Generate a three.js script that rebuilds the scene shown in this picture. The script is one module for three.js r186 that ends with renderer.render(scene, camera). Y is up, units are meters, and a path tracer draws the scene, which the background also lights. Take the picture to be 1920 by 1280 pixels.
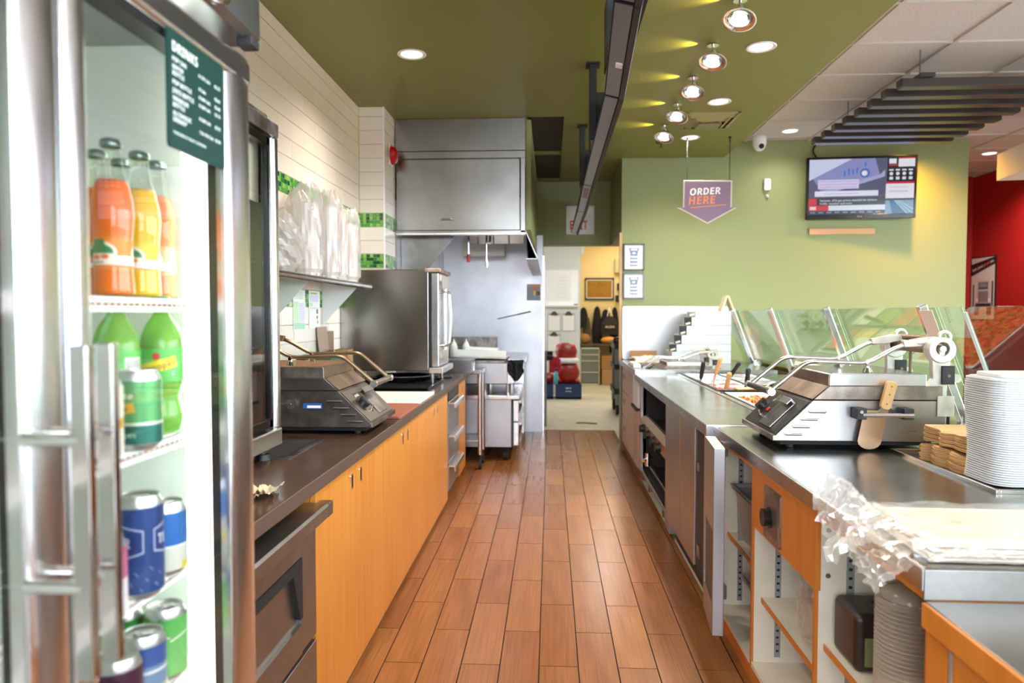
import * as THREE from 'three';
import { RoundedBoxGeometry } from 'three/addons/geometries/RoundedBoxGeometry.js';
import { mergeGeometries } from 'three/addons/utils/BufferGeometryUtils.js';
import { RectAreaLightUniformsLib } from 'three/addons/lights/RectAreaLightUniformsLib.js';
import { ImprovedNoise } from 'three/addons/math/ImprovedNoise.js';

// ---------- camera, sky, exposure, large lights ----------
RectAreaLightUniformsLib.init();
const scene = new THREE.Scene();
const renderer = new THREE.WebGLRenderer({ antialias: true });
renderer.toneMapping = THREE.LinearToneMapping;
renderer.toneMappingExposure = 0.67;
renderer.shadowMap.enabled = true;
scene.background = new THREE.Color(0.8, 0.9, 1.0);      // overcast daylight outside the shop windows
scene.backgroundIntensity = 21;
const FOCAL = 1350;                                         // pixels on a 1920 x 1280 frame
const camera = new THREE.PerspectiveCamera(2 * Math.atan(640 / FOCAL) * 180 / Math.PI, 1.5, 0.05, 80);
camera.position.set(0, 1.38, 0);
camera.rotation.order = 'YXZ';
camera.rotation.y = Math.atan(72 / FOCAL);
camera.rotation.x = -Math.atan(52 / FOCAL * Math.cos(Math.atan(72 / FOCAL)));
camera.focus = 2.7;
camera.userData.fStop = 2.8;
scene.add(camera);
const LAMP = { can: 12, track: 6, back: 26, hood: 9, cooler: 8, troffer: 3 };   // lamp strengths, used by the builders of the lamps

// ---------- helpers ----------
const rnd = (s) => () => { s = (s + 0x6d2b79f5) | 0; let t = Math.imul(s ^ (s >>> 15), 1 | s); t = (t + Math.imul(t ^ (t >>> 7), 61 | t)) ^ t; return ((t ^ (t >>> 14)) >>> 0) / 4294967296; };
const R = rnd(7), PN = new ImprovedNoise(), V = (x, y, z) => new THREE.Vector3(x, y, z), DEG = Math.PI / 180;
const pn = (x, y, z = 0.37) => PN.noise(x, y, z);
let OFF = 0; const moved = [];   // OFF: measured depth correction of a section, applied to its things at the end
const used = {};
function numbered(name) { const n = used[name] = (used[name] ?? -1) + 1; return n ? name + '_' + String(n).padStart(3, '0') : name; }
// metric box-projected uv
function metric(g) {
  const p = g.attributes.position, uv = new Float32Array(p.count * 2), a = V(), b = V(), c = V();
  for (let i = 0; i < p.count; i += 3) {
    a.fromBufferAttribute(p, i); b.fromBufferAttribute(p, i + 1); c.fromBufferAttribute(p, i + 2);
    const n = b.clone().sub(a).cross(c.clone().sub(a)), x = Math.abs(n.x), y = Math.abs(n.y), z = Math.abs(n.z);
    [a, b, c].forEach((q, k) => { const o = (i + k) * 2;
      if (x >= y && x >= z) { uv[o] = q.z; uv[o + 1] = q.y; } else if (y >= z) { uv[o] = q.x; uv[o + 1] = q.z; } else { uv[o] = q.x; uv[o + 1] = q.y; } });
  }
  g.setAttribute('uv', new THREE.BufferAttribute(uv, 2));
  return g;
}
function flat(g) { const h = g.index ? g.toNonIndexed() : g; for (const k of Object.keys(h.attributes)) if (!['position', 'normal', 'uv'].includes(k)) h.deleteAttribute(k); if (!h.attributes.normal) h.computeVertexNormals(); if (!h.attributes.uv) metric(h); h.groups = []; return h; }
function merged(geos, keepUV) { const l = [].concat(geos).flat(9).map((g) => flat(g)); const g = l.length > 1 ? mergeGeometries(l) : l[0]; return keepUV ? g : metric(g); }
function kind(o, k) { o.userData.kind = k; return o; }
// a part (under a parent) or a top-level mesh; geometry is written in world coordinates and moved to the parent's base
function mesh(name, geos, mat, parent = scene, keepUV) {
  const g = merged(geos, keepUV);
  let off = V();
  for (let q = parent; q && q !== scene; q = q.parent) off.add(q.position);
  if (off.lengthSq()) g.translate(-off.x, -off.y, -off.z);
  const m = new THREE.Mesh(g, mat);
  m.name = numbered(name); m.castShadow = m.receiveShadow = true;
  parent.add(m);
  return m;
}
function each(name, list, mat, parent, kd) { return list.map((g) => { const m = mesh(name, g, mat, parent); return m; })[0]; }
function thing(name, label, category, pos = [0, 0, 0], group) {
  const o = new THREE.Group(); o.name = numbered(name); o.position.set(...pos); scene.add(o); moved.push([o, OFF]);
  o.userData = { label, category }; if (group) o.userData.group = group;
  return o;
}
function tag(o, label, category, group) { Object.assign(o.userData, { label, category }); if (group) o.userData.group = group; return o; }
// single-mesh thing whose origin is its base
function solo(name, geos, mat, label, category, group, keepUV) {
  const g = merged(geos, keepUV); g.computeBoundingBox(); const b = g.boundingBox, c = [(b.min.x + b.max.x) / 2, b.min.y, (b.min.z + b.max.z) / 2];
  g.translate(-c[0], -c[1], -c[2]);
  const m = new THREE.Mesh(g, mat); m.name = numbered(name); m.castShadow = m.receiveShadow = true; m.position.set(...c); scene.add(m); moved.push([m, OFF]);
  return tag(m, label, category, group);
}
function copy(o, pos, ry, label, group) { const c = o.clone(); c.name = numbered(o.name.replace(/_\d{3}$/, '')); c.userData = { ...o.userData }; if (pos) c.position.set(...pos); if (ry !== undefined) c.rotation.set(0, ry, 0); if (label) c.userData.label = label; if (group) c.userData.group = group; scene.add(c); moved.push([c, OFF]); return c; }
// geometry makers. bx takes min / max corners: x0,x1,y0,y1,z0,z1
const bx = (x0, x1, y0, y1, z0, z1, r = 0, seg = 2) => { const w = Math.abs(x1 - x0), h = Math.abs(y1 - y0), d = Math.abs(z1 - z0); const g = r > 0 ? new RoundedBoxGeometry(w, h, d, seg, Math.min(r, w / 2.01, h / 2.01, d / 2.01)) : new THREE.BoxGeometry(w, h, d); return g.translate((x0 + x1) / 2, (y0 + y1) / 2, (z0 + z1) / 2); };
const rot = (g, rx, ry, rz, at = [0, 0, 0]) => { g.translate(-at[0], -at[1], -at[2]); if (rx) g.rotateX(rx); if (ry) g.rotateY(ry); if (rz) g.rotateZ(rz); return g.translate(...at); };
const mv = (g, x, y, z) => g.translate(x, y, z);
function cyl(a, b, r, r2 = r, seg = 18, open = false) { const A = V(...a), B = V(...b), d = B.clone().sub(A), g = new THREE.CylinderGeometry(r2, r, d.length(), seg, 1, open); g.applyQuaternion(new THREE.Quaternion().setFromUnitVectors(V(0, 1, 0), d.normalize())); return g.translate((A.x + B.x) / 2, (A.y + B.y) / 2, (A.z + B.z) / 2); }
const lathe = (pts, seg = 28) => new THREE.LatheGeometry(pts.map((p) => new THREE.Vector2(p[0], p[1])), seg);
const ball = (x, y, z, r, s = 14) => new THREE.SphereGeometry(r, s, Math.max(6, s >> 1)).translate(x, y, z);
// a bent tube through points, corners rounded
function tube(pts, r, bend = 0.02, seg = 8, closed = false) {
  const P = pts.map((p) => V(...p)), path = new THREE.CurvePath();
  let at = P[0];
  for (let i = 1; i < P.length - 1; i++) { const u = P[i - 1].clone().sub(P[i]), w = P[i + 1].clone().sub(P[i]), k = Math.min(bend, u.length() / 2.1, w.length() / 2.1), s = P[i].clone().addScaledVector(u.normalize(), k), e = P[i].clone().addScaledVector(w.normalize(), k); path.add(new THREE.LineCurve3(at, s)); path.add(new THREE.QuadraticBezierCurve3(s, P[i], e)); at = e; }
  path.add(new THREE.LineCurve3(at, P[P.length - 1]));
  const C = new THREE.CatmullRomCurve3(path.getSpacedPoints(Math.max(10, pts.length * 9)), closed, 'centripetal');
  const g = [new THREE.TubeGeometry(C, Math.max(16, pts.length * 12), r, seg, closed)];
  if (!closed) for (const e of [P[0], P[P.length - 1]]) g.push(ball(e.x, e.y, e.z, r, 8));
  return g;
}
// prism: outline in a plane, swept along an axis. axis 'z': pts are (x,y) swept z0..z1; 'x': pts are (z,y) swept x0..x1; 'y': pts are (x,z) swept y0..y1
function prism(pts, axis, a, b, bev = 0) {
  const s = new THREE.Shape(); pts.forEach((p, i) => (i ? s.lineTo(p[0], p[1]) : s.moveTo(p[0], p[1])));
  const g = new THREE.ExtrudeGeometry(s, { depth: Math.abs(b - a) - 2 * bev, bevelEnabled: bev > 0, bevelSize: bev, bevelThickness: bev, bevelOffset: -bev, bevelSegments: 2, curveSegments: 8 });
  g.translate(0, 0, Math.min(a, b) + bev);
  if (axis === 'x') { const p = g.attributes.position; for (let i = 0; i < p.count; i++) { const [z, y, x] = [p.getX(i), p.getY(i), p.getZ(i)]; p.setXYZ(i, x, y, z); } flipTri(g); }
  if (axis === 'y') { const p = g.attributes.position; for (let i = 0; i < p.count; i++) { const [x, z, y] = [p.getX(i), p.getY(i), p.getZ(i)]; p.setXYZ(i, x, y, z); } flipTri(g); }
  g.computeVertexNormals();
  return g;
}
function flipTri(g) { const p = g.attributes.position; for (let i = 0; i < p.count; i += 3) { const b = [p.getX(i + 1), p.getY(i + 1), p.getZ(i + 1)]; p.setXYZ(i + 1, p.getX(i + 2), p.getY(i + 2), p.getZ(i + 2)); p.setXYZ(i + 2, ...b); } }
// rounded rectangle outline
function rr(x0, x1, y0, y1, r, n = 5) { const o = []; for (const [cx, cy, a] of [[x1 - r, y1 - r, 0], [x0 + r, y1 - r, 90], [x0 + r, y0 + r, 180], [x1 - r, y0 + r, 270]]) for (let i = 0; i <= n; i++) { const t = (a + 90 * i / n) * DEG; o.push([cx + r * Math.cos(t), cy + r * Math.sin(t)]); } return o; }
// an open-topped pan with wall thickness and rim
function pan(x0, x1, y0, y1, z0, z1, t = 0.003, rim = 0.008, taper = 0.01) {
  const g = [bx(x0 + taper, x1 - taper, y0, y0 + t, z0 + taper, z1 - taper)];
  const q = (pts) => prism(pts, 'z', z0, z1);
  g.push(q([[x0 + taper, y0], [x0 + taper + t, y0], [x0 + t, y1], [x0, y1]]), q([[x1 - taper, y0], [x1, y1], [x1 - t, y1], [x1 - taper - t, y0]]));
  const qx = (pts) => prism(pts, 'x', x0 + taper * 0.2, x1 - taper * 0.2);
  g.push(qx([[z0 + taper, y0], [z0 + taper + t, y0], [z0 + t, y1], [z0, y1]]), qx([[z1 - taper, y0], [z1, y1], [z1 - t, y1], [z1 - taper - t, y0]]));
  if (rim) g.push(bx(x0 - rim, x0 + t, y1 - t, y1, z0 - rim, z1 + rim), bx(x1 - t, x1 + rim, y1 - t, y1, z0 - rim, z1 + rim), bx(x0, x1, y1 - t, y1, z0 - rim, z0 + t), bx(x0, x1, y1 - t, y1, z1 - t, z1 + rim));
  return g;
}
// a printed rectangle with 0..1 uv; n = facing '+x' '-x' '+z' or '+y'; (u0,u1) horizontal extent seen from the front, left to right
function decal(n, at, u0, u1, v0, v1) {
  const w = Math.abs(u1 - u0), h = Math.abs(v1 - v0), g = new THREE.PlaneGeometry(w, h), cu = (u0 + u1) / 2, cv = (v0 + v1) / 2;
  if (n === '+z') return g.translate(cu, cv, at);
  if (n === '+x') return g.rotateY(Math.PI / 2).translate(at, cv, cu);
  if (n === '-x') return g.rotateY(-Math.PI / 2).translate(at, cv, cu);
  return g.rotateX(-Math.PI / 2).translate(cu, at, cv);
}
// crumpled thin film: a grid over a base function, shaken by noise
function film(nu, nv, f) {
  const p = [], ix = []; for (let j = 0; j <= nv; j++) for (let i = 0; i <= nu; i++) p.push(...f(i / nu, j / nv));
  for (let j = 0; j < nv; j++) for (let i = 0; i < nu; i++) { const a = j * (nu + 1) + i, b = a + 1, c = a + nu + 1, d = c + 1; ix.push(a, b, d, a, d, c); }
  const g = new THREE.BufferGeometry(); g.setAttribute('position', new THREE.Float32BufferAttribute(p, 3)); g.setIndex(ix); const h = g.toNonIndexed(); h.computeVertexNormals(); return h;
}
function smoothFilm(nu, nv, f) { const p = [], ix = []; for (let j = 0; j <= nv; j++) for (let i = 0; i <= nu; i++) p.push(...f(i / nu, j / nv)); for (let j = 0; j < nv; j++) for (let i = 0; i < nu; i++) { const a = j * (nu + 1) + i, b = a + 1, c = a + nu + 1, d = c + 1; ix.push(a, b, d, a, d, c); } const g = new THREE.BufferGeometry(); g.setAttribute('position', new THREE.Float32BufferAttribute(p, 3)); g.setIndex(ix); g.computeVertexNormals(); return g; }

// ---------- textures ----------
function dataTex(w, h, f, srgb, rep = 1) {
  const d = new Uint8Array(w * h * 4);
  for (let y = 0; y < h; y++) for (let x = 0; x < w; x++) { const c = f(x / w, y / h), o = (y * w + x) * 4; for (let k = 0; k < 3; k++) d[o + k] = Math.max(0, Math.min(255, (Array.isArray(c) ? c[k] : c) * 255)); d[o + 3] = 255; }
  const t = new THREE.DataTexture(d, w, h); t.wrapS = t.wrapT = THREE.RepeatWrapping; t.magFilter = THREE.LinearFilter; t.minFilter = THREE.LinearMipmapLinearFilter; t.generateMipmaps = true; if (srgb) t.colorSpace = THREE.SRGBColorSpace;
  t.repeat.set(...[].concat(rep, rep).slice(0, 2)); t.needsUpdate = true; return t;
}
const tn = (u, v, fu, fv, s) => { // tiling noise
  const a = pn(u * fu, v * fv, s), b = pn((u - 1) * fu, v * fv, s), c = pn(u * fu, (v - 1) * fv, s), d = pn((u - 1) * fu, (v - 1) * fv, s); return (a * (1 - u) + b * u) * (1 - v) + (c * (1 - u) + d * u) * v;
};
const hex = (h) => [h >> 16 & 255, h >> 8 & 255, h & 255].map((x) => x / 255);
const mixc = (a, b, t) => a.map((x, i) => x + (b[i] - x) * Math.max(0, Math.min(1, t)));
function canvasTex(w, h, draw) { const c = document.createElement('canvas'); c.width = w; c.height = h; const g = c.getContext('2d'); draw(g, w, h); const t = new THREE.CanvasTexture(c); t.colorSpace = THREE.SRGBColorSpace; t.magFilter = THREE.LinearFilter; t.minFilter = THREE.LinearMipmapLinearFilter; return t; }
const std = (o) => new THREE.MeshStandardMaterial(o), phys = (o) => new THREE.MeshPhysicalMaterial(o);
const print = (w, h, draw, o = {}) => std({ map: canvasTex(w, h, draw), roughness: 0.55, ...o });

// wood grain: long streaks along v
const grain = (h1, h2, su, seed) => dataTex(256, 256, (u, v) => { const s = tn(u, v, 34 * su, 2, seed) * 0.6 + tn(u, v, 90 * su, 4, seed + 3) * 0.5 + tn(u, v, 4, 2, seed + 7) * 0.5; return mixc(hex(h1), hex(h2), 0.5 + s * 0.75); }, true);
const brushedRough = dataTex(256, 256, (u, v) => 0.7 + tn(u, v, 3, 90, 1) * 0.12 + tn(u, v, 5, 5, 4) * 0.12, false, [1.6, 1.6]);
const brushedRoughV = dataTex(256, 256, (u, v) => 0.7 + tn(u, v, 90, 3, 1) * 0.12 + tn(u, v, 5, 5, 4) * 0.12, false, [1.6, 1.6]);
const smudge = (a, b, seed, rep = 1.1) => dataTex(256, 256, (u, v) => { const n = tn(u, v, 4, 4, seed) * 0.9 + tn(u, v, 12, 9, seed + 2) * 0.55 + tn(u, v, 60, 50, seed + 5) * 0.25; return mixc(hex(a), hex(b), 0.5 + n * 0.8); }, true, rep);
const fine = dataTex(256, 256, (u, v) => 0.5 + tn(u, v, 70, 70, 9) * 0.5 + (R() - 0.5) * 0.3, false, 3);
const M = {
  steel: std({ color: 0xffffff, map: smudge(0xa6a4a4, 0xb8b6b6, 3), metalness: 1, roughness: 0.42, roughnessMap: brushedRough }),
  steelTop: std({ color: 0xffffff, map: smudge(0xacaaa6, 0xbdbab6, 13), metalness: 1, roughness: 0.3, roughnessMap: brushedRough }),
  steelV: std({ color: 0xffffff, map: smudge(0xa9a7a9, 0xbcbabb, 23, 0.7), metalness: 1, roughness: 0.5, roughnessMap: brushedRoughV }),
  steelBright: std({ color: 0xe8e8ea, metalness: 1, roughness: 0.22 }),
  steelBrushed: phys({ color: 0xffffff, map: smudge(0x8f8b88, 0xa6a29f, 183, 0.8), metalness: 1, roughness: 0.24, anisotropy: 0.6, anisotropyRotation: Math.PI / 2 }),
  steelPale: std({ color: 0xffffff, map: smudge(0xc2c1c6, 0xdcdbe0, 193, 0.6), metalness: 0.95, roughness: 0.42 }),
  steelLow: std({ color: 0xffffff, map: smudge(0x858380, 0x9b9895, 203, 1.2), metalness: 1, roughness: 0.28 }),
  steelDull: std({ color: 0xffffff, map: smudge(0x7f7c7a, 0x959290, 163, 1.5), metalness: 0.9, roughness: 0.3 }),
  chrome: std({ color: 0xeeeeee, metalness: 1, roughness: 0.1 }),
  steelDirty: std({ color: 0xffffff, map: smudge(0x5d534b, 0xb3aaa2, 33, 2.5), metalness: 0.9, roughness: 0.55, roughnessMap: brushedRough }),
  steelBrown: std({ color: 0xffffff, map: smudge(0x63513f, 0x9c8674, 43, 2.5), metalness: 0.75, roughness: 0.5 }),
  cast: std({ color: 0xffffff, map: smudge(0xb5ada2, 0xe6e2dc, 37, 4), metalness: 0.55, roughness: 0.45 }),
  rust: std({ color: 0xffffff, map: smudge(0x8d5a35, 0xb98a5c, 53, 2.5), metalness: 0.5, roughness: 0.5 }),
  black: std({ color: 0x161617, roughness: 0.45 }),
  blackMatte: std({ color: 0x1b1b1d, roughness: 0.8 }),
  blackGloss: std({ color: 0x0e0e10, roughness: 0.15 }),
  dark: std({ color: 0x2a2b2e, roughness: 0.6 }),
  grey: std({ color: 0x8b8b8d, roughness: 0.5 }),
  white: std({ color: 0xf1efec, roughness: 0.5 }),
  whiteGloss: std({ color: 0xf6f6f4, roughness: 0.2 }),
  paper: std({ color: 0xf3f1ec, roughness: 0.85 }),
  greenWall: std({ color: 0x959d68, roughness: 0.55, bumpMap: fine, bumpScale: 0.0006 }),
  greenCeil: std({ color: 0x82823f, roughness: 0.42, bumpMap: fine, bumpScale: 0.0006 }),
  red: std({ color: 0xa81a18, roughness: 0.5, bumpMap: fine, bumpScale: 0.0006 }),
  yellowWall: std({ color: 0xe2c98d, roughness: 0.7 }),
  paleWall: std({ color: 0xd8dedb, roughness: 0.6 }),
  cream: std({ color: 0xeadfcb, roughness: 0.6 }),
  grout: std({ color: 0xcdb9a2, roughness: 0.9 }),
  groutDark: std({ color: 0x1f1611, roughness: 0.9 }),
  concrete: std({ color: 0xffffff, map: smudge(0xb4ad97, 0xcfc8b2, 63, 0.8), roughness: 0.5 }),
  asphalt: std({ color: 0x8f8d8a, roughness: 0.9 }),
  laminate: std({ color: 0xffffff, map: grain(0xcd7d2c, 0xe59f49, 1.0, 5), roughness: 0.38 }),
  laminateDark: std({ color: 0xffffff, map: grain(0xb4641c, 0xcf8136, 1.0, 15), roughness: 0.4 }),
  plywood: std({ color: 0xd9a86e, roughness: 0.6 }),
  melamine: std({ color: 0xffffff, map: smudge(0xd3c9b6, 0xe2d9c9, 73, 1.4), roughness: 0.45 }),
  brownTop: std({ color: 0xffffff, map: smudge(0x3d2c21, 0x594335, 83, 2), roughness: 0.32, roughnessMap: brushedRough }),
  glass: phys({ color: 0xffffff, transmission: 1, roughness: 0, thickness: 0, ior: 1.5 }),
  glassGreen: phys({ color: 0xe6f2ea, transmission: 1, roughness: 0, thickness: 0, ior: 1.52 }),
  filmClear: phys({ color: 0xfaf8f6, transmission: 0.9, roughness: 0.12, thickness: 0, ior: 1.5, side: THREE.DoubleSide }),
  filmMilky: phys({ color: 0xf4efec, transmission: 0.72, roughness: 0.22, thickness: 0, ior: 1.5, side: THREE.DoubleSide }),
  plasticClear: phys({ color: 0xf1ece6, transmission: 0.75, roughness: 0.2, thickness: 0, ior: 1.5, side: THREE.DoubleSide }),
  kraft: std({ color: 0xffffff, map: smudge(0xb98a58, 0xcba06c, 93, 3), roughness: 0.8 }),
  cardboard: std({ color: 0xb58a60, roughness: 0.85 }),
  woodHandle: std({ color: 0xffffff, map: grain(0xb98a55, 0xd9b27c, 1, 25), roughness: 0.6 }),
  rubber: std({ color: 0x222224, roughness: 0.7 }),
  panelTile: std({ color: 0xffffff, map: dataTex(256, 256, (u, v) => { const n = (R() < 0.04 ? -0.12 : 0) + tn(u, v, 60, 60, 19) * 0.1; return [0.83 + n, 0.79 + n, 0.77 + n]; }, true, 1.64), roughness: 0.9 }),
  lens: std({ color: 0xffffff, emissive: 0xfff4e0, emissiveIntensity: 6, roughness: 0.4 }),
  slat: std({ color: 0x3b3430, roughness: 0.35 }),
  coat: std({ color: 0x1d1c1b, roughness: 0.95 }),
  coatGrey: std({ color: 0x4a443c, roughness: 0.95 }),
};

// ================= THE ROOM =================
const CEIL = 2.94, TBAR = 3.1, LX = -1.45, WZ = -7.35;
// floors
const floorBed = kind(mesh('floor', bx(-1.6, 0.76, -0.12, -0.004, -8.55, 2.7), M.groutDark), 'structure');
{
  const tones = [['774720', 'a2693a'], ['7c4c26', 'a86f40'], ['73431e', '9d6335'], ['825129', 'ae7543'], ['764722', '9f673b']].map((t, i) => std({ color: 0xffffff, map: grain(parseInt(t[0], 16), parseInt(t[1], 16), 0.9, 101 + i * 11), roughness: 0.27 }));
  tones.forEach((m) => m.map.repeat.set(4, 1.3));
  const shapes = {};
  const P = 0.1537, L = 0.599, rr_ = rnd(31);
  for (let k = -5; k <= 5; k++) {
    const x0 = -0.042 + P * k, x1 = Math.min(x0 + P, 0.76);
    for (let i = -1; i < 15; i++) {
      const d0 = 2.777 - L * 3 + L * i + (k & 1 ? L / 2 + 0.005 : 0), a = Math.max(d0, 1.1), b = Math.min(d0 + L, 8.55);
      if (b - a < 0.06 || x0 < -0.82) continue;
      const g = bx(x0 + 0.0024, x1 - 0.0024, -0.012, 0, -b + 0.0024, -a - 0.0024);
      const m = mesh('floor_tile', g, tones[(rr_() * 5) | 0], floorBed);
      const uv = m.geometry.attributes.uv, ou = rr_() * 3, ov = rr_() * 3; for (let j = 0; j < uv.count; j++) uv.setXY(j, uv.getX(j) + ou, uv.getY(j) + ov);
    }
  }
}
kind(mesh('floor', [bx(-1.6, 3.2, -0.12, -0.003, -15, -8.55), bx(0.76, 2.05, -0.12, -0.003, -8.55, 0.4)], M.concrete), 'structure');
kind(mesh('floor', [bx(2.05, 5.5, -0.12, -0.003, -8.55, 2.7), bx(0.76, 2.05, -0.12, -0.003, 0.4, 2.7), bx(3.2, 5.5, -0.12, -0.003, -9.6, -8.55)], std({ color: 0x6a5d50, roughness: 0.5 })), 'structure');
kind(mesh('ground_outside', bx(-30, 40, -0.3, -0.13, -40, 40), M.asphalt), 'structure');

// drywall ceiling with the two dark return openings beside the hood
const ceiling = kind(mesh('ceiling', [bx(-1.6, -0.19, CEIL, 3.3, -8.9, 2.7), bx(0.105, 1.73, CEIL, 3.3, -8.9, 2.7), bx(-0.19, 0.105, CEIL, 3.3, -5.78, 2.7), bx(-0.19, 0.105, CEIL, 3.3, -7.16, -7.1), bx(-0.19, 0.105, CEIL, 3.3, -8.9, -8.5), bx(-0.19, 0.105, 3.03, 3.3, -8.5, -5.78)], M.greenCeil), 'structure');
for (const [a, b] of [[5.79, 7.09], [7.17, 8.49]]) mesh('return_panel', bx(-0.185, 0.1, 2.965, 2.985, -b, -a), std({ color: 0x2b211b, roughness: 0.6 }), ceiling);
// suspended tile ceiling of the dining room
const tbar = kind(mesh('ceiling', [bx(1.73, 5.5, 3.125, 3.3, -9.6, 2.7)], M.white), 'structure');
{
  const xs = [1.73, 1.935, 2.545, 3.155, 3.765, 4.375, 4.985, 5.3], g = [], gm = std({ color: 0xcfc6bf, roughness: 0.6 });
  for (const x of xs) g.push(bx(x - 0.012, x + 0.012, 3.088, 3.1, -9.4, -3.4));
  for (let i = -1; i < 10; i++) { const d = 4.15 + 0.61 * i; if (d > 3.3) g.push(bx(1.73, 5.3, 3.089, 3.101, -d - 0.012, -d + 0.012)); }
  mesh('ceiling_grid', g, gm, tbar);
  for (let i = 0; i < xs.length - 1; i++) for (let j = -1; j < 9; j++) { const d = 4.15 + 0.61 * j; mesh('ceiling_panel', bx(xs[i] + 0.009, xs[i + 1] - 0.009, 3.1, 3.118, -d - 0.603, -d - 0.007), M.panelTile, tbar); }
  mesh('ceiling_field', bx(1.73, 5.3, 3.1, 3.12, -3.52, 2.6), M.panelTile, tbar);
}
// left wall: glazed tiles with three bands of green mosaic
const wallLeft = kind(mesh('wall_left', [bx(-1.65, LX - 0.005, 0, CEIL, -12, 2.7), bx(LX - 0.005, -1.262, 0, CEIL, -8.6, -5.435)], M.grout), 'structure');
{
  const tm = [0xf0e4d3, 0xeee1d0, 0xf2e7d8].map((c) => std({ color: c, roughness: 0.22 })), r = rnd(77), T = 0.1035, rows = [], bands = [[1.42, 1.523], [1.73, 1.834], [2.038, 2.142]];
  for (let k = 0; k < 8; k++) rows.push([2.142 + T * k, Math.min(2.142 + T * (k + 1), CEIL)]);
  for (const b of [1.834, 1.523]) for (let k = 0; k < 2; k++) rows.push([b + 0.102 * k, b + 0.102 * (k + 1)]);
  for (let k = 1; k <= 5; k++) rows.push([1.42 - T * k, 1.42 - T * (k - 1)]);
  rows.forEach(([y0, y1], q) => {
    const h = 0.0018;
    for (let i = 0; i < 11; i++) { const d0 = 5.43 - 0.405 * (i + 1) + (q & 1 ? 0.2 : 0), a = Math.max(d0, 1.9), b = Math.min(d0 + 0.405, 5.43); if (b - a < 0.05) continue;
      mesh('wall_tile', bx(LX - 0.006, LX, y0 + h, y1 - h, -b + h, -a - h, 0.0015, 1), tm[(r() * 3) | 0], wallLeft); }
    mesh('wall_tile', bx(LX + h, -1.262 - h, y0 + h, y1 - h, -5.435, -5.429, 0.0015, 1), tm[(r() * 3) | 0], wallLeft);
    mesh('wall_tile', bx(-1.263, -1.256, y0 + h, y1 - h, -5.8, -5.44, 0.0015, 1), tm[(r() * 3) | 0], wallLeft);
  });
  const S = 0.0257, list = [];
  for (const [y0] of bands) for (let j = 0; j < 4; j++) {
    for (let d = 1.92; d < 5.42; d += S) list.push([LX - 0.003, y0 + S * (j + 0.5), -d]);
    for (let x = LX + 0.014; x < -1.27; x += S) list.push([x, y0 + S * (j + 0.5), -5.432]);
    for (let d = 5.455; d < 5.8; d += S) list.push([-1.2595, y0 + S * (j + 0.5), -d]);
  }
  const im = new THREE.InstancedMesh(new THREE.BoxGeometry(0.0228, 0.0228, 0.0228), std({ color: 0xffffff, roughness: 0.12 }), list.length), mt = new THREE.Matrix4(), pal = [0x2c7a35, 0x4f9c40, 0x7fb94e, 0x9cc95f, 0x5aa84a, 0x1b5228].map((c) => new THREE.Color(c));
  list.forEach((p, i) => { const s = p[0] > -1.44 && p[0] < -1.262 ? [1, 1, 0.3] : [0.3, 1, 1]; mt.makeScale(...s).setPosition(...p); im.setMatrixAt(i, mt); im.setColorAt(i, pal[(r() * 6) | 0]); });
  im.name = 'mosaic_band'; kind(im, 'stuff'); im.castShadow = im.receiveShadow = true; wallLeft.add(im);
  mesh('corner_trim', bx(-1.264, -1.254, 0.9, CEIL, -5.44, -5.428), M.whiteGloss, wallLeft);
}
// back wall of the kitchen with the opening to the back room
kind(mesh('wall_back', [bx(-1.6, -0.085, 0, CEIL, -8.75, -8.6), bx(-0.085, 0.715, 2.19, CEIL, -8.75, -8.6)], M.greenWall), 'structure');
// alcove side wall behind the hood
kind(mesh('wall_alcove', [bx(-0.2, -0.16, 2.06, CEIL, -8.6, -5.86)], M.greenWall), 'structure');
// the green wall with the television: its left end is the side of the passage
kind(mesh('wall_green', [bx(0.715, 4.09, 0, 2.19, -7.48, WZ), bx(0.715, 4.09, 2.19, TBAR, -8.75, WZ), bx(3.95, 4.09, 0, 2.19, -8.75, -7.48)], M.greenWall), 'structure');
kind(mesh('trim_1', bx(0.695, 0.722, 0.9, 2.2, WZ - 0.03, WZ + 0.006), std({ color: 0xd9b183, roughness: 0.6 })), 'structure');
// back room
kind(mesh('wall_pale', [bx(-1.6, 0.51, 0, 2.9, -14.7, -12.4)], M.paleWall), 'structure');
kind(mesh('wall_yellow', [bx(0.51, 3.2, 0, 2.9, -14.7, -14.55), bx(2.4, 2.55, 0, 2.9, -14.55, -8.75), bx(2.4, 2.55, 0, 2.19, -8.75, -7.48)], M.yellowWall), 'structure');
kind(mesh('ceiling_back', bx(-1.7, 3.2, 2.9, 3.05, -15, -8.75), M.white), 'structure');
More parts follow.
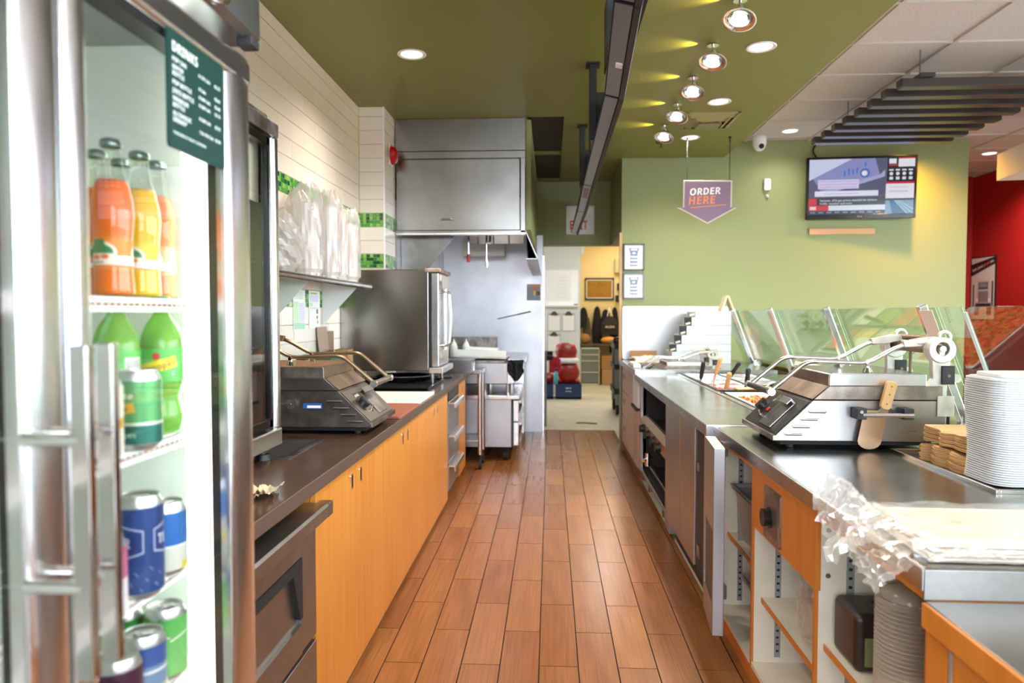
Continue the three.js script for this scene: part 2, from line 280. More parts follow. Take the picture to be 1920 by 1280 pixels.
// red wall, end wall, and the glazed shop fronts (right and behind the camera)
kind(mesh('wall_red', [bx(5.3, 5.5, 0, 3.3, -9.6, -6.4)], M.red), 'structure');
kind(mesh('wall_end', [bx(4.09, 5.5, 0, 3.3, -9.6, -9.4), bx(4.0, 4.09, 0, 3.3, -9.5, -8.75)], M.red), 'structure');
kind(mesh('wall_right', [bx(5.3, 5.5, 0, 0.25, -6.4, 2.7), bx(5.3, 5.5, 2.8, 3.3, -6.4, 2.7), ...[-6.4, -4.5, -2.6, -0.7, 1.2].map((z) => bx(5.34, 5.46, 0.25, 2.8, z - 0.04, z + 0.04))], M.dark), 'structure');
kind(mesh('wall_front', [bx(-1.65, -1.4, 0, 3.3, 2.55, 2.7), bx(-1.4, 3.6, 0, 0.7, 2.55, 2.7), bx(-1.4, 3.6, 2.8, 3.3, 2.55, 2.7), bx(3.6, 5.5, 0, 3.3, 2.55, 2.7), ...[0.2, 1.9].map((x) => bx(x - 0.05, x + 0.05, 0.7, 2.8, 2.58, 2.68))], std({ color: 0xb9ad9c, roughness: 0.8 })), 'structure');
{ let n = 0; for (const z of [-6.4, -4.5, -2.6, -0.7]) kind(mesh('window_' + ++n, bx(5.395, 5.401, 0.25, 2.8, z + 0.04, z + 1.86), M.glass), 'structure');
  kind(mesh('window_' + ++n, bx(5.395, 5.401, 0.25, 2.8, 1.24, 2.55), M.glass), 'structure');
  for (const [a, b] of [[-1.4, 0.15], [0.25, 1.85], [1.95, 3.6]]) kind(mesh('window_' + ++n, bx(a, b, 0.7, 2.8, 2.62, 2.626), M.glass), 'structure'); }

// ================= LAMPS =================
function spot(at, to, power, color, angle = 1.1, pen = 0.6, rad = 2) { const s = new THREE.SpotLight(color, power, 0, angle, pen, 2); s.position.set(...at); s.target.position.set(...to); s.castShadow = true; s.shadow.radius = rad; scene.add(s, s.target); return s; }
function can(x, y, z, label, power = LAMP.can, color = 0xfff4e6) {
  const t = thing('recessed_downlight', label, 'ceiling light', [x, y, z]);
  mesh('trim_ring', mv(lathe([[0.062, 0], [0.085, 0], [0.088, -0.006], [0.08, -0.01], [0.066, -0.006], [0.062, 0]], 32), x, y, z), M.whiteGloss, t);
  mesh('lamp_lens', cyl([x, y + 0.002, z], [x, y - 0.004, z], 0.064, 0.064, 28), M.lens, t);
  spot([x, y - 0.02, z], [x, 0, z], power, color, 1.25, 0.8, 3);
  return t;
}
can(-0.835, CEIL, -4.35, 'single round downlight in green ceiling above left counter');
can(1.226, CEIL, -4.34, 'nearest large round downlight in green ceiling right of the spot lamps');
can(1.234, CEIL, -5.43, 'middle round downlight in green ceiling, just in front of the air vent');
can(1.23, CEIL, -6.505, 'farthest round downlight in green ceiling above hanging order sign');
can(2.246, TBAR, -6.97, 'round downlight in pale tile ceiling beside the dome camera', 3.5);
can(4.695, TBAR, -8.05, 'round downlight in tile ceiling beside beige bulkhead near red wall', 22);
can(3.45, TBAR, -6.95, 'round downlight shining above the dark slats over the television', 26, 0xffb938);
// lamps of the same kind outside the picture that light the near end of the counters
can(-0.835, CEIL, -2.1, 'round downlight in green ceiling over the near left counter');
can(1.23, CEIL, -2.6, 'round downlight in green ceiling over the near right counter');
can(0.1, CEIL, -1.0, 'round downlight in green ceiling over the near aisle');
can(2.9, TBAR, -3.2, 'round downlight in tile ceiling over the dining side of the counter', 22);
can(4.3, TBAR, -4.4, 'round downlight in tile ceiling over the dining room', 22);
// track heads
{
  const X = 0.936, ds = [3.685, 4.284, 4.861, 5.459, 6.067];
  const words = ['nearest of the five chrome ceiling spot lamps', 'second nearest chrome ceiling spot lamp on green ceiling', 'middle one of the five chrome ceiling spot lamps', 'fourth chrome ceiling spot lamp, beside the air vent', 'farthest small ceiling spot lamp, next to the sprinkler'];
  ds.forEach((d, i) => {
    const y = CEIL - 0.085, t = thing('track_spot', words[i], 'spot lamp', [X, CEIL, -d], 'ceiling spot lamps');
    mesh('canopy', cyl([X, CEIL, -d], [X, CEIL - 0.012, -d], 0.03, 0.034, 24), M.chrome, t); mesh('stem', cyl([X, CEIL - 0.01, -d], [X, y + 0.02, -d], 0.007), M.chrome, t);
    const ax = V(-0.25, -1, 0.35).normalize(), q = new THREE.Quaternion().setFromUnitVectors(V(0, -1, 0), ax);
    const hd = lathe([[0.012, 0.045], [0.03, 0.04], [0.05, 0.005], [0.056, -0.02], [0.052, -0.02], [0.046, 0.005], [0.026, 0.035], [0.012, 0.045]], 28).applyQuaternion(q).translate(X, y, -d);
    mesh('lamp_shade', hd, M.chrome, t);
    const rim = lathe([[0.054, -0.012], [0.082, -0.022], [0.083, -0.026], [0.054, -0.024], [0.054, -0.012]], 28).applyQuaternion(q).translate(X, y, -d);
    mesh('shade_ring', rim, M.chrome, t);
    mesh('bulb', new THREE.SphereGeometry(0.036, 18, 10).scale(1, 0.5, 1).translate(0, -0.012, 0).applyQuaternion(q).translate(X, y, -d), std({ color: 0xffffff, emissive: 0xeaf2ff, emissiveIntensity: 7 }), t);
    spot([X + ax.x * 0.06, y + ax.y * 0.06, -d + ax.z * 0.06], [X + ax.x, y + ax.y, -d + ax.z], LAMP.track, 0xfff6ea, 1.0, 0.6);
    // the open back of the lamp leaks warm light over the ceiling
    spot([X - 0.05, CEIL - 0.035, -d], [X - 1.05, CEIL + 0.1, -d + 0.02], 1.1, 0xffe680, 0.62, 1, 0.3);
    mesh('bulb_socket', cyl([X, y + 0.04, -d], [X, y + 0.06, -d], 0.012), M.chrome, t);
  });
}
// fluorescent back room troffers; the dining and kitchen ones are added, unseen fill lights
function troffer(x, y, z, w, d, power, label, col = 0xffffff) {
  const t = thing('ceiling_light_panel', label, 'ceiling light', [x, y, z]);
  mesh('frame', [bx(x - w / 2 - 0.03, x + w / 2 + 0.03, y - 0.012, y, z - d / 2 - 0.03, z - d / 2), bx(x - w / 2 - 0.03, x + w / 2 + 0.03, y - 0.012, y, z + d / 2, z + d / 2 + 0.03), bx(x - w / 2 - 0.03, x - w / 2, y - 0.012, y, z - d / 2, z + d / 2), bx(x + w / 2, x + w / 2 + 0.03, y - 0.012, y, z - d / 2, z + d / 2)], M.white, t);
  mesh('light_diffuser', bx(x - w / 2, x + w / 2, y - 0.006, y, z - d / 2, z + d / 2), std({ color: 0xffffff, emissive: col, emissiveIntensity: 4 }), t);
  const l = new THREE.RectAreaLight(col, power, w, d); l.position.set(x, y - 0.012, z); l.lookAt(x, 0, z); scene.add(l);
}
troffer(0.9, 2.9, -10.6, 0.6, 1.2, LAMP.back, 'bright fluorescent panel in the back room ceiling');
troffer(1.4, 2.9, -13.4, 0.6, 1.2, LAMP.back * 0.7, 'fluorescent panel at the far end of the back room', 0xfff0d8);
troffer(3.4, TBAR - 0.006, -1.2, 0.6, 1.2, LAMP.troffer, 'unseen added fill light panel in the dining room ceiling', 0xfff8ee);
troffer(-0.3, CEIL, -0.2, 0.6, 1.2, LAMP.troffer, 'unseen added fill light panel in the green ceiling behind the drinks cooler', 0xfffaf2);

// ================= LEFT SIDE: DRINKS COOLER =================
const FX = -0.56; OFF = 0.03;
{
  const t = thing('drinks_cooler', 'tall stainless two-door glass drinks cooler with lit white shelves', 'cooler', [-0.92, 0, -0.83]);
  const inner = std({ color: 0xe6efe6, roughness: 0.5 });
  mesh('cabinet', [bx(-1.3, FX - 0.05, 0, 0.14, -1.37, -0.28), bx(-1.3, -1.26, 0.14, 2.06, -1.37, -0.28), bx(-1.26, FX - 0.055, 0.14, 2.06, -1.37, -1.362), bx(-1.26, FX - 0.055, 0.14, 2.06, -0.315, -0.28), bx(-1.26, FX - 0.055, 1.98, 2.06, -1.335, -0.315)], M.steelV, t);
  mesh('lining', [bx(-1.26, -1.255, 0.14, 1.98, -1.355, -0.317), bx(-1.255, FX - 0.06, 0.14, 1.98, -1.3615, -1.355), bx(-1.255, FX - 0.06, 0.14, 1.98, -0.322, -0.3155), bx(-1.255, FX - 0.06, 1.9, 1.98, -1.355, -0.322), bx(-1.255, FX - 0.06, 0.14, 0.16, -1.355, -0.322)], inner, t);
  each('pilaster', [0.42, 0.62, 0.96, 1.24].map((d) => bx(-1.255, -1.249, 0.2, 1.86, -d - 0.012, -d + 0.012)).concat([bx(-0.95, -0.925, 0.2, 1.86, -1.3549, -1.348)]), M.white, t);
  { const g = []; for (let y = 0.24; y < 1.7; y += 0.03) g.push(bx(-0.94, -0.935, y, y + 0.006, -1.3485, -1.347)); kind(mesh('pilaster_slot', g, M.dark, t), 'stuff'); }
  // header with lock
  const hd = mesh('header', [prism([[-1.3, 1.88], [FX + 0.004, 1.88], [FX + 0.016, 1.892], [FX + 0.016, 2.06], [-1.3, 2.06]], 'z', -1.375, -0.275, 0.004)], M.steelV, t);
  mesh('lock', [cyl([FX + 0.01, 1.905, -1.195], [FX + 0.03, 1.905, -1.195], 0.021, 0.021, 28), cyl([FX + 0.029, 1.905, -1.195], [FX + 0.034, 1.905, -1.195], 0.014, 0.014, 24)], M.chrome, hd);
  mesh('hinge', bx(FX - 0.01, FX + 0.02, 1.866, 1.882, -1.36, -1.325, 0.003), M.dark, t);
  // two doors: curved chrome rails, dark gaskets, glass
  const stile = (z0, z1) => { const w = z1 - z0, pts = []; pts.push([z0, FX - 0.024]); for (let i = 0; i <= 24; i++) { const u = 0.5 - 0.5 * Math.cos(Math.PI * i / 24); pts.push([z0 + w * u, FX - 0.014 + 0.014 * Math.sin(Math.PI * u) ** 0.22]); } pts.push([z1, FX - 0.024]);
    const s = new THREE.Shape(); pts.forEach((p, i) => (i ? s.lineTo(p[1], -p[0]) : s.moveTo(p[1], -p[0]))); const g = new THREE.ExtrudeGeometry(s, { depth: 1.72, bevelEnabled: false, steps: 1 }); g.rotateX(-Math.PI / 2); return g.translate(0, 0.128, 0); };
  for (const [near, far, hz, wide] of [[0.285, 0.838, 0.762, 0], [0.844, 1.368, 0.806, 1]]) {
    const dr = mesh('door', [stile(-far, -far + (wide ? 0.1 : 0.07)), stile(-near - 0.045, -near), bx(FX - 0.024, FX, 1.8, 1.848, -far, -near, 0.01, 3), bx(FX - 0.024, FX, 0.13, 0.2, -far, -near, 0.01, 3)], M.steelBright, t);
    mesh('door_glass', bx(FX - 0.012, FX - 0.006, 0.2, 1.8, -far + (wide ? 0.1 : 0.07), -near - 0.045), phys({ color: 0xffffff, transmission: 1, roughness: 0, thickness: 0, ior: 1.5, specularIntensity: 0.45 }), dr);
    mesh('gasket', [bx(FX - 0.05, FX - 0.012, 0.19, 1.8, -far + (wide ? 0.06 : 0.03), -far + (wide ? 0.078 : 0.05)), bx(FX - 0.05, FX - 0.012, 0.19, 1.8, -near - 0.045, -near - 0.028), bx(FX - 0.05, FX - 0.012, 1.788, 1.806, -far + 0.07, -near - 0.04)], M.black, dr);
    const h = mesh('handle', bx(-0.508, -0.488, 0.985, 1.347, -hz - 0.014, -hz, 0.002, 1), std({ color: 0xd8d4d2, metalness: 1, roughness: 0.12 }), dr);
    each('handle_mount', [1.085, 1.245].map((y) => cyl([FX - 0.005, y, -hz - 0.007], [-0.5, y, -hz - 0.007], 0.0075)), M.chrome, h);
  }
  // vertical lamp tube inside the far front corner
  mesh('lamp_tube', bx(-0.655, -0.63, 0.2, 1.84, -1.352, -1.277, 0.01, 4), std({ color: 0xffffff, emissive: 0xf6fff2, emissiveIntensity: 4 }), t);
  mesh('lamp_holder', [bx(-0.66, -0.62, 1.84, 1.87, -1.354, -1.275), bx(-0.66, -0.62, 0.17, 0.2, -1.354, -1.275)], M.white, t);
  const cl = new THREE.RectAreaLight(0xf4fff0, LAMP.cooler, 0.03, 1.64); cl.position.set(-0.645, 1.02, -1.235); cl.lookAt(-0.95, 1.02, -0.75); scene.add(cl);
  for (const y of [1.405, 1.172, 0.945, 0.768, 0.45]) {
    const g = []; for (let x = -1.24; x < -0.65; x += 0.026) g.push(cyl([x, y - 0.003, -1.272], [x, y - 0.003, -0.33], 0.0028, 0.0028, 5)); for (const x of [-1.2, -0.95, -0.7]) g.push(cyl([x, y - 0.008, -1.272], [x, y - 0.008, -0.33], 0.004, 0.004, 6)); for (let z = -1.32; z < -0.33; z += 0.2) g.push(cyl([-1.24, y - 0.008, z], [-0.645, y - 0.008, z], 0.003, 0.003, 5));
    const s = mesh('shelf', g, M.white, t);
    const pr = mesh('price_rail', [bx(-0.647, -0.638, y - 0.022, y - 0.014, -1.272, -0.33), bx(-0.647, -0.638, y - 0.008, y, -1.272, -0.33), bx(-0.648, -0.645, y - 0.022, y, -1.272, -0.33)], M.whiteGloss, s);
    const hg = []; for (let z = -1.32; z < -0.33; z += 0.016) hg.push(bx(-0.6446, -0.6436, y - 0.013, y - 0.009, z, z + 0.01)); kind(mesh('rail_hole', hg, M.rust, s), 'stuff');
  }
}
// DRINKS sign on the door glass
solo('drinks_sign', prism(rr(-1.256, -1.073, 1.627, 1.803, 0.008), 'x', FX - 0.0055, FX - 0.002), std({ color: 0x0e3d36, roughness: 0.4 }), 'dark green DRINKS price sign with white lettering on cooler door glass', 'sign');
{
  const s = scene.children[scene.children.length - 1];
  const tex = canvasTex(512, 512, (g, w, h) => { g.fillStyle = '#0e3d36'; g.fillRect(0, 0, w, h); g.fillStyle = '#f4fbf8'; g.font = 'bold 64px sans-serif'; g.fillText('DRINKS', 24, 84);
    const L = [['POP CAN', '0-170 Cals', '$2.25', 128], ['WATER', '', '', 163], ['BOTTLE', '0 Cals', '$3.05', 192], ['POP BOTTLE', '0-290 Cals', '$3.60', 232], ['JUICE BOTTLE', '0-280 Cals', '$3.75', 270], ['PREMIUM', '', '', 306], ['BOTTLE', '0-280 Cals', '$3.75', 334], ['ALCOHOLIC', '', '', 372], ['DRINKS*', '110-170 Cals', '$5.95', 400]];
    for (const [a, b, c, y] of L) { g.font = 'bold 29px sans-serif'; g.fillText(a, 26, y); g.font = 'bold 24px sans-serif'; g.fillText(b, 262, y); g.fillText(c, 420, y); }
    g.font = 'bold 18px sans-serif'; g.fillText('*AVAILABLE AT SELECT LOCATIONS', 26, 456); });
  mesh('sign_print', decal('+x', FX - 0.0017, -1.252, -1.077, 1.631, 1.799), std({ map: tex, roughness: 0.4 }), s, true);
}

OFF = 0.05;
// drinks
const liquid = (c) => phys({ color: c, transmission: 0.12, roughness: 0.3, thickness: 0, ior: 1.33 });
const bottleGlass = phys({ color: 0xf4f7ee, transmission: 1, roughness: 0.02, thickness: 0, ior: 1.5, specularIntensity: 0.6 });
const prints = {};
function sodaLabel(c) { return canvasTex(256, 128, (g, w, h) => { g.clearRect(0, 0, w, h); g.fillStyle = c; g.fillRect(0, 0, w, h); g.fillStyle = '#f3ecd8'; g.fillRect(0, 74, w, 40); g.fillStyle = '#d8492e'; g.fillRect(0, 110, w, 5); for (const x of [64, 192]) { g.fillStyle = '#f3ecd8'; g.beginPath(); g.arc(x, 62, 46, 0, 7); g.fill(); g.fillStyle = '#2f7d46'; g.beginPath(); g.moveTo(x - 38, 66); g.quadraticCurveTo(x - 34, 40, x - 12, 34); g.lineTo(x - 10, 12); g.lineTo(x + 18, 10); g.lineTo(x + 22, 34); g.quadraticCurveTo(x + 40, 44, x + 38, 66); g.fill(); g.fillStyle = '#e05a2b'; g.beginPath(); g.arc(x - 20, 78, 9, 0, 7); g.arc(x, 80, 10, 0, 7); g.arc(x + 20, 78, 9, 0, 7); g.fill(); g.fillStyle = '#333'; g.font = 'bold 14px sans-serif'; g.fillRect(x - 18, 98, 36, 4); } }); }
function glassBottle(x, d, base, tint, css, label) {
  const t = thing('soda_bottle', label, 'bottle', [0, 0, 0]);
  const H = 0.241, prof = [[0, 0], [0.027, 0], [0.03, 0.006], [0.0285, 0.03], [0.0265, 0.06], [0.0265, 0.075], [0.0292, 0.1], [0.031, 0.125], [0.0298, 0.145], [0.025, 0.168], [0.018, 0.19], [0.0145, 0.215], [0.0135, 0.228], [0.0143, 0.23], [0.0143, 0.236]];
  mesh('glass_body', lathe(prof, 28), bottleGlass, t);
  const inn = prof.slice(0, 10).map((p, i) => [Math.max(0, p[0] - (i ? 0.0016 : 0)), p[1] + 0.003]); inn.push([0.0215, 0.178], [0, 0.178]);
  mesh('soda', lathe(inn, 28), liquid(tint), t);
  mesh('bottle_cap', lathe([[0.0152, 0.229], [0.0162, 0.231], [0.0158, 0.238], [0.012, H], [0, H]], 22), std({ color: 0x9db0a8, metalness: 0.8, roughness: 0.35 }), t);
  const lb = new THREE.CylinderGeometry(0.0276, 0.0275, 0.05, 28, 1, true).translate(0, 0.066, 0);
  mesh('label_print', lb, std({ map: sodaLabel(css), roughness: 0.45, side: THREE.DoubleSide }), t, true);
  t.position.set(x, base, -d); t.rotation.y = 1.2;
  return t;
}
const SH = [1.405, 1.172, 0.945, 0.768].map((y) => y + 0.0006);
glassBottle(-0.672, 1.128, SH[0], 0xff7800, '#f58a25', 'orange soda in a clear glass bottle on the top cooler shelf, front row');
glassBottle(-0.677, 1.213, SH[0], 0xffc800, '#f6cb2c', 'yellow soda in a clear glass bottle on the top cooler shelf, between orange and pink');
glassBottle(-0.69, 1.289, SH[0], 0xff7f45, '#f7a07c', 'pink soda in a clear glass bottle nearest the cooler lamp tube');
glassBottle(-0.74, 1.2, SH[0], 0xff7800, '#f58a25', 'orange soda bottle standing behind the front orange bottle, only its neck showing');
glassBottle(-0.742, 1.268, SH[0], 0xf7bd00, '#f6cb2c', 'yellow soda bottle standing behind the front yellow bottle, only its neck showing');
glassBottle(-0.67, 1.005, SH[0], 0xf0b21c, '#f6cb2c', 'pale soda bottle half hidden by the left door rail');
function plasticBottle(x, d, base, label, ry) {
  const t = thing('green_soda_bottle', label, 'bottle');
  const prof = [[0, 0.006], [0.02, 0], [0.031, 0.008], [0.034, 0.03], [0.03, 0.05], [0.0275, 0.062], [0.031, 0.078], [0.0345, 0.09], [0.0348, 0.15], [0.0335, 0.168], [0.026, 0.188], [0.015, 0.203], [0.0125, 0.21], [0.0125, 0.216]];
  mesh('bottle_body', lathe(prof, 30), phys({ color: 0xa6dc74, transmission: 0.65, roughness: 0.08, thickness: 0, ior: 1.4 }), t);
  mesh('soda', lathe([...prof.slice(0, 10).map((p) => [Math.max(0, p[0] - 0.001), p[1] + 0.0015]), [0.031, 0.172], [0, 0.172]], 30), liquid(0xc3dd62), t);
  mesh('bottle_cap', lathe([[0.0145, 0.212], [0.0165, 0.213], [0.0165, 0.222], [0.0145, 0.223], [0.0145, 0.236], [0.012, 0.238], [0, 0.238]], 24), std({ color: 0x2f9a55, roughness: 0.4 }), t);
  mesh('wrapper', new THREE.CylinderGeometry(0.0354, 0.0354, 0.056, 30, 1, true).translate(0, 0.12, 0), std({ side: THREE.DoubleSide, roughness: 0.35, map: canvasTex(256, 64, (g, w, h) => { g.fillStyle = '#57b94a'; g.fillRect(0, 0, w, h); g.fillStyle = '#2f8a52'; g.fillRect(60, 0, 40, h); g.fillStyle = '#e9efdf'; g.fillRect(20, 12, 34, 40); g.fillStyle = '#556'; for (let i = 0; i < 9; i++) g.fillRect(23 + i * 3.4, 16, 1.6, 30); g.fillStyle = '#f4d81e'; g.save(); g.translate(170, 36); g.rotate(-0.25); g.fillRect(-46, -12, 92, 22); g.fillStyle = '#8c6a1a'; g.font = 'bold 16px sans-serif'; g.fillText('Schweppes', -42, 6); g.restore(); g.fillStyle = '#d0393a'; g.beginPath(); g.arc(176, 14, 7, 0, 7); g.fill(); }) }), t, true);
  t.position.set(x, base, -d); t.rotation.y = ry;
}
plasticBottle(-0.672, 1.262, SH[1], 'clear green plastic soda bottle on the second shelf beside the lamp tube', 2.2);
plasticBottle(-0.7, 1.176, SH[1], 'green plastic soda bottle behind the ginger can, yellow stripe on its wrapper', 0.4);
plasticBottle(-0.735, 1.05, SH[1], 'green plastic soda bottle at the back left of the second shelf, nearly hidden', 1);
function can2(x, d, base, h, r, draw, label, ry) {
  const t = thing('drink_can', label, 'can');
  mesh('can_body', lathe([[0, 0.004], [r * 0.72, 0], [r * 0.8, 0.002], [r, 0.012], [r, h - 0.016], [r * 0.84, h - 0.003], [r * 0.86, h], [r * 0.83, h], [r * 0.8, h - 0.005], [0, h - 0.005]], 30), std({ color: 0xcfd4d2, metalness: 0.9, roughness: 0.3 }), t);
  mesh('can_print', new THREE.CylinderGeometry(r + 0.0004, r + 0.0004, h - 0.027, 30, 1, true).translate(0, (h - 0.004) / 2, 0), std({ map: canvasTex(256, 128, draw), metalness: 0.35, roughness: 0.3, side: THREE.DoubleSide }), t, true);
  mesh('pull_tab', [bx(-0.004, 0.014, h - 0.0042, h - 0.0022, -0.007, 0.007, 0.001, 1), new THREE.TorusGeometry(0.006, 0.0015, 6, 14).rotateX(Math.PI / 2).translate(-0.006, h - 0.003, 0)], M.steelBright, t);
  t.position.set(x, base, -d); t.rotation.y = ry;
}
const fillBg = (g, w, h, ...c) => { const q = g.createLinearGradient(0, 0, 0, h); c.forEach((k, i) => q.addColorStop(i / (c.length - 1 || 1), k)); g.fillStyle = q; g.fillRect(0, 0, w, h); };
const bands = (g, w, list) => { for (const [c, y0, y1] of list) { g.fillStyle = c; g.fillRect(0, y0, w, y1 - y0); } };
can2(-0.632, 1.12, SH[1], 0.122, 0.033, (g, w, h) => { bands(g, w, [['#4f9a5a', 0, 84], ['#d9e8cf', 84, 90], ['#12665a', 90, 128]]); for (const x of [0, 128]) { g.fillStyle = '#e8efe4'; g.font = 'bold 18px sans-serif'; g.fillText('Diète', x + 50, 36); g.fillStyle = '#e3b53a'; g.save(); g.translate(x + 64, 60); g.rotate(-0.18); g.fillRect(-34, -11, 68, 20); g.fillStyle = '#5a3e12'; g.font = 'bold 15px sans-serif'; g.fillText('Ginger', -26, 5); g.restore(); g.fillStyle = '#cfe3d8'; g.font = '14px sans-serif'; g.fillText('Schweppes', x + 30, 114); } }, 'green ginger ale can in front of the plastic soda bottles', 1.1);
can2(-0.632, 1.018, SH[1], 0.122, 0.033, (g, w, h) => { bands(g, w, [['#ece7d8', 0, 60], ['#d8a24a', 60, 80], ['#ece7d8', 80, 128]]); }, 'cream can at the left of the ginger ale can, half behind the door handle', 0);
const blue = (g, w, h) => { bands(g, w, [['#24457f', 0, 86], ['#2a4a80', 86, 128]]); for (let i = 0; i < 160; i++) { g.fillStyle = 'rgba(190,205,230,.5)'; g.fillRect((i * 53) % w, 88 + (i * 29) % 40, 2, 2); } for (const x of [0, 128]) { g.strokeStyle = '#c9d3e4'; g.lineWidth = 2.5; g.beginPath(); [[10, 34], [64, 22], [118, 34], [118, 66], [64, 78], [10, 66]].forEach((p, i) => (i ? g.lineTo(x + p[0], p[1]) : g.moveTo(x + p[0], p[1]))); g.closePath(); g.stroke(); g.fillStyle = '#dde4ee'; g.font = 'bold 21px sans-serif'; g.fillText('TELLIER', x + 18, 58); g.beginPath(); g.arc(x + 64, 33, 5, 0, 7); g.fill(); } };
can2(-0.632, 1.117, SH[2], 0.157, 0.0335, blue, 'tall dark blue can with white hexagon emblem on the third shelf', 0.9);
can2(-0.644, 1.212, SH[2], 0.122, 0.033, (g, w, h) => { bands(g, w, [['#2f6fb8', 0, 72], ['#eef2f4', 72, 76], ['#d7dccb', 76, 128]]); for (const x of [0, 128]) { g.fillStyle = '#5a6a66'; g.beginPath(); g.moveTo(x + 40, 78); g.lineTo(x + 54, 78); g.lineTo(x + 66, 116); g.lineTo(x + 78, 78); g.lineTo(x + 92, 78); g.lineTo(x + 72, 126); g.lineTo(x + 60, 126); g.fill(); } g.fillStyle = '#e6cf4a'; g.fillRect(0, 112, 40, 16); }, 'short bright blue can with pale lower half beside the tall blue can', 1.3);
can2(-0.632, 1.02, SH[2], 0.122, 0.033, (g, w, h) => { bands(g, w, [['#c86a94', 0, 60], ['#efe6ea', 60, 128]]); }, 'pink and white can left of the tall blue can, mostly behind the door handle', 0);
can2(-0.648, 1.214, SH[3], 0.122, 0.033, (g, w, h) => { fillBg(g, w, h, '#58b85a', '#86d07e'); g.strokeStyle = '#eaf6e4'; g.lineWidth = 4; for (const x of [0, 90, 180]) { g.beginPath(); g.moveTo(x, 50); g.quadraticCurveTo(x + 40, 30, x + 84, 44); g.stroke(); } }, 'light green can on the bottom visible shelf beside the lamp tube', 0.7);
can2(-0.715, 1.2, SH[3], 0.122, 0.033, (g, w) => bands(g, w, [['#2c9b46', 0, 128]]), 'darker green can behind the light green can on the bottom visible shelf', 0);
can2(-0.628, 1.112, SH[3], 0.122, 0.033, (g, w, h) => { bands(g, w, [['#2f5a9c', 0, 40], ['#6f8fae', 40, 84], ['#c9c7a4', 84, 128]]); g.strokeStyle = '#e8ecef'; g.lineWidth = 3; g.strokeRect(6, 50, 116, 3); g.strokeRect(134, 50, 116, 3); }, 'blue and grey can between the purple can and the light green can', 0.4);
can2(-0.622, 1.036, SH[3], 0.122, 0.033, (g, w, h) => { fillBg(g, w, h, '#3b1f3a', '#2a142b'); g.fillStyle = '#e8d9e4'; g.font = 'bold 40px sans-serif'; g.fillText('bubly', 10, 96); g.fillText('bubly', 138, 96); g.fillStyle = '#8cc63f'; g.beginPath(); g.arc(128, 100, 9, 0, 7); g.fill(); }, 'dark purple can at the lower left of the cooler below the handle', 1.7);

OFF = 0.03;
// ================= COUNTERTOP DISPLAY CASE =================
{
  const x1 = -0.935, x0 = -1.42, z0 = -2.49, z1 = -1.74, y0 = 0.925, y1 = 2.03;
  const t = thing('display_case', 'chrome framed countertop glass display case beside the drinks cooler', 'display case', [-1.18, 0.88, -2.1]);
  each('foot', [[x1 - 0.05, z0 + 0.06], [x1 - 0.05, z1 - 0.06], [x0 + 0.05, z0 + 0.06], [x0 + 0.05, z1 - 0.06]].map(([x, z]) => [cyl([x, 0.8805, z], [x, 0.9, z], 0.028, 0.024), cyl([x, 0.9, z], [x, y0, z], 0.012)]), M.black, t);
  mesh('base', bx(x0, x1, y0, y0 + 0.06, z0, z1, 0.006), M.steelBright, t);
  mesh('top', [bx(x0, x1, y1 - 0.05, y1, z0, z1, 0.008), bx(x0 + 0.02, x1 - 0.03, y1, y1 + 0.03, z0 + 0.02, z1, 0.008)], M.steelDirty, t);
  each('frame', [[x1, z0], [x1, z1]].map(([x, z]) => bx(x - 0.05, x, y0 + 0.05, y1 - 0.04, z < -2 ? z : z - 0.05, z < -2 ? z + 0.05 : z, 0.018, 4)).concat([bx(x0, x0 + 0.04, y0 + 0.05, y1 - 0.04, z0, z0 + 0.04), bx(x0, x0 + 0.04, y0 + 0.05, y1 - 0.04, z1 - 0.04, z1)]), M.steelBright, t);
  mesh('back_panel', [bx(x0, x0 + 0.01, y0 + 0.05, y1 - 0.05, z0, z1), bx(x0 + 0.01, x1 - 0.05, y0 + 0.06, y1 - 0.05, z0 + 0.004, z0 + 0.014)], M.dark, t);
  const dr = mesh('door', [bx(x1 - 0.03, x1 - 0.012, y0 + 0.07, y1 - 0.06, z0 + 0.055, z0 + 0.08), bx(x1 - 0.03, x1 - 0.012, y0 + 0.07, y1 - 0.06, z1 - 0.08, z1 - 0.055), bx(x1 - 0.03, x1 - 0.012, y0 + 0.07, y0 + 0.095, z0 + 0.06, z1 - 0.06), bx(x1 - 0.03, x1 - 0.012, y1 - 0.085, y1 - 0.06, z0 + 0.06, z1 - 0.06)], M.blackGloss, t);
  mesh('door_glass', bx(x1 - 0.024, x1 - 0.02, y0 + 0.09, y1 - 0.08, z0 + 0.08, z1 - 0.08), M.glass, dr);
  mesh('valance', bx(x1 - 0.07, x1 - 0.062, y1 - 0.27, y1 - 0.06, z0 + 0.03, z1 - 0.05), std({ color: 0xe9e6c6, roughness: 0.5 }), t);
  for (const y of [1.25, 1.55]) mesh('shelf', bx(x0 + 0.02, x1 - 0.07, y, y + 0.012, z0 + 0.02, z1 - 0.05), M.steel, t);
}

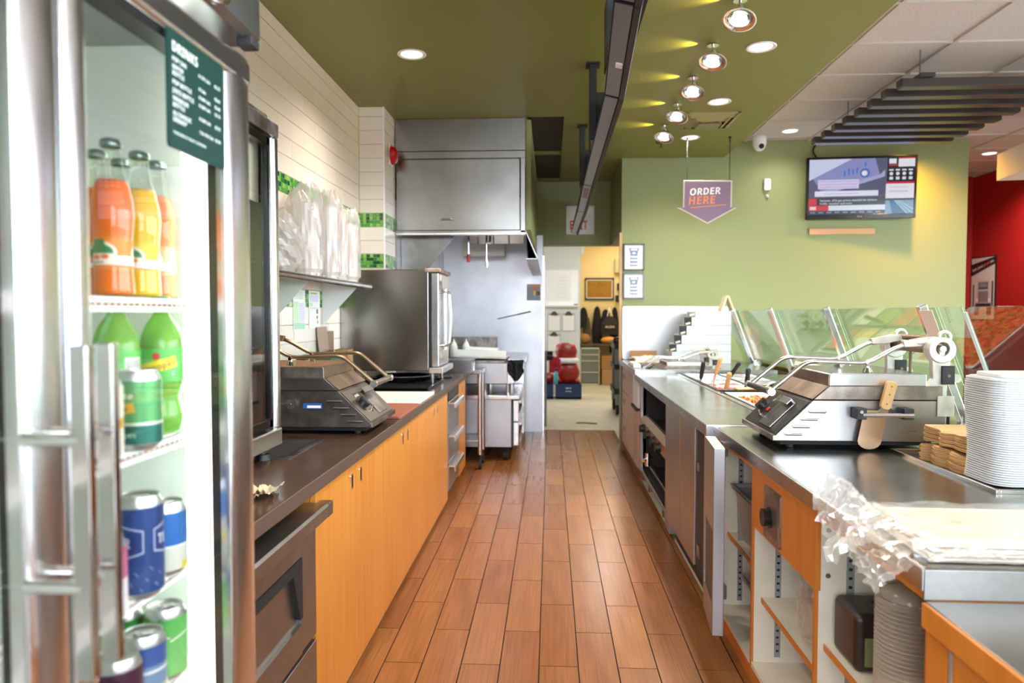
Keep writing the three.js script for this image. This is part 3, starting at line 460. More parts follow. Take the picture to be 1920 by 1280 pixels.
// ================= LEFT COUNTER =================
const LCX = -0.712;
{
  OFF = 0; const w = thing('worktop', 'long dark brown laminate worktop running along the left tiled wall', 'worktop', [-1.08, 0.83, -4.0]);
  // the drop-in pan leaves an opening
  mesh('top_slab', [bx(-1.449, LCX, 0.835, 0.88, -5.425, -2.79), bx(-1.25, LCX, 0.835, 0.88, -6.3, -5.425), bx(-1.449, LCX, 0.835, 0.88, -2.416, -1.4), bx(-0.908, LCX, 0.835, 0.88, -2.791, -2.415), bx(-1.449, -1.262, 0.835, 0.88, -2.791, -2.415)], M.brownTop, w);
  mesh('edge_band', bx(LCX - 0.002, LCX + 0.003, 0.835, 0.878, -6.3, -1.4, 0.002, 1), std({ color: 0x57473c, roughness: 0.45 }), w);
}
OFF = 0.06;
solo('drop_in_pan', [...pan(-1.25, -0.915, 0.76, 0.8825, -2.84, -2.49, 0.003, 0.02, 0.02)], M.steel, 'shallow steel pan sunk into the left worktop before the grill', 'pan');
OFF = 0.03;
// cabinets of the left counter
function doorCabinet(d0, dm, d1, label, handles) {
  const t = thing('base_cabinet', label, 'cabinet', [-1.1, 0, -(d0 + d1) / 2], 'left base cabinets');
  const x = -0.745;
  mesh('carcass', [bx(-1.4, x - 0.02, 0.02, 0.834, -d1 + 0.001, -d1 + 0.018), bx(-1.4, x - 0.02, 0.02, 0.834, -d0 - 0.018, -d0 - 0.001), bx(-1.4, -1.385, 0.02, 0.834, -d1 + 0.02, -d0 - 0.02), bx(-1.385, x - 0.02, 0.02, 0.04, -d1 + 0.02, -d0 - 0.02)], M.laminate, t);
  mesh('plinth', bx(x - 0.03, x - 0.012, 0, 0.03, -d1, -d0), M.dark, t);
  [[d0, dm, 1], [dm, d1, 0]].forEach(([a, b, farside]) => {
    const d = mesh('door', bx(x - 0.018, x, 0.026, 0.826, -b + 0.0018, -a - 0.0018, 0.001, 1), M.laminate, t);
    const hz = farside ? -b + 0.062 : -a - 0.062;
    if (!handles) return;
    const y = 0.752, ring = prism(rr(hz - 0.012, hz + 0.012, y - 0.031, y + 0.031, 0.011), 'x', x - 0.002, x + 0.004);
    const h = mesh('handle', ring, M.chrome, d);
    mesh('handle_recess', prism(rr(hz - 0.0075, hz + 0.0075, y - 0.024, y + 0.024, 0.0072), 'x', x + 0.0035, x + 0.0046), M.black, h);
  });
}
doorCabinet(2.26, 2.737, 3.19, 'orange wood-grain double cabinet nearest the stainless drawer unit, below the left grill', true);
doorCabinet(3.19, 3.67, 4.15, 'middle orange wood-grain double cabinet, below the red cutting board', true);
doorCabinet(4.15, 4.65, 5.2, 'far orange wood-grain double cabinet beside the steel drawer stack', true);
{
  const t = thing('drawer_unit', 'narrow stainless three-drawer stack between orange cabinets under the oven', 'drawer unit', [-1.05, 0, -5.52]);
  mesh('carcass', bx(-1.24, -0.766, 0.05, 0.83, -5.83, -5.21), M.steel, t);
  mesh('control_panel', bx(-0.765, -0.742, 0.745, 0.825, -5.82, -5.22, 0.003), M.black, t);
  [[0.5, 0.735], [0.28, 0.49], [0.08, 0.27]].forEach(([a, b]) => { const d = mesh('drawer', bx(-0.765, -0.74, a, b, -5.82, -5.22, 0.003), M.steelV, t); mesh('handle', prism([[-0.745, b - 0.005], [-0.7, b - 0.005], [-0.695, b - 0.015], [-0.695, b - 0.045], [-0.7, b - 0.045], [-0.703, b - 0.015], [-0.745, b - 0.013]], 'z', -5.79, -5.25), M.steelBright, d); });
}
{
  const t = thing('base_cabinet', 'narrow orange cabinet with one handle at the far end of the left counter', 'cabinet', [-1.05, 0, -6.07]);
  mesh('carcass', bx(-1.24, -0.765, 0.05, 0.83, -6.3, -5.84), M.laminate, t);
  const d = mesh('door', bx(-0.764, -0.745, 0.05, 0.826, -6.298, -5.842, 0.001, 1), M.laminate, t);
  const h = mesh('handle', prism(rr(-6.085, -6.06, 0.72, 0.782, 0.011), 'x', -0.747, -0.741), M.chrome, d);
  mesh('handle_recess', prism(rr(-6.08, -6.065, 0.727, 0.775, 0.007), 'x', -0.7415, -0.7404), M.black, h);
}
// stainless prep drawers at the near end
{
  const t = thing('prep_fridge', 'stainless prep fridge with overhanging lid and black recessed handle at the near left', 'fridge', [-1.05, 0, -1.84]);
  mesh('body', bx(-1.4, -0.765, 0.1, 0.74, -2.25, -1.42), M.steel, t);
  mesh('lid', prism([[-1.4, 0.75], [-0.712, 0.735], [-0.7, 0.738], [-0.698, 0.775], [-0.706, 0.781], [-1.4, 0.8]], 'z', -2.25, -1.4), M.steelDull, t); mesh('lid_lip', bx(-0.741, -0.699, 0.737, 0.78, -2.298, -2.25, 0.002), M.steelDull, t);
  const a = mesh('drawer_front', [bx(-0.765, -0.742, 0.365, 0.72, -2.25, -2.12, 0.002, 1), bx(-0.765, -0.742, 0.36, 0.45, -2.12, -1.42), bx(-0.765, -0.742, 0.655, 0.72, -2.12, -1.42), bx(-0.765, -0.755, 0.45, 0.655, -2.12, -1.42)], M.steelDull, t);
  mesh('handle', [prism([[-2.12, 0.652], [-2.12, 0.47], [-2.098, 0.472], [-2.045, 0.62], [-1.5, 0.62], [-1.5, 0.652]], 'x', -0.757, -0.739)], M.blackMatte, a);
  mesh('drawer_front', bx(-0.765, -0.742, 0.1, 0.345, -2.25, -1.42, 0.003), M.steelDull, t);
  mesh('plinth', bx(-1.38, -0.8, 0, 0.1, -2.24, -1.43), M.black, t);
}
solo('paper_scraps', [film(7, 4, (u, v) => [-0.79 + 0.05 * u, 0.8835 + 0.03 * Math.abs(pn(u * 5, v * 4)) * (1 + u) + 0.014 * u, -1.99 + 0.1 * v]), film(6, 4, (u, v) => [-0.83 + 0.07 * u, 0.884 + 0.04 * Math.abs(pn(u * 6, v * 5, 3)) + 0.012 * v, -2.0 + 0.08 * v]), film(5, 4, (u, v) => [-0.8 + 0.05 * u, 0.885 + 0.05 * Math.abs(pn(u * 6, v * 5, 7)) + 0.012 * v, -1.96 + 0.06 * v])], std({ color: 0xd9c2a0, roughness: 0.85, side: THREE.DoubleSide }), 'small heap of torn tan paper on the worktop edge by the cooler', 'paper');

OFF = 0;
// ================= PANINI GRILLS =================
// built with its front at x = 0 facing +x, feet on y = 0
function makeGrill(label, m) {
  const t = thing('panini_grill', label, 'grill', [0, 0, 0]), W = 0.215;
  each('foot', [[-0.07, 1], [-0.07, -1], [-0.56, 1], [-0.56, -1]].map(([x, s]) => cyl([x, 0, s * 0.17], [x, 0.035, s * 0.17], 0.013, 0.017)), M.rubber, t);
  mesh('body', prism([[-0.615, 0.03], [-0.004, 0.03], [0, 0.034], [0, 0.045], [-0.14, 0.181], [-0.615, 0.181]], 'z', -W, W, 0.0025), m.body, t);
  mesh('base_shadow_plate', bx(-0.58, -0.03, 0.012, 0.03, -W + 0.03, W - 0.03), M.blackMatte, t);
  const sl = []; for (const s of [1, -1]) for (let i = 0; i < 4; i++) sl.push([-0.12 - 0.068 + i * 0.0285, -0.12 + i * 0.0285, 0.139 - i * 0.0278, s]);
  for (const [a, b, y, s] of sl) { const l = mesh('louvre', bx(a, b, y - 0.0035, y + 0.003, s * (W - 0.002), s * (W + 0.005), 0.003), m.louvre || m.body, t); mesh('slot', bx(a + 0.005, b - 0.005, y - 0.0055, y - 0.0028, s * (W + 0.0002), s * (W + 0.0046)), M.black, l); }
  // sloping control panel
  const ang = Math.atan2(0.136, 0.14), onSlope = (g) => { g.rotateZ(-ang); return g.translate(-0.07, 0.113, 0); };  // local: x down the slope, y out of it
  const cp = mesh('control_panel', onSlope(bx(-0.085, 0.088, 0, 0.004, -W + 0.012, W - 0.012, 0.0015, 1)), m.panel, t);
  mesh('lip', bx(-0.006, 0.006, 0.03, 0.05, -W, W, 0.002), m.edge, t);
  const kn = mesh('dial_plate', onSlope(cyl([0.005, 0.004, 0.135], [0.005, 0.007, 0.135], 0.03, 0.03, 28)), M.dark, cp);
  mesh('knob', [onSlope(cyl([0.005, 0.006, 0.135], [0.005, 0.028, 0.135], 0.022, 0.018, 24)), onSlope(bx(-0.02, 0.03, 0.014, 0.036, 0.129, 0.141, 0.004))], M.black, kn);
  mesh('pilot_lamp', onSlope(bx(0.0, 0.018, 0.004, 0.01, 0.055, 0.075, 0.002)), std({ color: 0xb3331f, roughness: 0.3 }), cp);
  mesh('switch', [onSlope(cyl([0.045, 0.004, 0.08], [0.045, 0.008, 0.08], 0.009)), onSlope(cyl([0.045, 0.006, 0.08], [0.035, 0.026, 0.08], 0.004, 0.005))], M.chrome, cp);
  mesh('grease_tray', [onSlope(bx(-0.05, 0.076, 0.004, 0.01, -0.12, 0.02, 0.002)), onSlope(bx(-0.06, -0.05, 0.004, 0.028, -0.12, 0.02, 0.002)), onSlope(bx(-0.06, -0.03, 0.024, 0.03, -0.12, 0.02, 0.002))], m.tray, cp);
  mesh('lettering', onSlope(new THREE.PlaneGeometry(0.07, 0.03).rotateX(-Math.PI / 2).rotateY(-Math.PI / 2 + Math.PI).translate(-0.045, 0.0046, 0.08)), std({ roughness: 0.5, map: canvasTex(128, 64, (g, w, h) => { g.fillStyle = '#2c2620'; g.fillRect(0, 0, w, h); g.fillStyle = '#e8e2da'; g.font = 'italic bold 40px serif'; g.fillText('panini', 10, 44); }) }), cp, true);
  // upper platen: lower slab, upper box
  mesh('upper_plate', prism([[-0.6, 0.184], [-0.14, 0.184], [-0.196, 0.2335], [-0.6, 0.2335]], 'z', -W - 0.003, W + 0.003, 0.002), m.slab, t);
  mesh('plate_front', prism([[-0.1385, 0.186], [-0.134, 0.186], [-0.191, 0.234], [-0.1955, 0.234]], 'z', -W + 0.004, W - 0.004), m.front, t);
  const lid = mesh('lid_box', prism([[-0.545, 0.234], [-0.199, 0.234], [-0.2, 0.276], [-0.204, 0.279], [-0.545, 0.277]], 'z', -W + 0.004, W - 0.004, 0.002), m.lid, t);
  mesh('lid_front', bx(-0.2, -0.1955, 0.2365, 0.2745, -W + 0.01, W - 0.01), m.front, lid);
  mesh('lid_top', bx(-0.535, -0.21, 0.2775, 0.2805, -W + 0.01, W - 0.01), m.top, lid);
  // arms, grip, brackets
  for (const s of [1, -1]) {
    const z = s * 0.135;
    const arm = mesh('arm', tube([[-0.006, 0.205, z], [-0.142, 0.321, z], [-0.364, 0.313, z], [-0.485, 0.381, z], [-0.58, 0.394, z]], 0.0085, 0.035, 10), m.arm, t);
    mesh('arm_bracket', [cyl([-0.364, 0.28, z], [-0.364, 0.297, z], 0.02, 0.012), cyl([-0.364, 0.29, z], [-0.364, 0.322, z], 0.008), cyl([-0.364, 0.309, z - 0.017], [-0.364, 0.309, z + 0.017], 0.007, 0.007, 10)], M.chrome, arm);
    mesh('clamp', [cyl([-0.5, 0.383, z], [-0.555, 0.392, z], 0.0125), cyl([-0.515, 0.376, z], [-0.515, 0.401, z], 0.006, 0.006, 8), cyl([-0.54, 0.38, z], [-0.54, 0.405, z], 0.006, 0.006, 8)], m.cast2, arm);
    // hinge tower: cast eye on a post
    const zt = s * 0.178, eye = new THREE.ExtrudeGeometry((() => { const q = new THREE.Shape(); q.absarc(0, 0, 0.045, 0, Math.PI * 2, false); const h = new THREE.Path(); h.absarc(0, 0.004, 0.027, 0, Math.PI * 2, true); q.holes.push(h); return q; })(), { depth: 0.044, bevelEnabled: true, bevelSize: 0.003, bevelThickness: 0.003, bevelSegments: 2, curveSegments: 20 }).translate(-0.605, 0.366, zt - 0.022);
    const tw = mesh('hinge_tower', [eye, bx(-0.616, -0.594, 0.325, 0.378, zt - 0.02, zt + 0.02, 0.004), cyl([-0.605, 0.37, zt - 0.026], [-0.605, 0.37, zt + 0.026], 0.012), prism([[-0.64, 0.335], [-0.573, 0.335], [-0.577, 0.26], [-0.555, 0.228], [-0.515, 0.205], [-0.515, 0.185], [-0.625, 0.185], [-0.63, 0.24]], 'z', zt - 0.014, zt + 0.014, 0.003), prism([[-0.555, 0.376], [-0.495, 0.374], [-0.49, 0.396], [-0.555, 0.409], [-0.61, 0.414], [-0.62, 0.394]], 'z', z - 0.013, z + 0.013, 0.003)], m.cast, t);
    mesh('hinge_ear', [new THREE.TorusGeometry(0.02, 0.0075, 10, 22).translate(-0.628, 0.412, zt - s * 0.012), cyl([-0.6, 0.398, zt - s * 0.012], [-0.53, 0.388, z], 0.009)], M.cast, tw);
    mesh('spring_bolt', cyl([-0.628, 0.272, zt - 0.027], [-0.628, 0.272, zt + 0.024], 0.006, 0.006, 10), M.steelBrown, tw);
    mesh('spring_box', bx(-0.65, -0.605, 0.24, 0.308, zt - 0.024, zt + 0.02, 0.002), M.dark, tw);
    each('bracket_plate', [bx(-0.64, -0.58, 0.125, 0.2, s * (W + 0.002), s * (W + 0.006), 0.001, 1), cyl([-0.66, 0.262, zt - 0.02], [-0.66, 0.262, zt + 0.02], 0.016)], m.cast, tw);
  }
  const gr = mesh('grip', cyl([-0.004, 0.205, -0.155], [-0.004, 0.205, 0.158], 0.0125, 0.0125, 18), m.grip, t);
  each('grip_cap', [cyl([-0.004, 0.205, 0.135], [-0.004, 0.205, 0.163], 0.0145), cyl([-0.004, 0.205, -0.163], [-0.004, 0.205, -0.14], 0.0145)], M.steelBright, gr);
  each('cross_rod', [cyl([-0.605, 0.366, -0.19], [-0.605, 0.366, 0.19], 0.017), cyl([-0.623, 0.404, -0.17], [-0.623, 0.404, 0.17], 0.011), cyl([-0.603, 0.2, -0.178], [-0.603, 0.2, 0.178], 0.008), cyl([-0.603, 0.2, 0.03], [-0.603, 0.36, 0.03], 0.006)], m.cast2, t);
  mesh('back_cover', bx(-0.632, -0.616, 0.04, 0.175, -W + 0.01, W - 0.01), M.black, t);
  return t;
}
const bright = { body: M.steel, slab: M.steelDirty, lid: M.steelBright, top: M.steelTop, panel: std({ color: 0x2c2620, metalness: 0.3, roughness: 0.45 }), edge: M.steelDirty, tray: M.steel, arm: M.steelBright, cast: M.cast, cast2: M.steelBrown, grip: std({ color: 0x3a3431, roughness: 0.5 }), front: M.steelBrown };
const used_ = { body: std({ color: 0xffffff, map: smudge(0x3f3a37, 0x77706a, 133, 3), metalness: 0.85, roughness: 0.5 }), louvre: M.steelDirty, slab: M.steel, lid: M.steelDirty, top: M.rust, panel: std({ color: 0x6d645a, metalness: 0.7, roughness: 0.45 }), edge: M.steelDirty, tray: M.steelDirty, arm: std({ color: 0xa89478, metalness: 0.9, roughness: 0.3 }), cast: M.rust, cast2: M.rust, grip: M.steelDirty, front: M.steelBrown };
const grillL = makeGrill('dark worn panini grill with rusty top and blue sticker on left counter', used_);
grillL.position.set(-0.735, 0.881, -3.13);
{
  const t = grillL, W = 0.2166;
  const save = t.position.clone(); t.position.set(0, 0, 0);
  const st = mesh('sticker', bx(-0.285, -0.205, 0.108, 0.13, W, W + 0.0008), std({ color: 0x2458a8, roughness: 0.4 }), t);
  mesh('sticker_print', decal('+z', W + 0.001, -0.268, -0.21, 0.11, 0.121), M.white, st, true);
  mesh('side_rod', [cyl([-0.33, 0.128, W + 0.012], [-0.5, 0.128, W + 0.012], 0.006), cyl([-0.33, 0.128, W], [-0.33, 0.128, W + 0.016], 0.022, 0.022, 20)], M.steelBright, t);
  t.position.copy(save);
}
OFF = -0.035;
const grillR = makeGrill('bright stainless panini grill with spatula hanging on its side, on the near right counter', bright);
grillR.position.set(0.828, 0.881, -2.875); grillR.rotation.y = Math.PI;
OFF = 0;
const grillF = copy(grillR, [0.8, 0.776, -6.36], Math.PI, 'flatter stainless grill on the far right counter in front of the steel backsplash');
grillF.scale.set(0.95, 0.7, 0.95);
OFF = -0.035;
// spatula and its holder on the side of the right grill
{
  const h = thing('spatula_holder', 'black bracket with steel rod holding a spatula on the grill side', 'holder', [1.2, 1.0, -2.64]);
  each('bracket', [bx(1.102, 1.135, 1.0, 1.04, -2.655, -2.6, 0.002), bx(1.265, 1.3, 1.0, 1.04, -2.655, -2.6, 0.002), prism([[1.265, 1.038], [1.29, 1.038], [1.302, 1.02], [1.302, 1.004], [1.265, 1.004]], 'z', -2.612, -2.604)], M.dark, h);
  mesh('rod', cyl([1.12, 1.016, -2.602], [1.298, 1.016, -2.602], 0.0085, 0.0085, 16), M.steelBright, h);
  each('screw', [cyl([1.25, 1.035, -2.655], [1.25, 1.035, -2.648], 0.006), cyl([1.115, 1.028, -2.6], [1.115, 1.028, -2.596], 0.006)], M.steelBright, h);
  const s = thing('spatula', 'steel spatula with worn pale wooden handle hanging in the grill side bracket', 'spatula', [1.18, 0.9, -2.625]);
  const o = []; for (const p of [[1.138, 1.03], [1.222, 1.03], [1.202, 0.925]]) o.push(p); for (let i = 0; i <= 8; i++) { const a = -i * Math.PI / 8; o.push([1.158 + 0.042 * Math.cos(a), 0.918 + 0.03 * Math.sin(a)]); }
  const bg = prism(o, 'z', -2.631, -2.629); mesh('blade', bg, std({ color: 0xc9a98a, metalness: 1, roughness: 0.32 }), s);
  mesh('tang', prism([[1.18, 1.02], [1.222, 1.03], [1.232, 1.05], [1.21, 1.052]], 'z', -2.633, -2.627), M.steelDirty, s);
  const hp = rr(-0.019, 0.019, 0, 0.105, 0.014); const hg = prism(hp, 'z', -2.638, -2.62, 0.003); rot(hg, 0, 0, -0.25); hg.translate(1.208, 1.035, 0);
  const hm = mesh('handle', hg, M.woodHandle, s);
  each('rivet', [[0.02, 0], [0.055, 0], [0.085, 0]].map(([k]) => cyl([1.208 + 0.25 * k, 1.035 + 0.97 * k, -2.64], [1.208 + 0.25 * k, 1.035 + 0.97 * k, -2.618], 0.003, 0.003, 10)), M.steelBrown, hm);
}

OFF = 0;
// ================= LEFT COUNTER TOP THINGS =================
solo('cutting_board', prism(rr(-1.1, -0.722, -4.46, -3.885, 0.015), 'y', 0.8805, 0.8935, 0.002), std({ color: 0xefe4d6, roughness: 0.5 }), 'white plastic cutting board on left worktop in front of the oven', 'cutting board');
solo('cutting_board', prism(rr(-1.08, -0.708, -3.875, -3.37, 0.015), 'y', 0.8805, 0.8935, 0.002), std({ color: 0x9c5b46, roughness: 0.5 }), 'red-brown cutting board on left worktop beside the dark grill', 'cutting board');
{ const t = thing('drip_tray', 'black ribbed tray lying on left worktop below the oven', 'tray', [-1.05, 0.881, -4.86]);
  mesh('tray_body', pan(-1.36, -0.79, 0.881, 0.9, -5.3, -4.6, 0.004, 0.004, 0.008), M.blackGloss, t);
  const g = []; for (let z = -5.26; z < -4.63; z += 0.024) g.push(bx(-1.35, -0.81, 0.885, 0.893, z, z + 0.01)); each('rib', g, M.black, t); }
{ const t = thing('black_pan', 'round black pizza pan lying between the oven legs', 'pan', [-1.05, 0.9, -5.12]);
  mesh('pan_body', mv(lathe([[0, 0], [0.17, 0], [0.19, 0.035], [0.197, 0.035], [0.178, 0], [0.17, -0.003], [0, -0.003]], 40), -1.05, 0.905, -5.12), M.blackGloss, t);
  mesh('rim', mv(new THREE.TorusGeometry(0.195, 0.004, 8, 40).rotateX(Math.PI / 2), -1.05, 0.94, -5.12), M.steelDirty, t); }
OFF = 0.03;
// convection oven
{
  const t = thing('convection_oven', 'stainless convection oven on steel legs with looped door handle on left counter', 'oven', [-1.13, 0.881, -5.17]);
  each('leg', [[-0.815, -4.96], [-0.815, -5.39], [-1.4, -4.96], [-1.4, -5.39]].map(([x, z]) => [cyl([x, 0.881, z], [x, 0.986, z], 0.011, 0.016), cyl([x, 0.881, z], [x, 0.889, z], 0.016)]), M.steelBright, t);
  mesh('body', bx(-1.448, -0.835, 0.986, 1.683, -5.425, -4.93, 0.006), M.steelBrushed, t);
  mesh('top_cap', bx(-0.86, -0.748, 1.664, 1.69, -5.43, -4.925, 0.005), std({ color: 0xffffff, map: smudge(0x8f6a52, 0xcfc6be, 143, 5), metalness: 0.9, roughness: 0.35 }), t);
  mesh('front_gap', bx(-0.836, -0.815, 0.99, 1.664, -5.42, -4.935), M.black, t);
  mesh('sill', bx(-0.83, -0.735, 0.97, 1.01, -5.44, -4.92, 0.004), M.steelBright, t);
  const d = mesh('door', [bx(-0.815, -0.765, 1.015, 1.66, -5.42, -5.31, 0.006), bx(-0.815, -0.765, 1.015, 1.66, -5.04, -4.935, 0.006), bx(-0.815, -0.765, 1.56, 1.66, -5.31, -5.04, 0.004), bx(-0.815, -0.765, 1.015, 1.12, -5.31, -5.04, 0.004)], M.steelBright, t);
  mesh('door_glass', bx(-0.8, -0.775, 1.12, 1.56, -5.31, -5.04), M.blackGloss, d);
  mesh('handle', tube([[-0.765, 1.53, -5.0], [-0.7, 1.535, -5.0], [-0.688, 1.33, -5.0], [-0.7, 1.155, -5.0], [-0.765, 1.16, -5.0]], 0.009, 0.05, 10), M.chrome, d);
  each('hinge', [1.58, 1.1].map((y) => bx(-0.77, -0.752, y - 0.03, y + 0.03, -5.03, -5.005, 0.004)), M.steelDirty, d);
}
// power cord coil by the oven
solo('power_cord', tube([[-0.86, 0.9065, -5.5], [-0.8, 0.9065, -5.56], [-0.77, 0.9065, -5.65], [-0.83, 0.9065, -5.74], [-0.92, 0.9065, -5.7], [-0.93, 0.9065, -5.58], [-0.88, 0.9085, -5.52], [-0.8, 0.91, -5.62]], 0.009, 0.06, 8).map((g) => mv(g, 0, -0.016, 0)), M.black, 'black power cord coiled on the worktop beyond the oven', 'cord');
OFF = 0;
// wall shelf
{
  const t = thing('wall_shelf', 'stainless wall shelf with rolled front edge and two triangular brackets', 'shelf', [-1.3, 1.3, -3.5]);
  mesh('board', [bx(-1.448, -1.165, 1.566, 1.57, -4.6, -2.2), bx(-1.448, -1.444, 1.57, 1.62, -4.6, -2.2), bx(-1.448, -1.2, 1.57, 1.572, -4.603, -4.6)], M.steelTop, t);
  mesh('rolled_edge', [cyl([-1.165, 1.553, -4.6], [-1.165, 1.553, -2.2], 0.017, 0.017, 20), ball(-1.165, 1.553, -4.6, 0.017)], M.steelTop, t);
  for (const d of [3.59, 4.5]) mesh('bracket', [prism([[-1.445, 1.564], [-1.215, 1.564], [-1.215, 1.552], [-1.435, 1.315], [-1.445, 1.315]], 'z', -d - 0.0015, -d + 0.0015), prism([[-1.445, 1.564], [-1.44, 1.564], [-1.44, 1.315], [-1.445, 1.315]], 'z', -d - 0.02, -d + 0.002)], std({ color: 0xe7ebe8, metalness: 0.15, roughness: 0.4 }), t);
}
// cup sleeves in plastic bags on the shelf
function cupBag(x, d, r, h, tilt, seed, label) {
  const t = thing('cup_sleeve', label, 'bagged cups', [0, 0, 0], 'bags of paper cups on the wall shelf');
  const cups = []; for (let i = 0; i < 12; i++) { const y = 0.01 + i * (h - 0.14) / 11; cups.push([r * 0.8, y], [r * 0.86, y + 0.012], [r * 0.8, y + 0.013]); } cups.unshift([0, 0.008], [r * 0.62, 0.008]); cups.push([r * 0.82, h - 0.1], [0, h - 0.098]);
  mesh('paper_cups', lathe(cups, 24), std({ color: 0xeae3dc, roughness: 0.8 }), t);
  const N = 40; mesh('plastic_bag', film(N, 26, (u, v) => { const a = u * Math.PI * 2, c = u === 1 ? 0 : a, top = Math.max(0, (v - 0.8) / 0.2), k = r * (1.03 + 0.13 * pn(Math.cos(c) * 2.4 + seed, Math.sin(c) * 2.4, v * 2.2) + 0.16 * Math.abs(pn(Math.cos(c) * 6 + seed, Math.sin(c) * 6, v * 3)) + 0.1 * top * Math.sin(c * 5 + seed)) * (1 - 0.62 * top ** 1.5) * (v < 0.04 ? 0.85 : 1); return [k * Math.cos(a) + top * 0.02 * Math.sin(seed), 0.004 + v * h + 0.03 * top * pn(Math.cos(c) * 3, Math.sin(c) * 3, seed), k * Math.sin(a)]; }), M.filmMilky, t);
  t.position.set(x, 1.5705, -d); t.rotation.z = tilt;
}
cupBag(-1.28, 3.72, 0.088, 0.485, 0.0, 2, 'leftmost tall bag of paper cups in clear plastic on the wall shelf');
cupBag(-1.36, 3.9, 0.066, 0.49, 0.02, 5, 'bag of paper cups behind the leftmost tall one on the wall shelf');
cupBag(-1.26, 4.02, 0.074, 0.5, 0.0, 8, 'middle bag of paper cups on the wall shelf, standing straight');
cupBag(-1.27, 4.24, 0.064, 0.49, 0, 11, 'narrow bag of paper cups, second from the shelf end');
cupBag(-1.28, 4.48, 0.08, 0.46, 0.0, 14, 'bag of paper cups at the far shelf end, plastic knotted at its top');
{ const t = thing('lid_bag', 'crumpled clear plastic bag of cup lids at the near end of wall shelf', 'bag', [-1.27, 1.5705, -3.33]);
  mesh('plastic_bag', film(34, 18, (u, v) => { const a = u * 2 * Math.PI, b = v * Math.PI, q = 1 + 0.34 * pn(Math.cos(a) * Math.sin(b) * 2.6, Math.cos(b) * 3, Math.sin(a) * Math.sin(b) * 2.6) + 0.3 * Math.abs(pn(Math.cos(a) * Math.sin(b) * 7, Math.cos(b) * 7, Math.sin(a) * Math.sin(b) * 7)); return [-1.28 + 0.105 * q * Math.cos(a) * Math.sin(b), 1.5705 + Math.max(0, 0.125 - 0.145 * q * Math.cos(b)), -3.33 + 0.12 * q * Math.sin(a) * Math.sin(b)]; }), M.filmMilky, t);
  const g = []; for (let i = 0; i < 7; i++) g.push(rot(cyl([-1.28, 1.6 + i * 0.02, -3.33], [-1.28, 1.606 + i * 0.02, -3.33], 0.045, 0.045, 20), 0.2 * Math.sin(i), 0, 0.2 * Math.cos(i * 2), [-1.28, 1.6, -3.33])); each('cup_lid', g, M.white, t); }
// papers and small things at the wall under the shelf
const wallPaper = (name, d0, d1, y0, y1, x, draw, label) => { const o = solo(name, bx(x - 0.001, x, y0, y1, -d1, -d0), M.paper, label, 'poster'); mesh('poster_print', decal('+x', x + 0.0004, -d1 + 0.001, -d0 - 0.001, y0 + 0.001, y1 - 0.001), print(256, 512, draw, { roughness: 0.3 }), o, true); };
wallPaper('wall_notice', 3.99, 4.19, 1.283, 1.52, -1.4475, (g, w, h) => { g.fillStyle = '#eef1e8'; g.fillRect(0, 0, w, h); g.fillStyle = '#bfe3a8'; g.fillRect(10, 150, 96, 260); g.fillStyle = '#cfc4e6'; for (let i = 0; i < 10; i++) g.fillRect(116, 170 + i * 24, 120, 16); g.fillStyle = '#a9d8b8'; g.fillRect(10, 415, 236, 80); g.fillStyle = '#9fb39a'; for (let i = 0; i < 6; i++) g.fillRect(20, 30 + i * 16, 180, 5); }, 'pale green and lilac notice taped to the tiles under the shelf');
wallPaper('wall_notice', 4.255, 4.46, 1.29, 1.52, -1.4475, (g, w, h) => { g.fillStyle = '#f4f2ee'; g.fillRect(0, 0, w, h); g.fillStyle = '#8cc46a'; g.font = 'bold 30px sans-serif'; g.fillRect(40, 22, 150, 22); g.fillStyle = '#dcd8e8'; g.fillRect(20, 60, 200, 90); g.fillStyle = '#e0b84a'; g.fillRect(20, 230, 200, 10); g.fillStyle = '#bfe0cf'; g.fillRect(20, 160, 60, 50); g.fillStyle = '#444'; g.fillRect(170, 250, 40, 60); g.beginPath(); g.ellipse(190, 360, 16, 24, 0, 0, 7); g.fill(); g.fillStyle = '#c86a2b'; g.beginPath(); g.ellipse(200, 430, 16, 22, 0, 0, 7); g.fill(); }, 'white notice with food pictures on the tiles between shelf brackets');
solo('cardboard_piece', [rot(bx(-1.4, -1.395, 0.881, 1.3, -4.56, -4.37), 0, 0, 0.1, [-1.4, 0.881, -4.6]), bx(-1.44, -1.392, 0.881, 1.27, -4.565, -4.56)], std({ color: 0xb79c88, roughness: 0.85 }), 'upright piece of brown cardboard leaning at the wall behind the dark grill', 'cardboard');
{ const t = thing('green_box', 'flat dark green carton behind the dark grill near the oven', 'box', [-1.3, 0.881, -4.25]); mesh('carton', bx(-1.44, -1.29, 0.881, 1.14, -4.36, -4.16, 0.003), std({ color: 0x2f6b5a, roughness: 0.5 }), t); mesh('flap', bx(-1.44, -1.28, 1.14, 1.144, -4.4, -4.14), std({ color: 0xcfe3da, roughness: 0.5 }), t); }
solo('cardboard_box', [bx(-1.345, -1.265, 0.881, 1.155, -4.55, -4.43), bx(-1.348, -1.262, 1.15, 1.157, -4.553, -4.427)], M.cardboard, 'small brown carton between the dark grill and the oven', 'box');
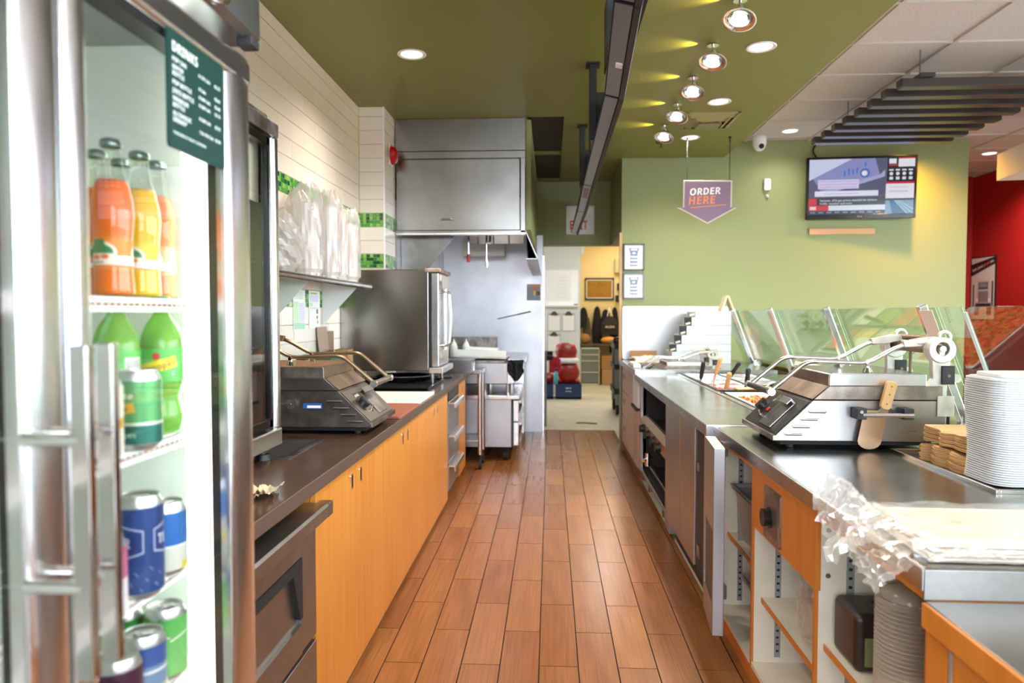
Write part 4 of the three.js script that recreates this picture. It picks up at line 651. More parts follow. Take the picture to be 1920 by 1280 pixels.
{ const t = thing('jar_rack', 'dark wire rack of small jars at the wall behind the dark grill', 'rack', [-1.36, 0.881, -3.75]); const g = []; for (let i = 0; i < 4; i++) g.push(bx(-1.43, -1.31, 0.881 + 0.055 * i, 0.886 + 0.055 * i, -3.93, -3.55)); for (const z of [-3.93, -3.55]) for (const x of [-1.43, -1.31]) g.push(cyl([x, 0.881, z], [x, 1.06, z], 0.004)); mesh('rack', g, M.black, t); for (let i = 0; i < 4; i++) { const j = mesh('jar', mv(lathe([[0, 0], [0.03, 0], [0.034, 0.03], [0.03, 0.06], [0.02, 0.065], [0, 0.065]], 16), -1.37, 1.0515, -3.87 + 0.09 * i), std({ color: [0x9a8f60, 0x6f7a5a, 0x8a5a4a, 0xb0a070][i], roughness: 0.3 }), t); mesh('lid', mv(lathe([[0, 0.08], [0.022, 0.08], [0.022, 0.064], [0, 0.064]], 16), -1.37, 1.0515, -3.87 + 0.09 * i), M.steelDirty, j); } }

// ================= HOOD AND COOKING ALCOVE =================
{
  const t = thing('exhaust_hood', 'large stainless exhaust hood with lift-up front panel below the green ceiling', 'hood', [-0.72, 2.03, -7.1]);
  mesh('upper_panel', bx(-1.25, -0.203, 2.685, CEIL - 0.001, -8.59, -5.79, 0.003), M.steelBrushed, t);
  mesh('frame', [bx(-1.25, -0.203, 2.625, 2.682, -5.86, -5.795, 0.003), bx(-0.24, -0.203, 2.03, 2.625, -5.86, -5.795, 0.003), bx(-1.25, -0.203, 2.03, 2.05, -5.86, -5.795, 0.003), bx(-0.206, -0.203, 2.03, 2.685, -8.5, -5.86)], M.steelBrushed, t);
  const fp = mesh('front_panel', bx(-1.245, -0.246, 2.052, 2.622, -5.84, -5.802, 0.004), M.steelBrushed, t);
  mesh('handle', tube([[-0.885, 2.137, -5.802], [-0.88, 2.14, -5.78], [-0.79, 2.14, -5.78], [-0.785, 2.137, -5.802]], 0.006, 0.015, 8), M.chrome, fp);
  mesh('canopy_top', bx(-1.245, -0.206, 2.3, 2.32, -8.39, -5.86), M.steel, t);
  mesh('left_wing', prism([[-1.248, 2.03], [-0.8, 2.03], [-1.07, 1.695], [-1.248, 1.695]], 'z', -6.02, -6.005), M.steelDull, t);
  mesh('filter_box', bx(-1.0, -0.52, 2.035, 2.2, -8.39, -8.2, 0.006), M.white, t);
  for (let i = 0; i < 4; i++) mesh('baffle', rot(bx(-0.95 + i * 0.17, -0.8 + i * 0.17, 2.14, 2.28, -7.85, -7.83), 0.5, 0, 0, [0, 2.2, -7.84]), M.steelBright, t);
  mesh('side_wing', [prism([[-5.84, 2.05], [-8.45, 2.05], [-8.45, 1.82], [-6.6, 1.82]], 'x', -0.206, -0.2), prism([[-0.206, 2.05], [-0.2, 2.05], [-0.105, 1.835], [-0.11, 1.83]], 'z', -8.45, -5.83), bx(-0.2, -0.105, 1.826, 1.832, -8.45, -5.9)], M.steel, t);
  mesh('rim', bx(-1.25, -0.2, 2.015, 2.032, -5.87, -5.79, 0.003), M.steelBright, t);
  const lamp = mesh('hood_lamp', bx(-0.9, -0.5, 2.27, 2.298, -7.2, -6.9, 0.01), std({ color: 0xffffff, emissive: 0xffffff, emissiveIntensity: 3 }), t);
  const l = new THREE.RectAreaLight(0xf6f8ff, LAMP.hood, 0.8, 0.4); l.position.set(-0.7, 2.26, -7.05); l.lookAt(-0.7, 0, -7.4); scene.add(l);
}
// fire nozzles hanging under the hood
for (const [x, d, y1, red, lab] of [[-0.7, 6.15, 1.82, 1, 'thin fire suppression nozzle with red cap hanging left under the hood'], [-0.55, 6.2, 1.78, 0, 'fire suppression nozzle with elbow joint hanging right under the hood']]) {
  const t = thing('fire_nozzle', lab, 'nozzle', [x, y1, -d]);
  mesh('pipe', [cyl([x, y1 + 0.04, -d], [x, 2.21, -d], 0.01)].concat(red ? [] : [cyl([x + 0.03, y1 + 0.2, -d], [x + 0.03, 2.22, -d], 0.012), cyl([x, y1 + 0.21, -d], [x + 0.03, y1 + 0.21, -d], 0.012)]), M.chrome, t);
  mesh('nozzle_tip', [cyl([x, y1, -d], [x, y1 + 0.05, -d], 0.013, 0.017), cyl([x, y1 + 0.05, -d], [x, y1 + 0.07, -d], 0.015)], red ? std({ color: 0xa8463c, roughness: 0.4, metalness: 0.4 }) : M.chrome, t);
}
// stainless sheets of the alcove
kind(mesh('wall_steel_back', [bx(-1.25, -0.09, 0, 2.29, -8.595, -8.4)], M.steelPale), 'structure');
kind(mesh('wall_steel_left', [bx(-1.262, -1.252, 0, 2.3, -8.4, -5.82)], M.steel), 'structure');
kind(mesh('trim_2', [bx(-0.094, -0.07, 0, 2.055, -8.76, -8.39, 0.003)], M.steelBright), 'structure');
{ const o = solo('safety_sheet', bx(-0.275, -0.115, 1.535, 1.725, -8.399, -8.395), std({ color: 0x9c9aa2, roughness: 0.4 }), 'small grey instruction sheet with coloured bars on the steel back wall', 'notice');
  mesh('sheet_print', decal('+z', -8.3945, -0.273, -0.117, 1.537, 1.723), print(128, 160, (g, w, h) => { g.fillStyle = '#8f8d96'; g.fillRect(0, 0, w, h); g.fillStyle = '#e0963a'; g.fillRect(6, 6, w - 12, 16); g.fillStyle = '#e2703a'; g.fillRect(64, 26, 18, 40); g.fillStyle = '#efc92e'; g.fillRect(64, 66, 18, 44); g.fillStyle = '#6a9ed2'; g.fillRect(64, 112, 18, 36); g.fillStyle = '#3b3420'; g.fillRect(86, 72, 36, 36); g.fillStyle = '#d8b93a'; g.font = 'bold 22px sans-serif'; g.fillText('!!', 94, 98); }), o, true); }
// fire alarm strobe on the tiled pilaster
{ const t = thing('fire_alarm', 'red round fire alarm on the side of the tiled pilaster by the hood', 'fire alarm', [-1.255, 2.62, -5.63]);
  mesh('back_plate', bx(-1.2555, -1.242, 2.53, 2.7, -5.7, -5.56, 0.01), M.white, t);
  mesh('red_dome', new THREE.SphereGeometry(0.09, 24, 14, 0, Math.PI * 2, 0, Math.PI / 2).scale(0.8, 0.55, 1).rotateZ(-Math.PI / 2).translate(-1.243, 2.617, -5.63), std({ color: 0xc3171b, roughness: 0.2 }), t); }

// steel side table, chef base, griddle
{
  const t = thing('side_table', 'stainless side table with tubular leg on castor at the end of left counter', 'table', [-0.95, 0, -6.5]);
  mesh('table_top', bx(-1.24, -0.6, 0.845, 0.883, -6.62, -6.31, 0.006), M.steelTop, t);
  const legs = [[-0.622, -6.335], [-0.622, -6.6], [-1.2, -6.335], [-1.2, -6.6]];
  for (const [x, z] of legs) { const l = mesh('leg', cyl([x, 0.13, z], [x, 0.846, z], 0.021), M.steelBright, t); mesh('castor', [cyl([x - 0.012, 0.04, z], [x + 0.012, 0.04, z], 0.04), cyl([x, 0.07, z], [x, 0.13, z], 0.013)], M.rubber, l); }
  mesh('lower_shelf', bx(-1.22, -0.62, 0.24, 0.262, -6.61, -6.32, 0.004), M.steel, t);
}
{
  const t = thing('chef_base', 'low stainless refrigerated drawer base on castors before the steel back wall', 'fridge', [-0.65, 0, -7.0]);
  mesh('body', bx(-1.2, -0.36, 0.135, 0.585, -7.55, -6.66, 0.006), M.steelV, t);
  mesh('gasket', bx(-0.36, -0.345, 0.14, 0.58, -7.54, -6.67), std({ color: 0x1f4f52, roughness: 0.6 }), t);
  mesh('top', [bx(-1.22, -0.285, 0.585, 0.625, -7.58, -6.64, 0.006), bx(-1.22, -0.3, 0.62, 0.632, -7.58, -7.56)], M.steelBright, t);
  for (const [a, b] of [[0.375, 0.57], [0.15, 0.365]]) { const d = mesh('drawer', [bx(-0.344, -0.295, a, b, -7.53, -6.68, 0.004)], M.steelBright, t); mesh('handle_recess', bx(-0.297, -0.292, a + 0.06, b - 0.035, -7.42, -6.8, 0.002), M.blackMatte, d); mesh('handle', bx(-0.294, -0.272, b - 0.035, b - 0.012, -7.45, -6.76, 0.003), M.steelBright, d); }
  for (const [x, z] of [[-0.42, -6.76], [-0.42, -7.45], [-1.1, -6.76], [-1.1, -7.45]]) mesh('castor', [cyl([x - 0.022, 0.052, z], [x + 0.022, 0.052, z], 0.052, 0.052, 20), bx(x - 0.03, x + 0.03, 0.1, 0.136, z - 0.03, z + 0.03), bx(x + 0.024, x + 0.03, 0.04, 0.11, z - 0.02, z + 0.02)], M.rubber, t);
}
{
  const t = thing('griddle', 'stainless gas griddle on short legs standing on the drawer base', 'griddle', [-0.7, 0.626, -7.05]);
  each('leg', [[-0.62, -6.76], [-0.4, -6.76], [-0.62, -7.4], [-0.4, -7.4], [-1.0, -6.76]].map(([x, z]) => [cyl([x, 0.626, z], [x, 0.73, z], 0.018), cyl([x, 0.626, z], [x, 0.64, z], 0.026)]), M.steelBright, t);
  mesh('body', bx(-1.15, -0.4, 0.725, 0.92, -7.5, -6.69, 0.005), M.steel, t);
  mesh('front_face', prism([[-0.4, 0.93], [-0.31, 0.93], [-0.34, 0.73], [-0.4, 0.725]], 'z', -7.5, -6.69, 0.003), M.steelBright, t);
  mesh('plate', bx(-1.13, -0.42, 0.92, 0.94, -7.45, -6.74), M.steelDirty, t);
  mesh('splash_guard', [bx(-1.15, -0.55, 0.92, 1.14, -7.5, -7.488), prism([[-6.72, 0.92], [-7.48, 0.92], [-7.48, 1.14]], 'x', -1.15, -1.14)], M.steelDirty, t);
  each('knob', [7.3, 7.1, 6.85].map((d) => cyl([-0.325, 0.85, -d], [-0.285, 0.85, -d], 0.035, 0.03, 20)), M.black, t);
  mesh('ledge', bx(-0.4, -0.25, 0.935, 0.955, -7.48, -6.7, 0.006), M.steelBright, t);
}
{ const t = thing('black_rag', 'crumpled black cloth hanging over the griddle front', 'cloth', [-0.3, 0.8, -6.67]); mesh('cloth', film(10, 12, (u, v) => [-0.4 + 0.15 * u + 0.012 * pn(u * 6, v * 6), 0.95 - 0.2 * v * (0.5 + 0.5 * Math.sin(u * 3)) + 0.008 * pn(u * 9, v * 5), -6.672 + 0.03 * pn(u * 5, v * 4, 2)]), std({ color: 0x17191b, roughness: 0.95, side: THREE.DoubleSide }), t); }
solo('food_pan', pan(-0.99, -0.66, 0.8815, 0.99, -6.28, -6.02, 0.003, 0.012, 0.012), M.steel, 'deep stainless food pan standing at the far end of left worktop', 'pan');
{ const t = thing('foil_tray', 'white shallow tray with paper edge lying across the griddle', 'tray', [-0.55, 0.96, -6.85]); mesh('tray_body', [rot(bx(-0.88, -0.42, 0.975, 1.035, -6.78, -6.7, 0.004), 0, 0, -0.03, [-0.6, 0.98, -6.75]), rot(bx(-0.88, -0.42, 0.965, 0.972, -7.1, -6.7), 0, 0, -0.03, [-0.6, 0.98, -6.75])], M.white, t); mesh('paper_edge', [rot(bx(-0.8, -0.5, 1.036, 1.055, -6.95, -6.78), 0, 0, -0.04, [-0.6, 0.98, -6.8])], M.paper, t); }
for (const [x, lab] of [[-0.97, 'white squeeze bottle left of its twin before the steel back wall'], [-0.845, 'white squeeze bottle right of its twin, beside the brown steel splash guard']]) { const t = thing('squeeze_bottle', lab, 'bottle', [x, 0.9415, -7.2]); mesh('bottle_body', mv(lathe([[0, 0], [0.036, 0], [0.038, 0.01], [0.038, 0.11], [0.026, 0.135], [0, 0.136]], 20), x, 0.9415, -7.2), M.white, t); mesh('nozzle', mv(lathe([[0.026, 0.133], [0.024, 0.145], [0.007, 0.165], [0.004, 0.185], [0, 0.185]], 16), x, 0.9415, -7.2), M.white, t); }
{ const t = thing('wall_utensil', 'long dark utensil hung at a slant on the steel back wall', 'utensil', [-0.4, 1.32, -8.39]); mesh('blade', rot(bx(-0.62, -0.38, 1.34, 1.352, -8.398, -8.392), 0, 0, 0.22, [-0.5, 1.345, 0]), M.dark, t); mesh('handle', rot(bx(-0.38, -0.22, 1.338, 1.354, -8.398, -8.388, 0.003), 0, 0, 0.22, [-0.5, 1.345, 0]), M.black, t); }
{ const t = thing('fryer', 'pale steel column of the fryer side beside the drawer base', 'fryer', [-0.35, 0, -8.05]); mesh('body', bx(-0.9, -0.28, 0.1, 0.86, -8.36, -7.7, 0.006), M.steelBright, t); mesh('top_rim', bx(-0.91, -0.25, 0.86, 0.93, -8.37, -7.69, 0.006), M.steelBright, t); each('leg', [[-0.32, -7.74], [-0.32, -8.3], [-0.85, -7.74], [-0.85, -8.3]].map(([x, z]) => cyl([x, 0, z], [x, 0.1, z], 0.02)), M.steelBright, t); }

// ================= BACK ROOM =================
{ const t = thing('whiteboard', 'frameless whiteboard with pen tray on the pale wall through the doorway', 'whiteboard', [0.2, 1.5, -12.39]); mesh('board', bx(-0.09, 0.475, 1.53, 2.13, -12.399, -12.385, 0.003), M.whiteGloss, t); mesh('pen_tray', bx(-0.09, 0.475, 1.5, 1.53, -12.399, -12.35, 0.003), M.white, t); mesh('marker', cyl([0.4, 1.538, -12.37], [0.47, 1.538, -12.37], 0.008), M.black, t);
  mesh('board_writing', decal('+z', -12.3845, -0.05, 0.35, 1.6, 2.05), print(128, 128, (g, w, h) => { g.fillStyle = '#f3f5f6'; g.fillRect(0, 0, w, h); g.strokeStyle = '#c4ccd6'; for (let i = 0; i < 7; i++) { g.beginPath(); g.moveTo(50, 14 + i * 16); g.lineTo(112, 12 + i * 16); g.stroke(); } }), t, true); }
for (const [x, y, l] of [[0.065, 1.39, 'left clipboard of the upper pair below the whiteboard'], [0.31, 1.39, 'right clipboard of the upper pair below the whiteboard'], [0.06, 1.035, 'lone lower clipboard beside the red onion bags']]) {
  const t = thing('clipboard', l, 'clipboard', [x, y - 0.31, -12.39]); mesh('backing', bx(x - 0.11, x + 0.11, y - 0.31, y, -12.398, -12.392), std({ color: 0xaeb4b2, roughness: 0.7 }), t); mesh('paper_sheet', bx(x - 0.1, x + 0.1, y - 0.3, y - 0.03, -12.392, -12.389), M.paper, t); mesh('clip', [prism([[x - 0.07, y - 0.035], [x + 0.07, y - 0.035], [x + 0.04, y + 0.01], [x + 0.02, y + 0.03], [x - 0.02, y + 0.03], [x - 0.04, y + 0.01]], 'z', -12.392, -12.38)], std({ color: 0x4a4741, metalness: 0.6, roughness: 0.4 }), t); }
// crates and onion bags
function crate(x, z, w, label) { const t = thing('blue_crate', label, 'crate', [x, 0, z], 'blue crates'); mesh('crate_body', [bx(x - w / 2, x + w / 2, 0.0, 0.03, z - 0.2, z + 0.2), bx(x - w / 2, x + w / 2, 0, 0.24, z + 0.19, z + 0.2), bx(x - w / 2, x + w / 2, 0, 0.24, z - 0.2, z - 0.19), bx(x - w / 2, x - w / 2 + 0.01, 0, 0.24, z - 0.2, z + 0.2), bx(x + w / 2 - 0.01, x + w / 2, 0, 0.24, z - 0.2, z + 0.2), bx(x - w / 2 - 0.004, x + w / 2 + 0.004, 0.215, 0.24, z + 0.19, z + 0.21), ...Array.from({ length: 8 }, (_, i) => bx(x - w / 2 + (i + 0.3) * w / 8, x - w / 2 + (i + 0.55) * w / 8, 0.02, 0.08, z + 0.198, z + 0.207))], std({ color: 0x16345f, roughness: 0.5 }), t);
  mesh('crate_print', decal('+z', z + 0.2012, x - 0.09, x + 0.1, 0.1, 0.2), print(128, 64, (g, W, h) => { g.fillStyle = '#16345f'; g.fillRect(0, 0, W, h); g.fillStyle = '#b9cbe0'; g.fillRect(30, 8, 36, 14); g.beginPath(); g.arc(82, 15, 9, 0, 7); g.fill(); g.fillRect(28, 44, 64, 8); }), t, true); }
crate(0.295, -11.85, 0.42, 'blue plastic crate with white print under the tall onion bag'); crate(-0.16, -11.85, 0.42, 'blue plastic crate left of the printed one, half hidden by the steel jamb');
function onionBag(x, y, z, w, h, n, seed, label, c1) {
  const t = thing('onion_bag', label, 'onion bag', [x, y, z], 'red net bags of onions'), r = rnd(seed), om = std({ color: c1, roughness: 0.45 });
  for (let i = 0; i < n; i++) { const row = Math.floor(i / 5), rows = Math.ceil(n / 5), yy = y + 0.045 + (h - 0.09) * (rows > 1 ? row / (rows - 1) : 0), k = 1 - 0.25 * (row / rows); const s = 0.043 + 0.008 * r(); mesh('onion', new THREE.SphereGeometry(s, 12, 9).scale(1, 0.88, 1).translate(x + ((i % 5) - 2) / 2 * (w / 2 - 0.045) * k + (r() - 0.5) * 0.02, yy, z + 0.03 + (r() - 0.5) * 0.07), om, t); }
  mesh('net_bag', film(26, 12, (u, v) => { const a = u * 2 * Math.PI, q = Math.sin(Math.PI * Math.min(0.97, 0.06 + v * 0.9)) ** 0.45; return [x + (w / 2) * q * Math.cos(a), y + 0.002 + h * v * 1.03, z + 0.02 + 0.13 * q * Math.sin(a) * (1 + 0.1 * pn(u * 6, v * 5))]; }), phys({ color: 0xd2503f, transmission: 0.85, roughness: 0.4, thickness: 0, side: THREE.DoubleSide }), t);
  return t;
}
onionBag(0.3, 0.242, -11.85, 0.36, 0.33, 15, 3, 'lower red net bag of onions standing in the blue crate', 0xc44a38);
{ const t = onionBag(0.26, 0.62, -11.87, 0.36, 0.27, 15, 5, 'upper red net bag of onions piled on top of the paper band', 0xb93a30); }
solo('onion_sack_band', mv(lathe([[0.13, 0], [0.175, 0.01], [0.18, 0.05], [0.15, 0.09], [0.02, 0.09], [0.02, 0]], 24).scale(1, 1, 0.8), 0.29, 0.57, -11.85), std({ color: 0xd9dfe8, roughness: 0.4 }), 'white and blue printed band between the two stacked onion bags', 'bag band');
onionBag(-0.05, 0.242, -11.85, 0.26, 0.16, 10, 9, 'small red net bag of onions in the left crate', 0xd25a48);
solo('red_apron', film(8, 8, (u, v) => [-0.02 + 0.19 * u, 0.42 + 0.3 * v - 0.08 * u * v, -11.72 + 0.03 * pn(u * 5, v * 5)]).scale(1, 1, 1), std({ color: 0xa3182c, roughness: 0.8, side: THREE.DoubleSide }), 'dark red cloth draped beside the onion bags', 'cloth');
{ const t = thing('spray_bottle', 'turquoise spray bottle standing beside the stacked onion bags', 'bottle', [0.09, 0.242, -11.66]); mesh('bottle_body', mv(lathe([[0, 0], [0.035, 0], [0.037, 0.12], [0.02, 0.19], [0.014, 0.21], [0, 0.21]], 18), 0.09, 0.242, -11.66), std({ color: 0x3fa3b8, roughness: 0.3 }), t); mesh('trigger', [bx(0.07, 0.125, 0.452, 0.49, -11.675, -11.645, 0.006)], M.black, t); }
solo('rubber_bumper', [mv(new THREE.CylinderGeometry(0.06, 0.06, 0.09, 18).rotateZ(Math.PI / 2), -0.015, 0.86, -8.95), bx(-0.075, -0.03, 0.8, 0.92, -9.0, -8.9)], M.black, 'black rubber bumper at the left edge of the doorway', 'bumper');
solo('steel_jamb_plate', bx(-0.07, -0.045, 0, 0.92, -9.05, -8.78, 0.003), M.grey, 'narrow grey steel plate standing behind the left doorway jamb', 'plate');
// drawer tower, boxes, cork board, coats
{ const t = thing('drawer_tower', 'clear-fronted plastic drawer tower against the yellow wall', 'drawer tower', [0.73, 0, -14.1]); const x0 = 0.58, x1 = 0.95; mesh('frame', [bx(x0, x1, 0, 0.03, -14.3, -13.95), bx(x0, x0 + 0.015, 0, 0.72, -14.3, -13.95), bx(x1 - 0.015, x1, 0, 0.72, -14.3, -13.95), bx(x0, x1, 0.7, 0.72, -14.3, -13.95), ...[0.24, 0.46, 0.58].map((y) => bx(x0, x1, y, y + 0.02, -14.3, -13.95))], std({ color: 0xcfcbb2, roughness: 0.5 }), t); for (const [a, b] of [[0.04, 0.235], [0.265, 0.455], [0.485, 0.575], [0.605, 0.695]]) mesh('drawer', bx(x0 + 0.02, x1 - 0.02, a, b, -14.25, -13.96, 0.006), std({ color: 0x6f7468, roughness: 0.3 }), t); }
solo('cardboard_box', [bx(1.0, 1.3, 0, 0.3, -14.35, -14.0, 0.004), bx(1.0, 1.3, 0.3, 0.302, -14.35, -14.0)], M.cardboard, 'lower cardboard box beside the plastic drawer tower', 'box');
solo('cardboard_box', [bx(0.99, 1.28, 0.303, 0.56, -14.35, -14.0, 0.004)], std({ color: 0xa8793f, roughness: 0.85 }), 'upper cardboard box beside the plastic drawer tower', 'box');
solo('storage_shelf', [bx(0.55, 1.6, 0.76, 0.79, -14.5, -14.1), bx(1.33, 1.36, 0, 0.76, -14.45, -14.42), bx(1.57, 1.6, 0, 0.76, -14.45, -14.42), bx(0.55, 0.575, 0, 0.76, -14.5, -14.1)], std({ color: 0x5a4a36, roughness: 0.7 }), 'dark shelf above the plastic drawer tower', 'shelf');
solo('orange_bag', film(14, 10, (u, v) => { const a = u * 2 * Math.PI, b = v * Math.PI; return [1.16 + 0.17 * Math.cos(a) * Math.sin(b), 0.8605 - 0.07 * Math.cos(b) * (1 + 0.2 * pn(a, b)), -14.25 + 0.08 * Math.sin(a) * Math.sin(b)]; }), std({ color: 0xe0913a, roughness: 0.5, side: THREE.DoubleSide }), 'orange bag lying on the dark shelf below the coats', 'bag');
solo('paper_bag', film(14, 10, (u, v) => { const a = u * 2 * Math.PI, b = v * Math.PI; return [0.68 + 0.11 * Math.cos(a) * Math.sin(b), 0.8905 - 0.1 * Math.cos(b), -14.25 + 0.08 * Math.sin(a) * Math.sin(b)]; }), std({ color: 0x9a7440, roughness: 0.8, side: THREE.DoubleSide }), 'brown bag on the left end of the dark shelf below the coats', 'bag');
{ const t = thing('cork_board', 'framed cork board on the yellow wall above the coats', 'cork board', [0.98, 1.65, -14.53]); mesh('cork', bx(0.71, 1.24, 1.69, 2.06, -14.549, -14.535), std({ color: 0xffffff, map: smudge(0x8a611a, 0xa87a2c, 173, 4), roughness: 0.9 }), t); const f = (a, b, c, d) => bx(a, b, c, d, -14.549, -14.52, 0.004); mesh('frame', [f(0.69, 1.27, 2.06, 2.1), f(0.69, 1.27, 1.65, 1.69), f(0.69, 0.715, 1.65, 2.1), f(1.24, 1.27, 1.65, 2.1)], std({ color: 0x3a3c30, roughness: 0.5 }), t); mesh('inner_edge', [bx(0.715, 1.24, 2.045, 2.06, -14.55, -14.524), bx(0.715, 1.24, 1.69, 1.705, -14.55, -14.524), bx(0.715, 0.73, 1.69, 2.06, -14.55, -14.524), bx(1.225, 1.24, 1.69, 2.06, -14.55, -14.524)], M.cream, t); }
function coat(x, y1, w, h, m, seed, label, d = 0.09) { const t = thing('hanging_coat', label, 'coat', [x, y1 - h, -14.45], 'dark coats on wall hooks'); mesh('cloth', film(22, 16, (u, v) => { const a = u * 2 * Math.PI, k = 0.3 + 0.7 * Math.sqrt(Math.min(1, v * 1.6)); return [x + w / 2 * k * Math.cos(a) * (1 + 0.18 * pn(Math.cos(a) * 2, v * 3, seed)), y1 - h * v, -14.45 + d * (0.5 + 0.5 * v) * Math.sin(a) * (1 + 0.3 * pn(Math.sin(a) * 3 + seed, v * 2))]; }), m, t); mesh('hook', cyl([x, y1, -14.55], [x, y1 + 0.01, -14.4], 0.01), M.dark, t); }
const coatM = std({ color: 0x1a1918, roughness: 0.95, side: THREE.DoubleSide }), coatG = std({ color: 0x4a4336, roughness: 0.95, side: THREE.DoubleSide });
coat(0.66, 1.5, 0.2, 0.4, coatM, 1, 'short black jacket at the left end of the coat hooks'); coat(0.73, 1.32, 0.16, 0.5, coatG, 2, 'dark grey cloth hanging in front of the left black jacket');
coat(0.93, 1.52, 0.2, 0.78, coatM, 3, 'long black coat in the middle of the coat hooks'); coat(1.1, 1.46, 0.2, 0.4, coatM, 4, 'black jacket above the backpack'); coat(1.28, 1.5, 0.2, 0.9, coatM, 5, 'long black coat at the right end of the coat hooks');
{ const t = thing('backpack', 'black drawstring backpack printed ALDO hanging among the coats', 'backpack', [1.17, 0.98, -14.3]); mesh('sack', film(20, 14, (u, v) => { const a = u * 2 * Math.PI, q = 0.35 + 0.65 * Math.min(1, v * 2.2); return [1.17 + 0.18 * q * Math.cos(a), 1.33 - 0.36 * v, -14.28 + 0.08 * q * Math.sin(a)]; }), std({ color: 0x26211c, roughness: 0.85, side: THREE.DoubleSide }), t); mesh('sack_print', decal('+z', -14.19, 1.06, 1.28, 1.09, 1.16), print(128, 48, (g, w, h) => { g.fillStyle = '#26211c'; g.fillRect(0, 0, w, h); g.fillStyle = '#e6d3a8'; g.font = 'bold 40px sans-serif'; g.fillText('ALDO', 8, 38); }), t, true); each('cord', [cyl([1.12, 1.33, -14.28], [1.17, 1.5, -14.4], 0.008), cyl([1.22, 1.33, -14.28], [1.17, 1.5, -14.4], 0.008)], M.cream, t); }
solo('wall_box', [bx(1.28, 1.5, 2.2, 2.48, -14.55, -14.44, 0.006), bx(1.3, 1.48, 2.19, 2.2, -14.54, -14.45)], std({ color: 0xb5ad80, roughness: 0.5 }), 'small beige electrical box high on the yellow wall', 'electrical box');
solo('wall_phone', [bx(1.33, 1.4, 1.85, 1.99, -14.55, -14.5, 0.008), bx(1.3, 1.37, 1.62, 1.75, -14.55, -14.46, 0.006), cyl([1.36, 1.75, -14.5], [1.37, 1.9, -14.5], 0.006)], M.black, 'black wall device with cord right of the cork board', 'wall device');
solo('motion_sensor', [bx(0.515, 0.58, 2.42, 2.56, -12.55, -12.45, 0.01), bx(0.515, 0.56, 2.39, 2.42, -12.54, -12.46, 0.005)], M.white, 'small white sensor near the top right corner of the pale wall', 'sensor');
// black utility cart
{ const t = thing('utility_cart', 'black and grey rolling utility cart at the right edge of the doorway', 'cart', [1.05, 0, -10.1]); const x0 = 0.87, x1 = 1.3, z0 = -10.5, z1 = -9.85;
  each('tray', [[0.28, 0.36], [0.62, 0.69], [0.9, 1.0]].map(([a, b]) => pan(x0, x1, a, b, z0, z1, 0.012, 0.012, 0.004)), M.black, t);
  each('post', [[x0 + 0.05, z1 - 0.03], [x0 + 0.05, z0 + 0.03], [x1 - 0.05, z1 - 0.03], [x1 - 0.05, z0 + 0.03]].map(([x, z]) => bx(x - 0.03, x + 0.03, 0.13, 0.95, z - 0.025, z + 0.025, 0.008)), M.grey, t);
  each('castor', [[x0 + 0.05, z1 - 0.05], [x0 + 0.05, z0 + 0.05], [x1 - 0.05, z1 - 0.05], [x1 - 0.05, z0 + 0.05]].map(([x, z]) => [cyl([x - 0.02, 0.065, z], [x + 0.02, 0.065, z], 0.065), cyl([x, 0.1, z], [x, 0.15, z], 0.02)]), M.rubber, t);
  mesh('handle', tube([[x0, 0.99, z1], [x0 - 0.01, 1.05, z1 + 0.08], [x1 + 0.01, 1.05, z1 + 0.08], [x1, 0.99, z1]], 0.018, 0.05), M.black, t); }
solo('floor_mark', film(8, 2, (u, v) => [0.33 + 0.26 * u, 0.0022 + 0.002 * Math.sin(u * 6) ** 2, -9.05 - 0.07 * v - 0.03 * Math.sin(u * 5)]), std({ color: 0x3f463c, roughness: 0.8, side: THREE.DoubleSide }), 'dark scrap of tape lying on the beige back room floor', 'scrap');
// EXIT sign with emergency heads
{ const t = thing('exit_sign', 'white EXIT sign with two round emergency lamps above the doorway', 'exit sign', [0.345, 2.31, -8.58]); mesh('housing', bx(0.18, 0.513, 2.315, 2.648, -8.6, -8.54, 0.006), M.white, t);
  mesh('sign_face', decal('+z', -8.5392, 0.2, 0.495, 2.33, 2.53), std({ roughness: 0.4, map: canvasTex(256, 172, (g, w, h) => { g.fillStyle = '#f2eeea'; g.fillRect(0, 0, w, h); g.fillStyle = '#e8452f'; g.font = 'bold 96px sans-serif'; g.save(); g.scale(0.92, 1.3); g.fillText('EXIT', 18, 106); g.restore(); }) }), t, true);
  for (const x of [0.235, 0.458]) { const h = mesh('lamp_head', cyl([x, 2.585, -8.54], [x, 2.58, -8.49], 0.034, 0.042, 22), M.white, t); mesh('lamp_glass', cyl([x, 2.579, -8.492], [x, 2.578, -8.486], 0.034, 0.034, 20), M.whiteGloss, h); } }

// ================= RIGHT SIDE: COUNTERS =================
const RX = 0.735;
// far worktop (slightly proud of the near one) with the sunken food well
{
  const t = thing('worktop', 'far stainless worktop with food wells along the right side of the aisle', 'worktop', [1.3, 0.84, -4.6]);
  mesh('top_slab', [bx(0.695, 1.05, 0.845, 0.886, -5.95, -3.235), bx(1.05, 2.05, 0.845, 0.886, -5.95, -5.87), bx(1.05, 2.05, 0.845, 0.886, -3.75, -3.235), bx(1.62, 2.05, 0.845, 0.886, -5.87, -3.75)], M.steelTop, t);
  mesh('front_edge', bx(0.692, 0.7, 0.835, 0.885, -5.95, -3.232, 0.003), M.steel, t);
  mesh('end_face', bx(0.695, 2.05, 0.825, 0.884, -3.236, -3.228, 0.002), M.steelBright, t);
}
OFF = -0.03;
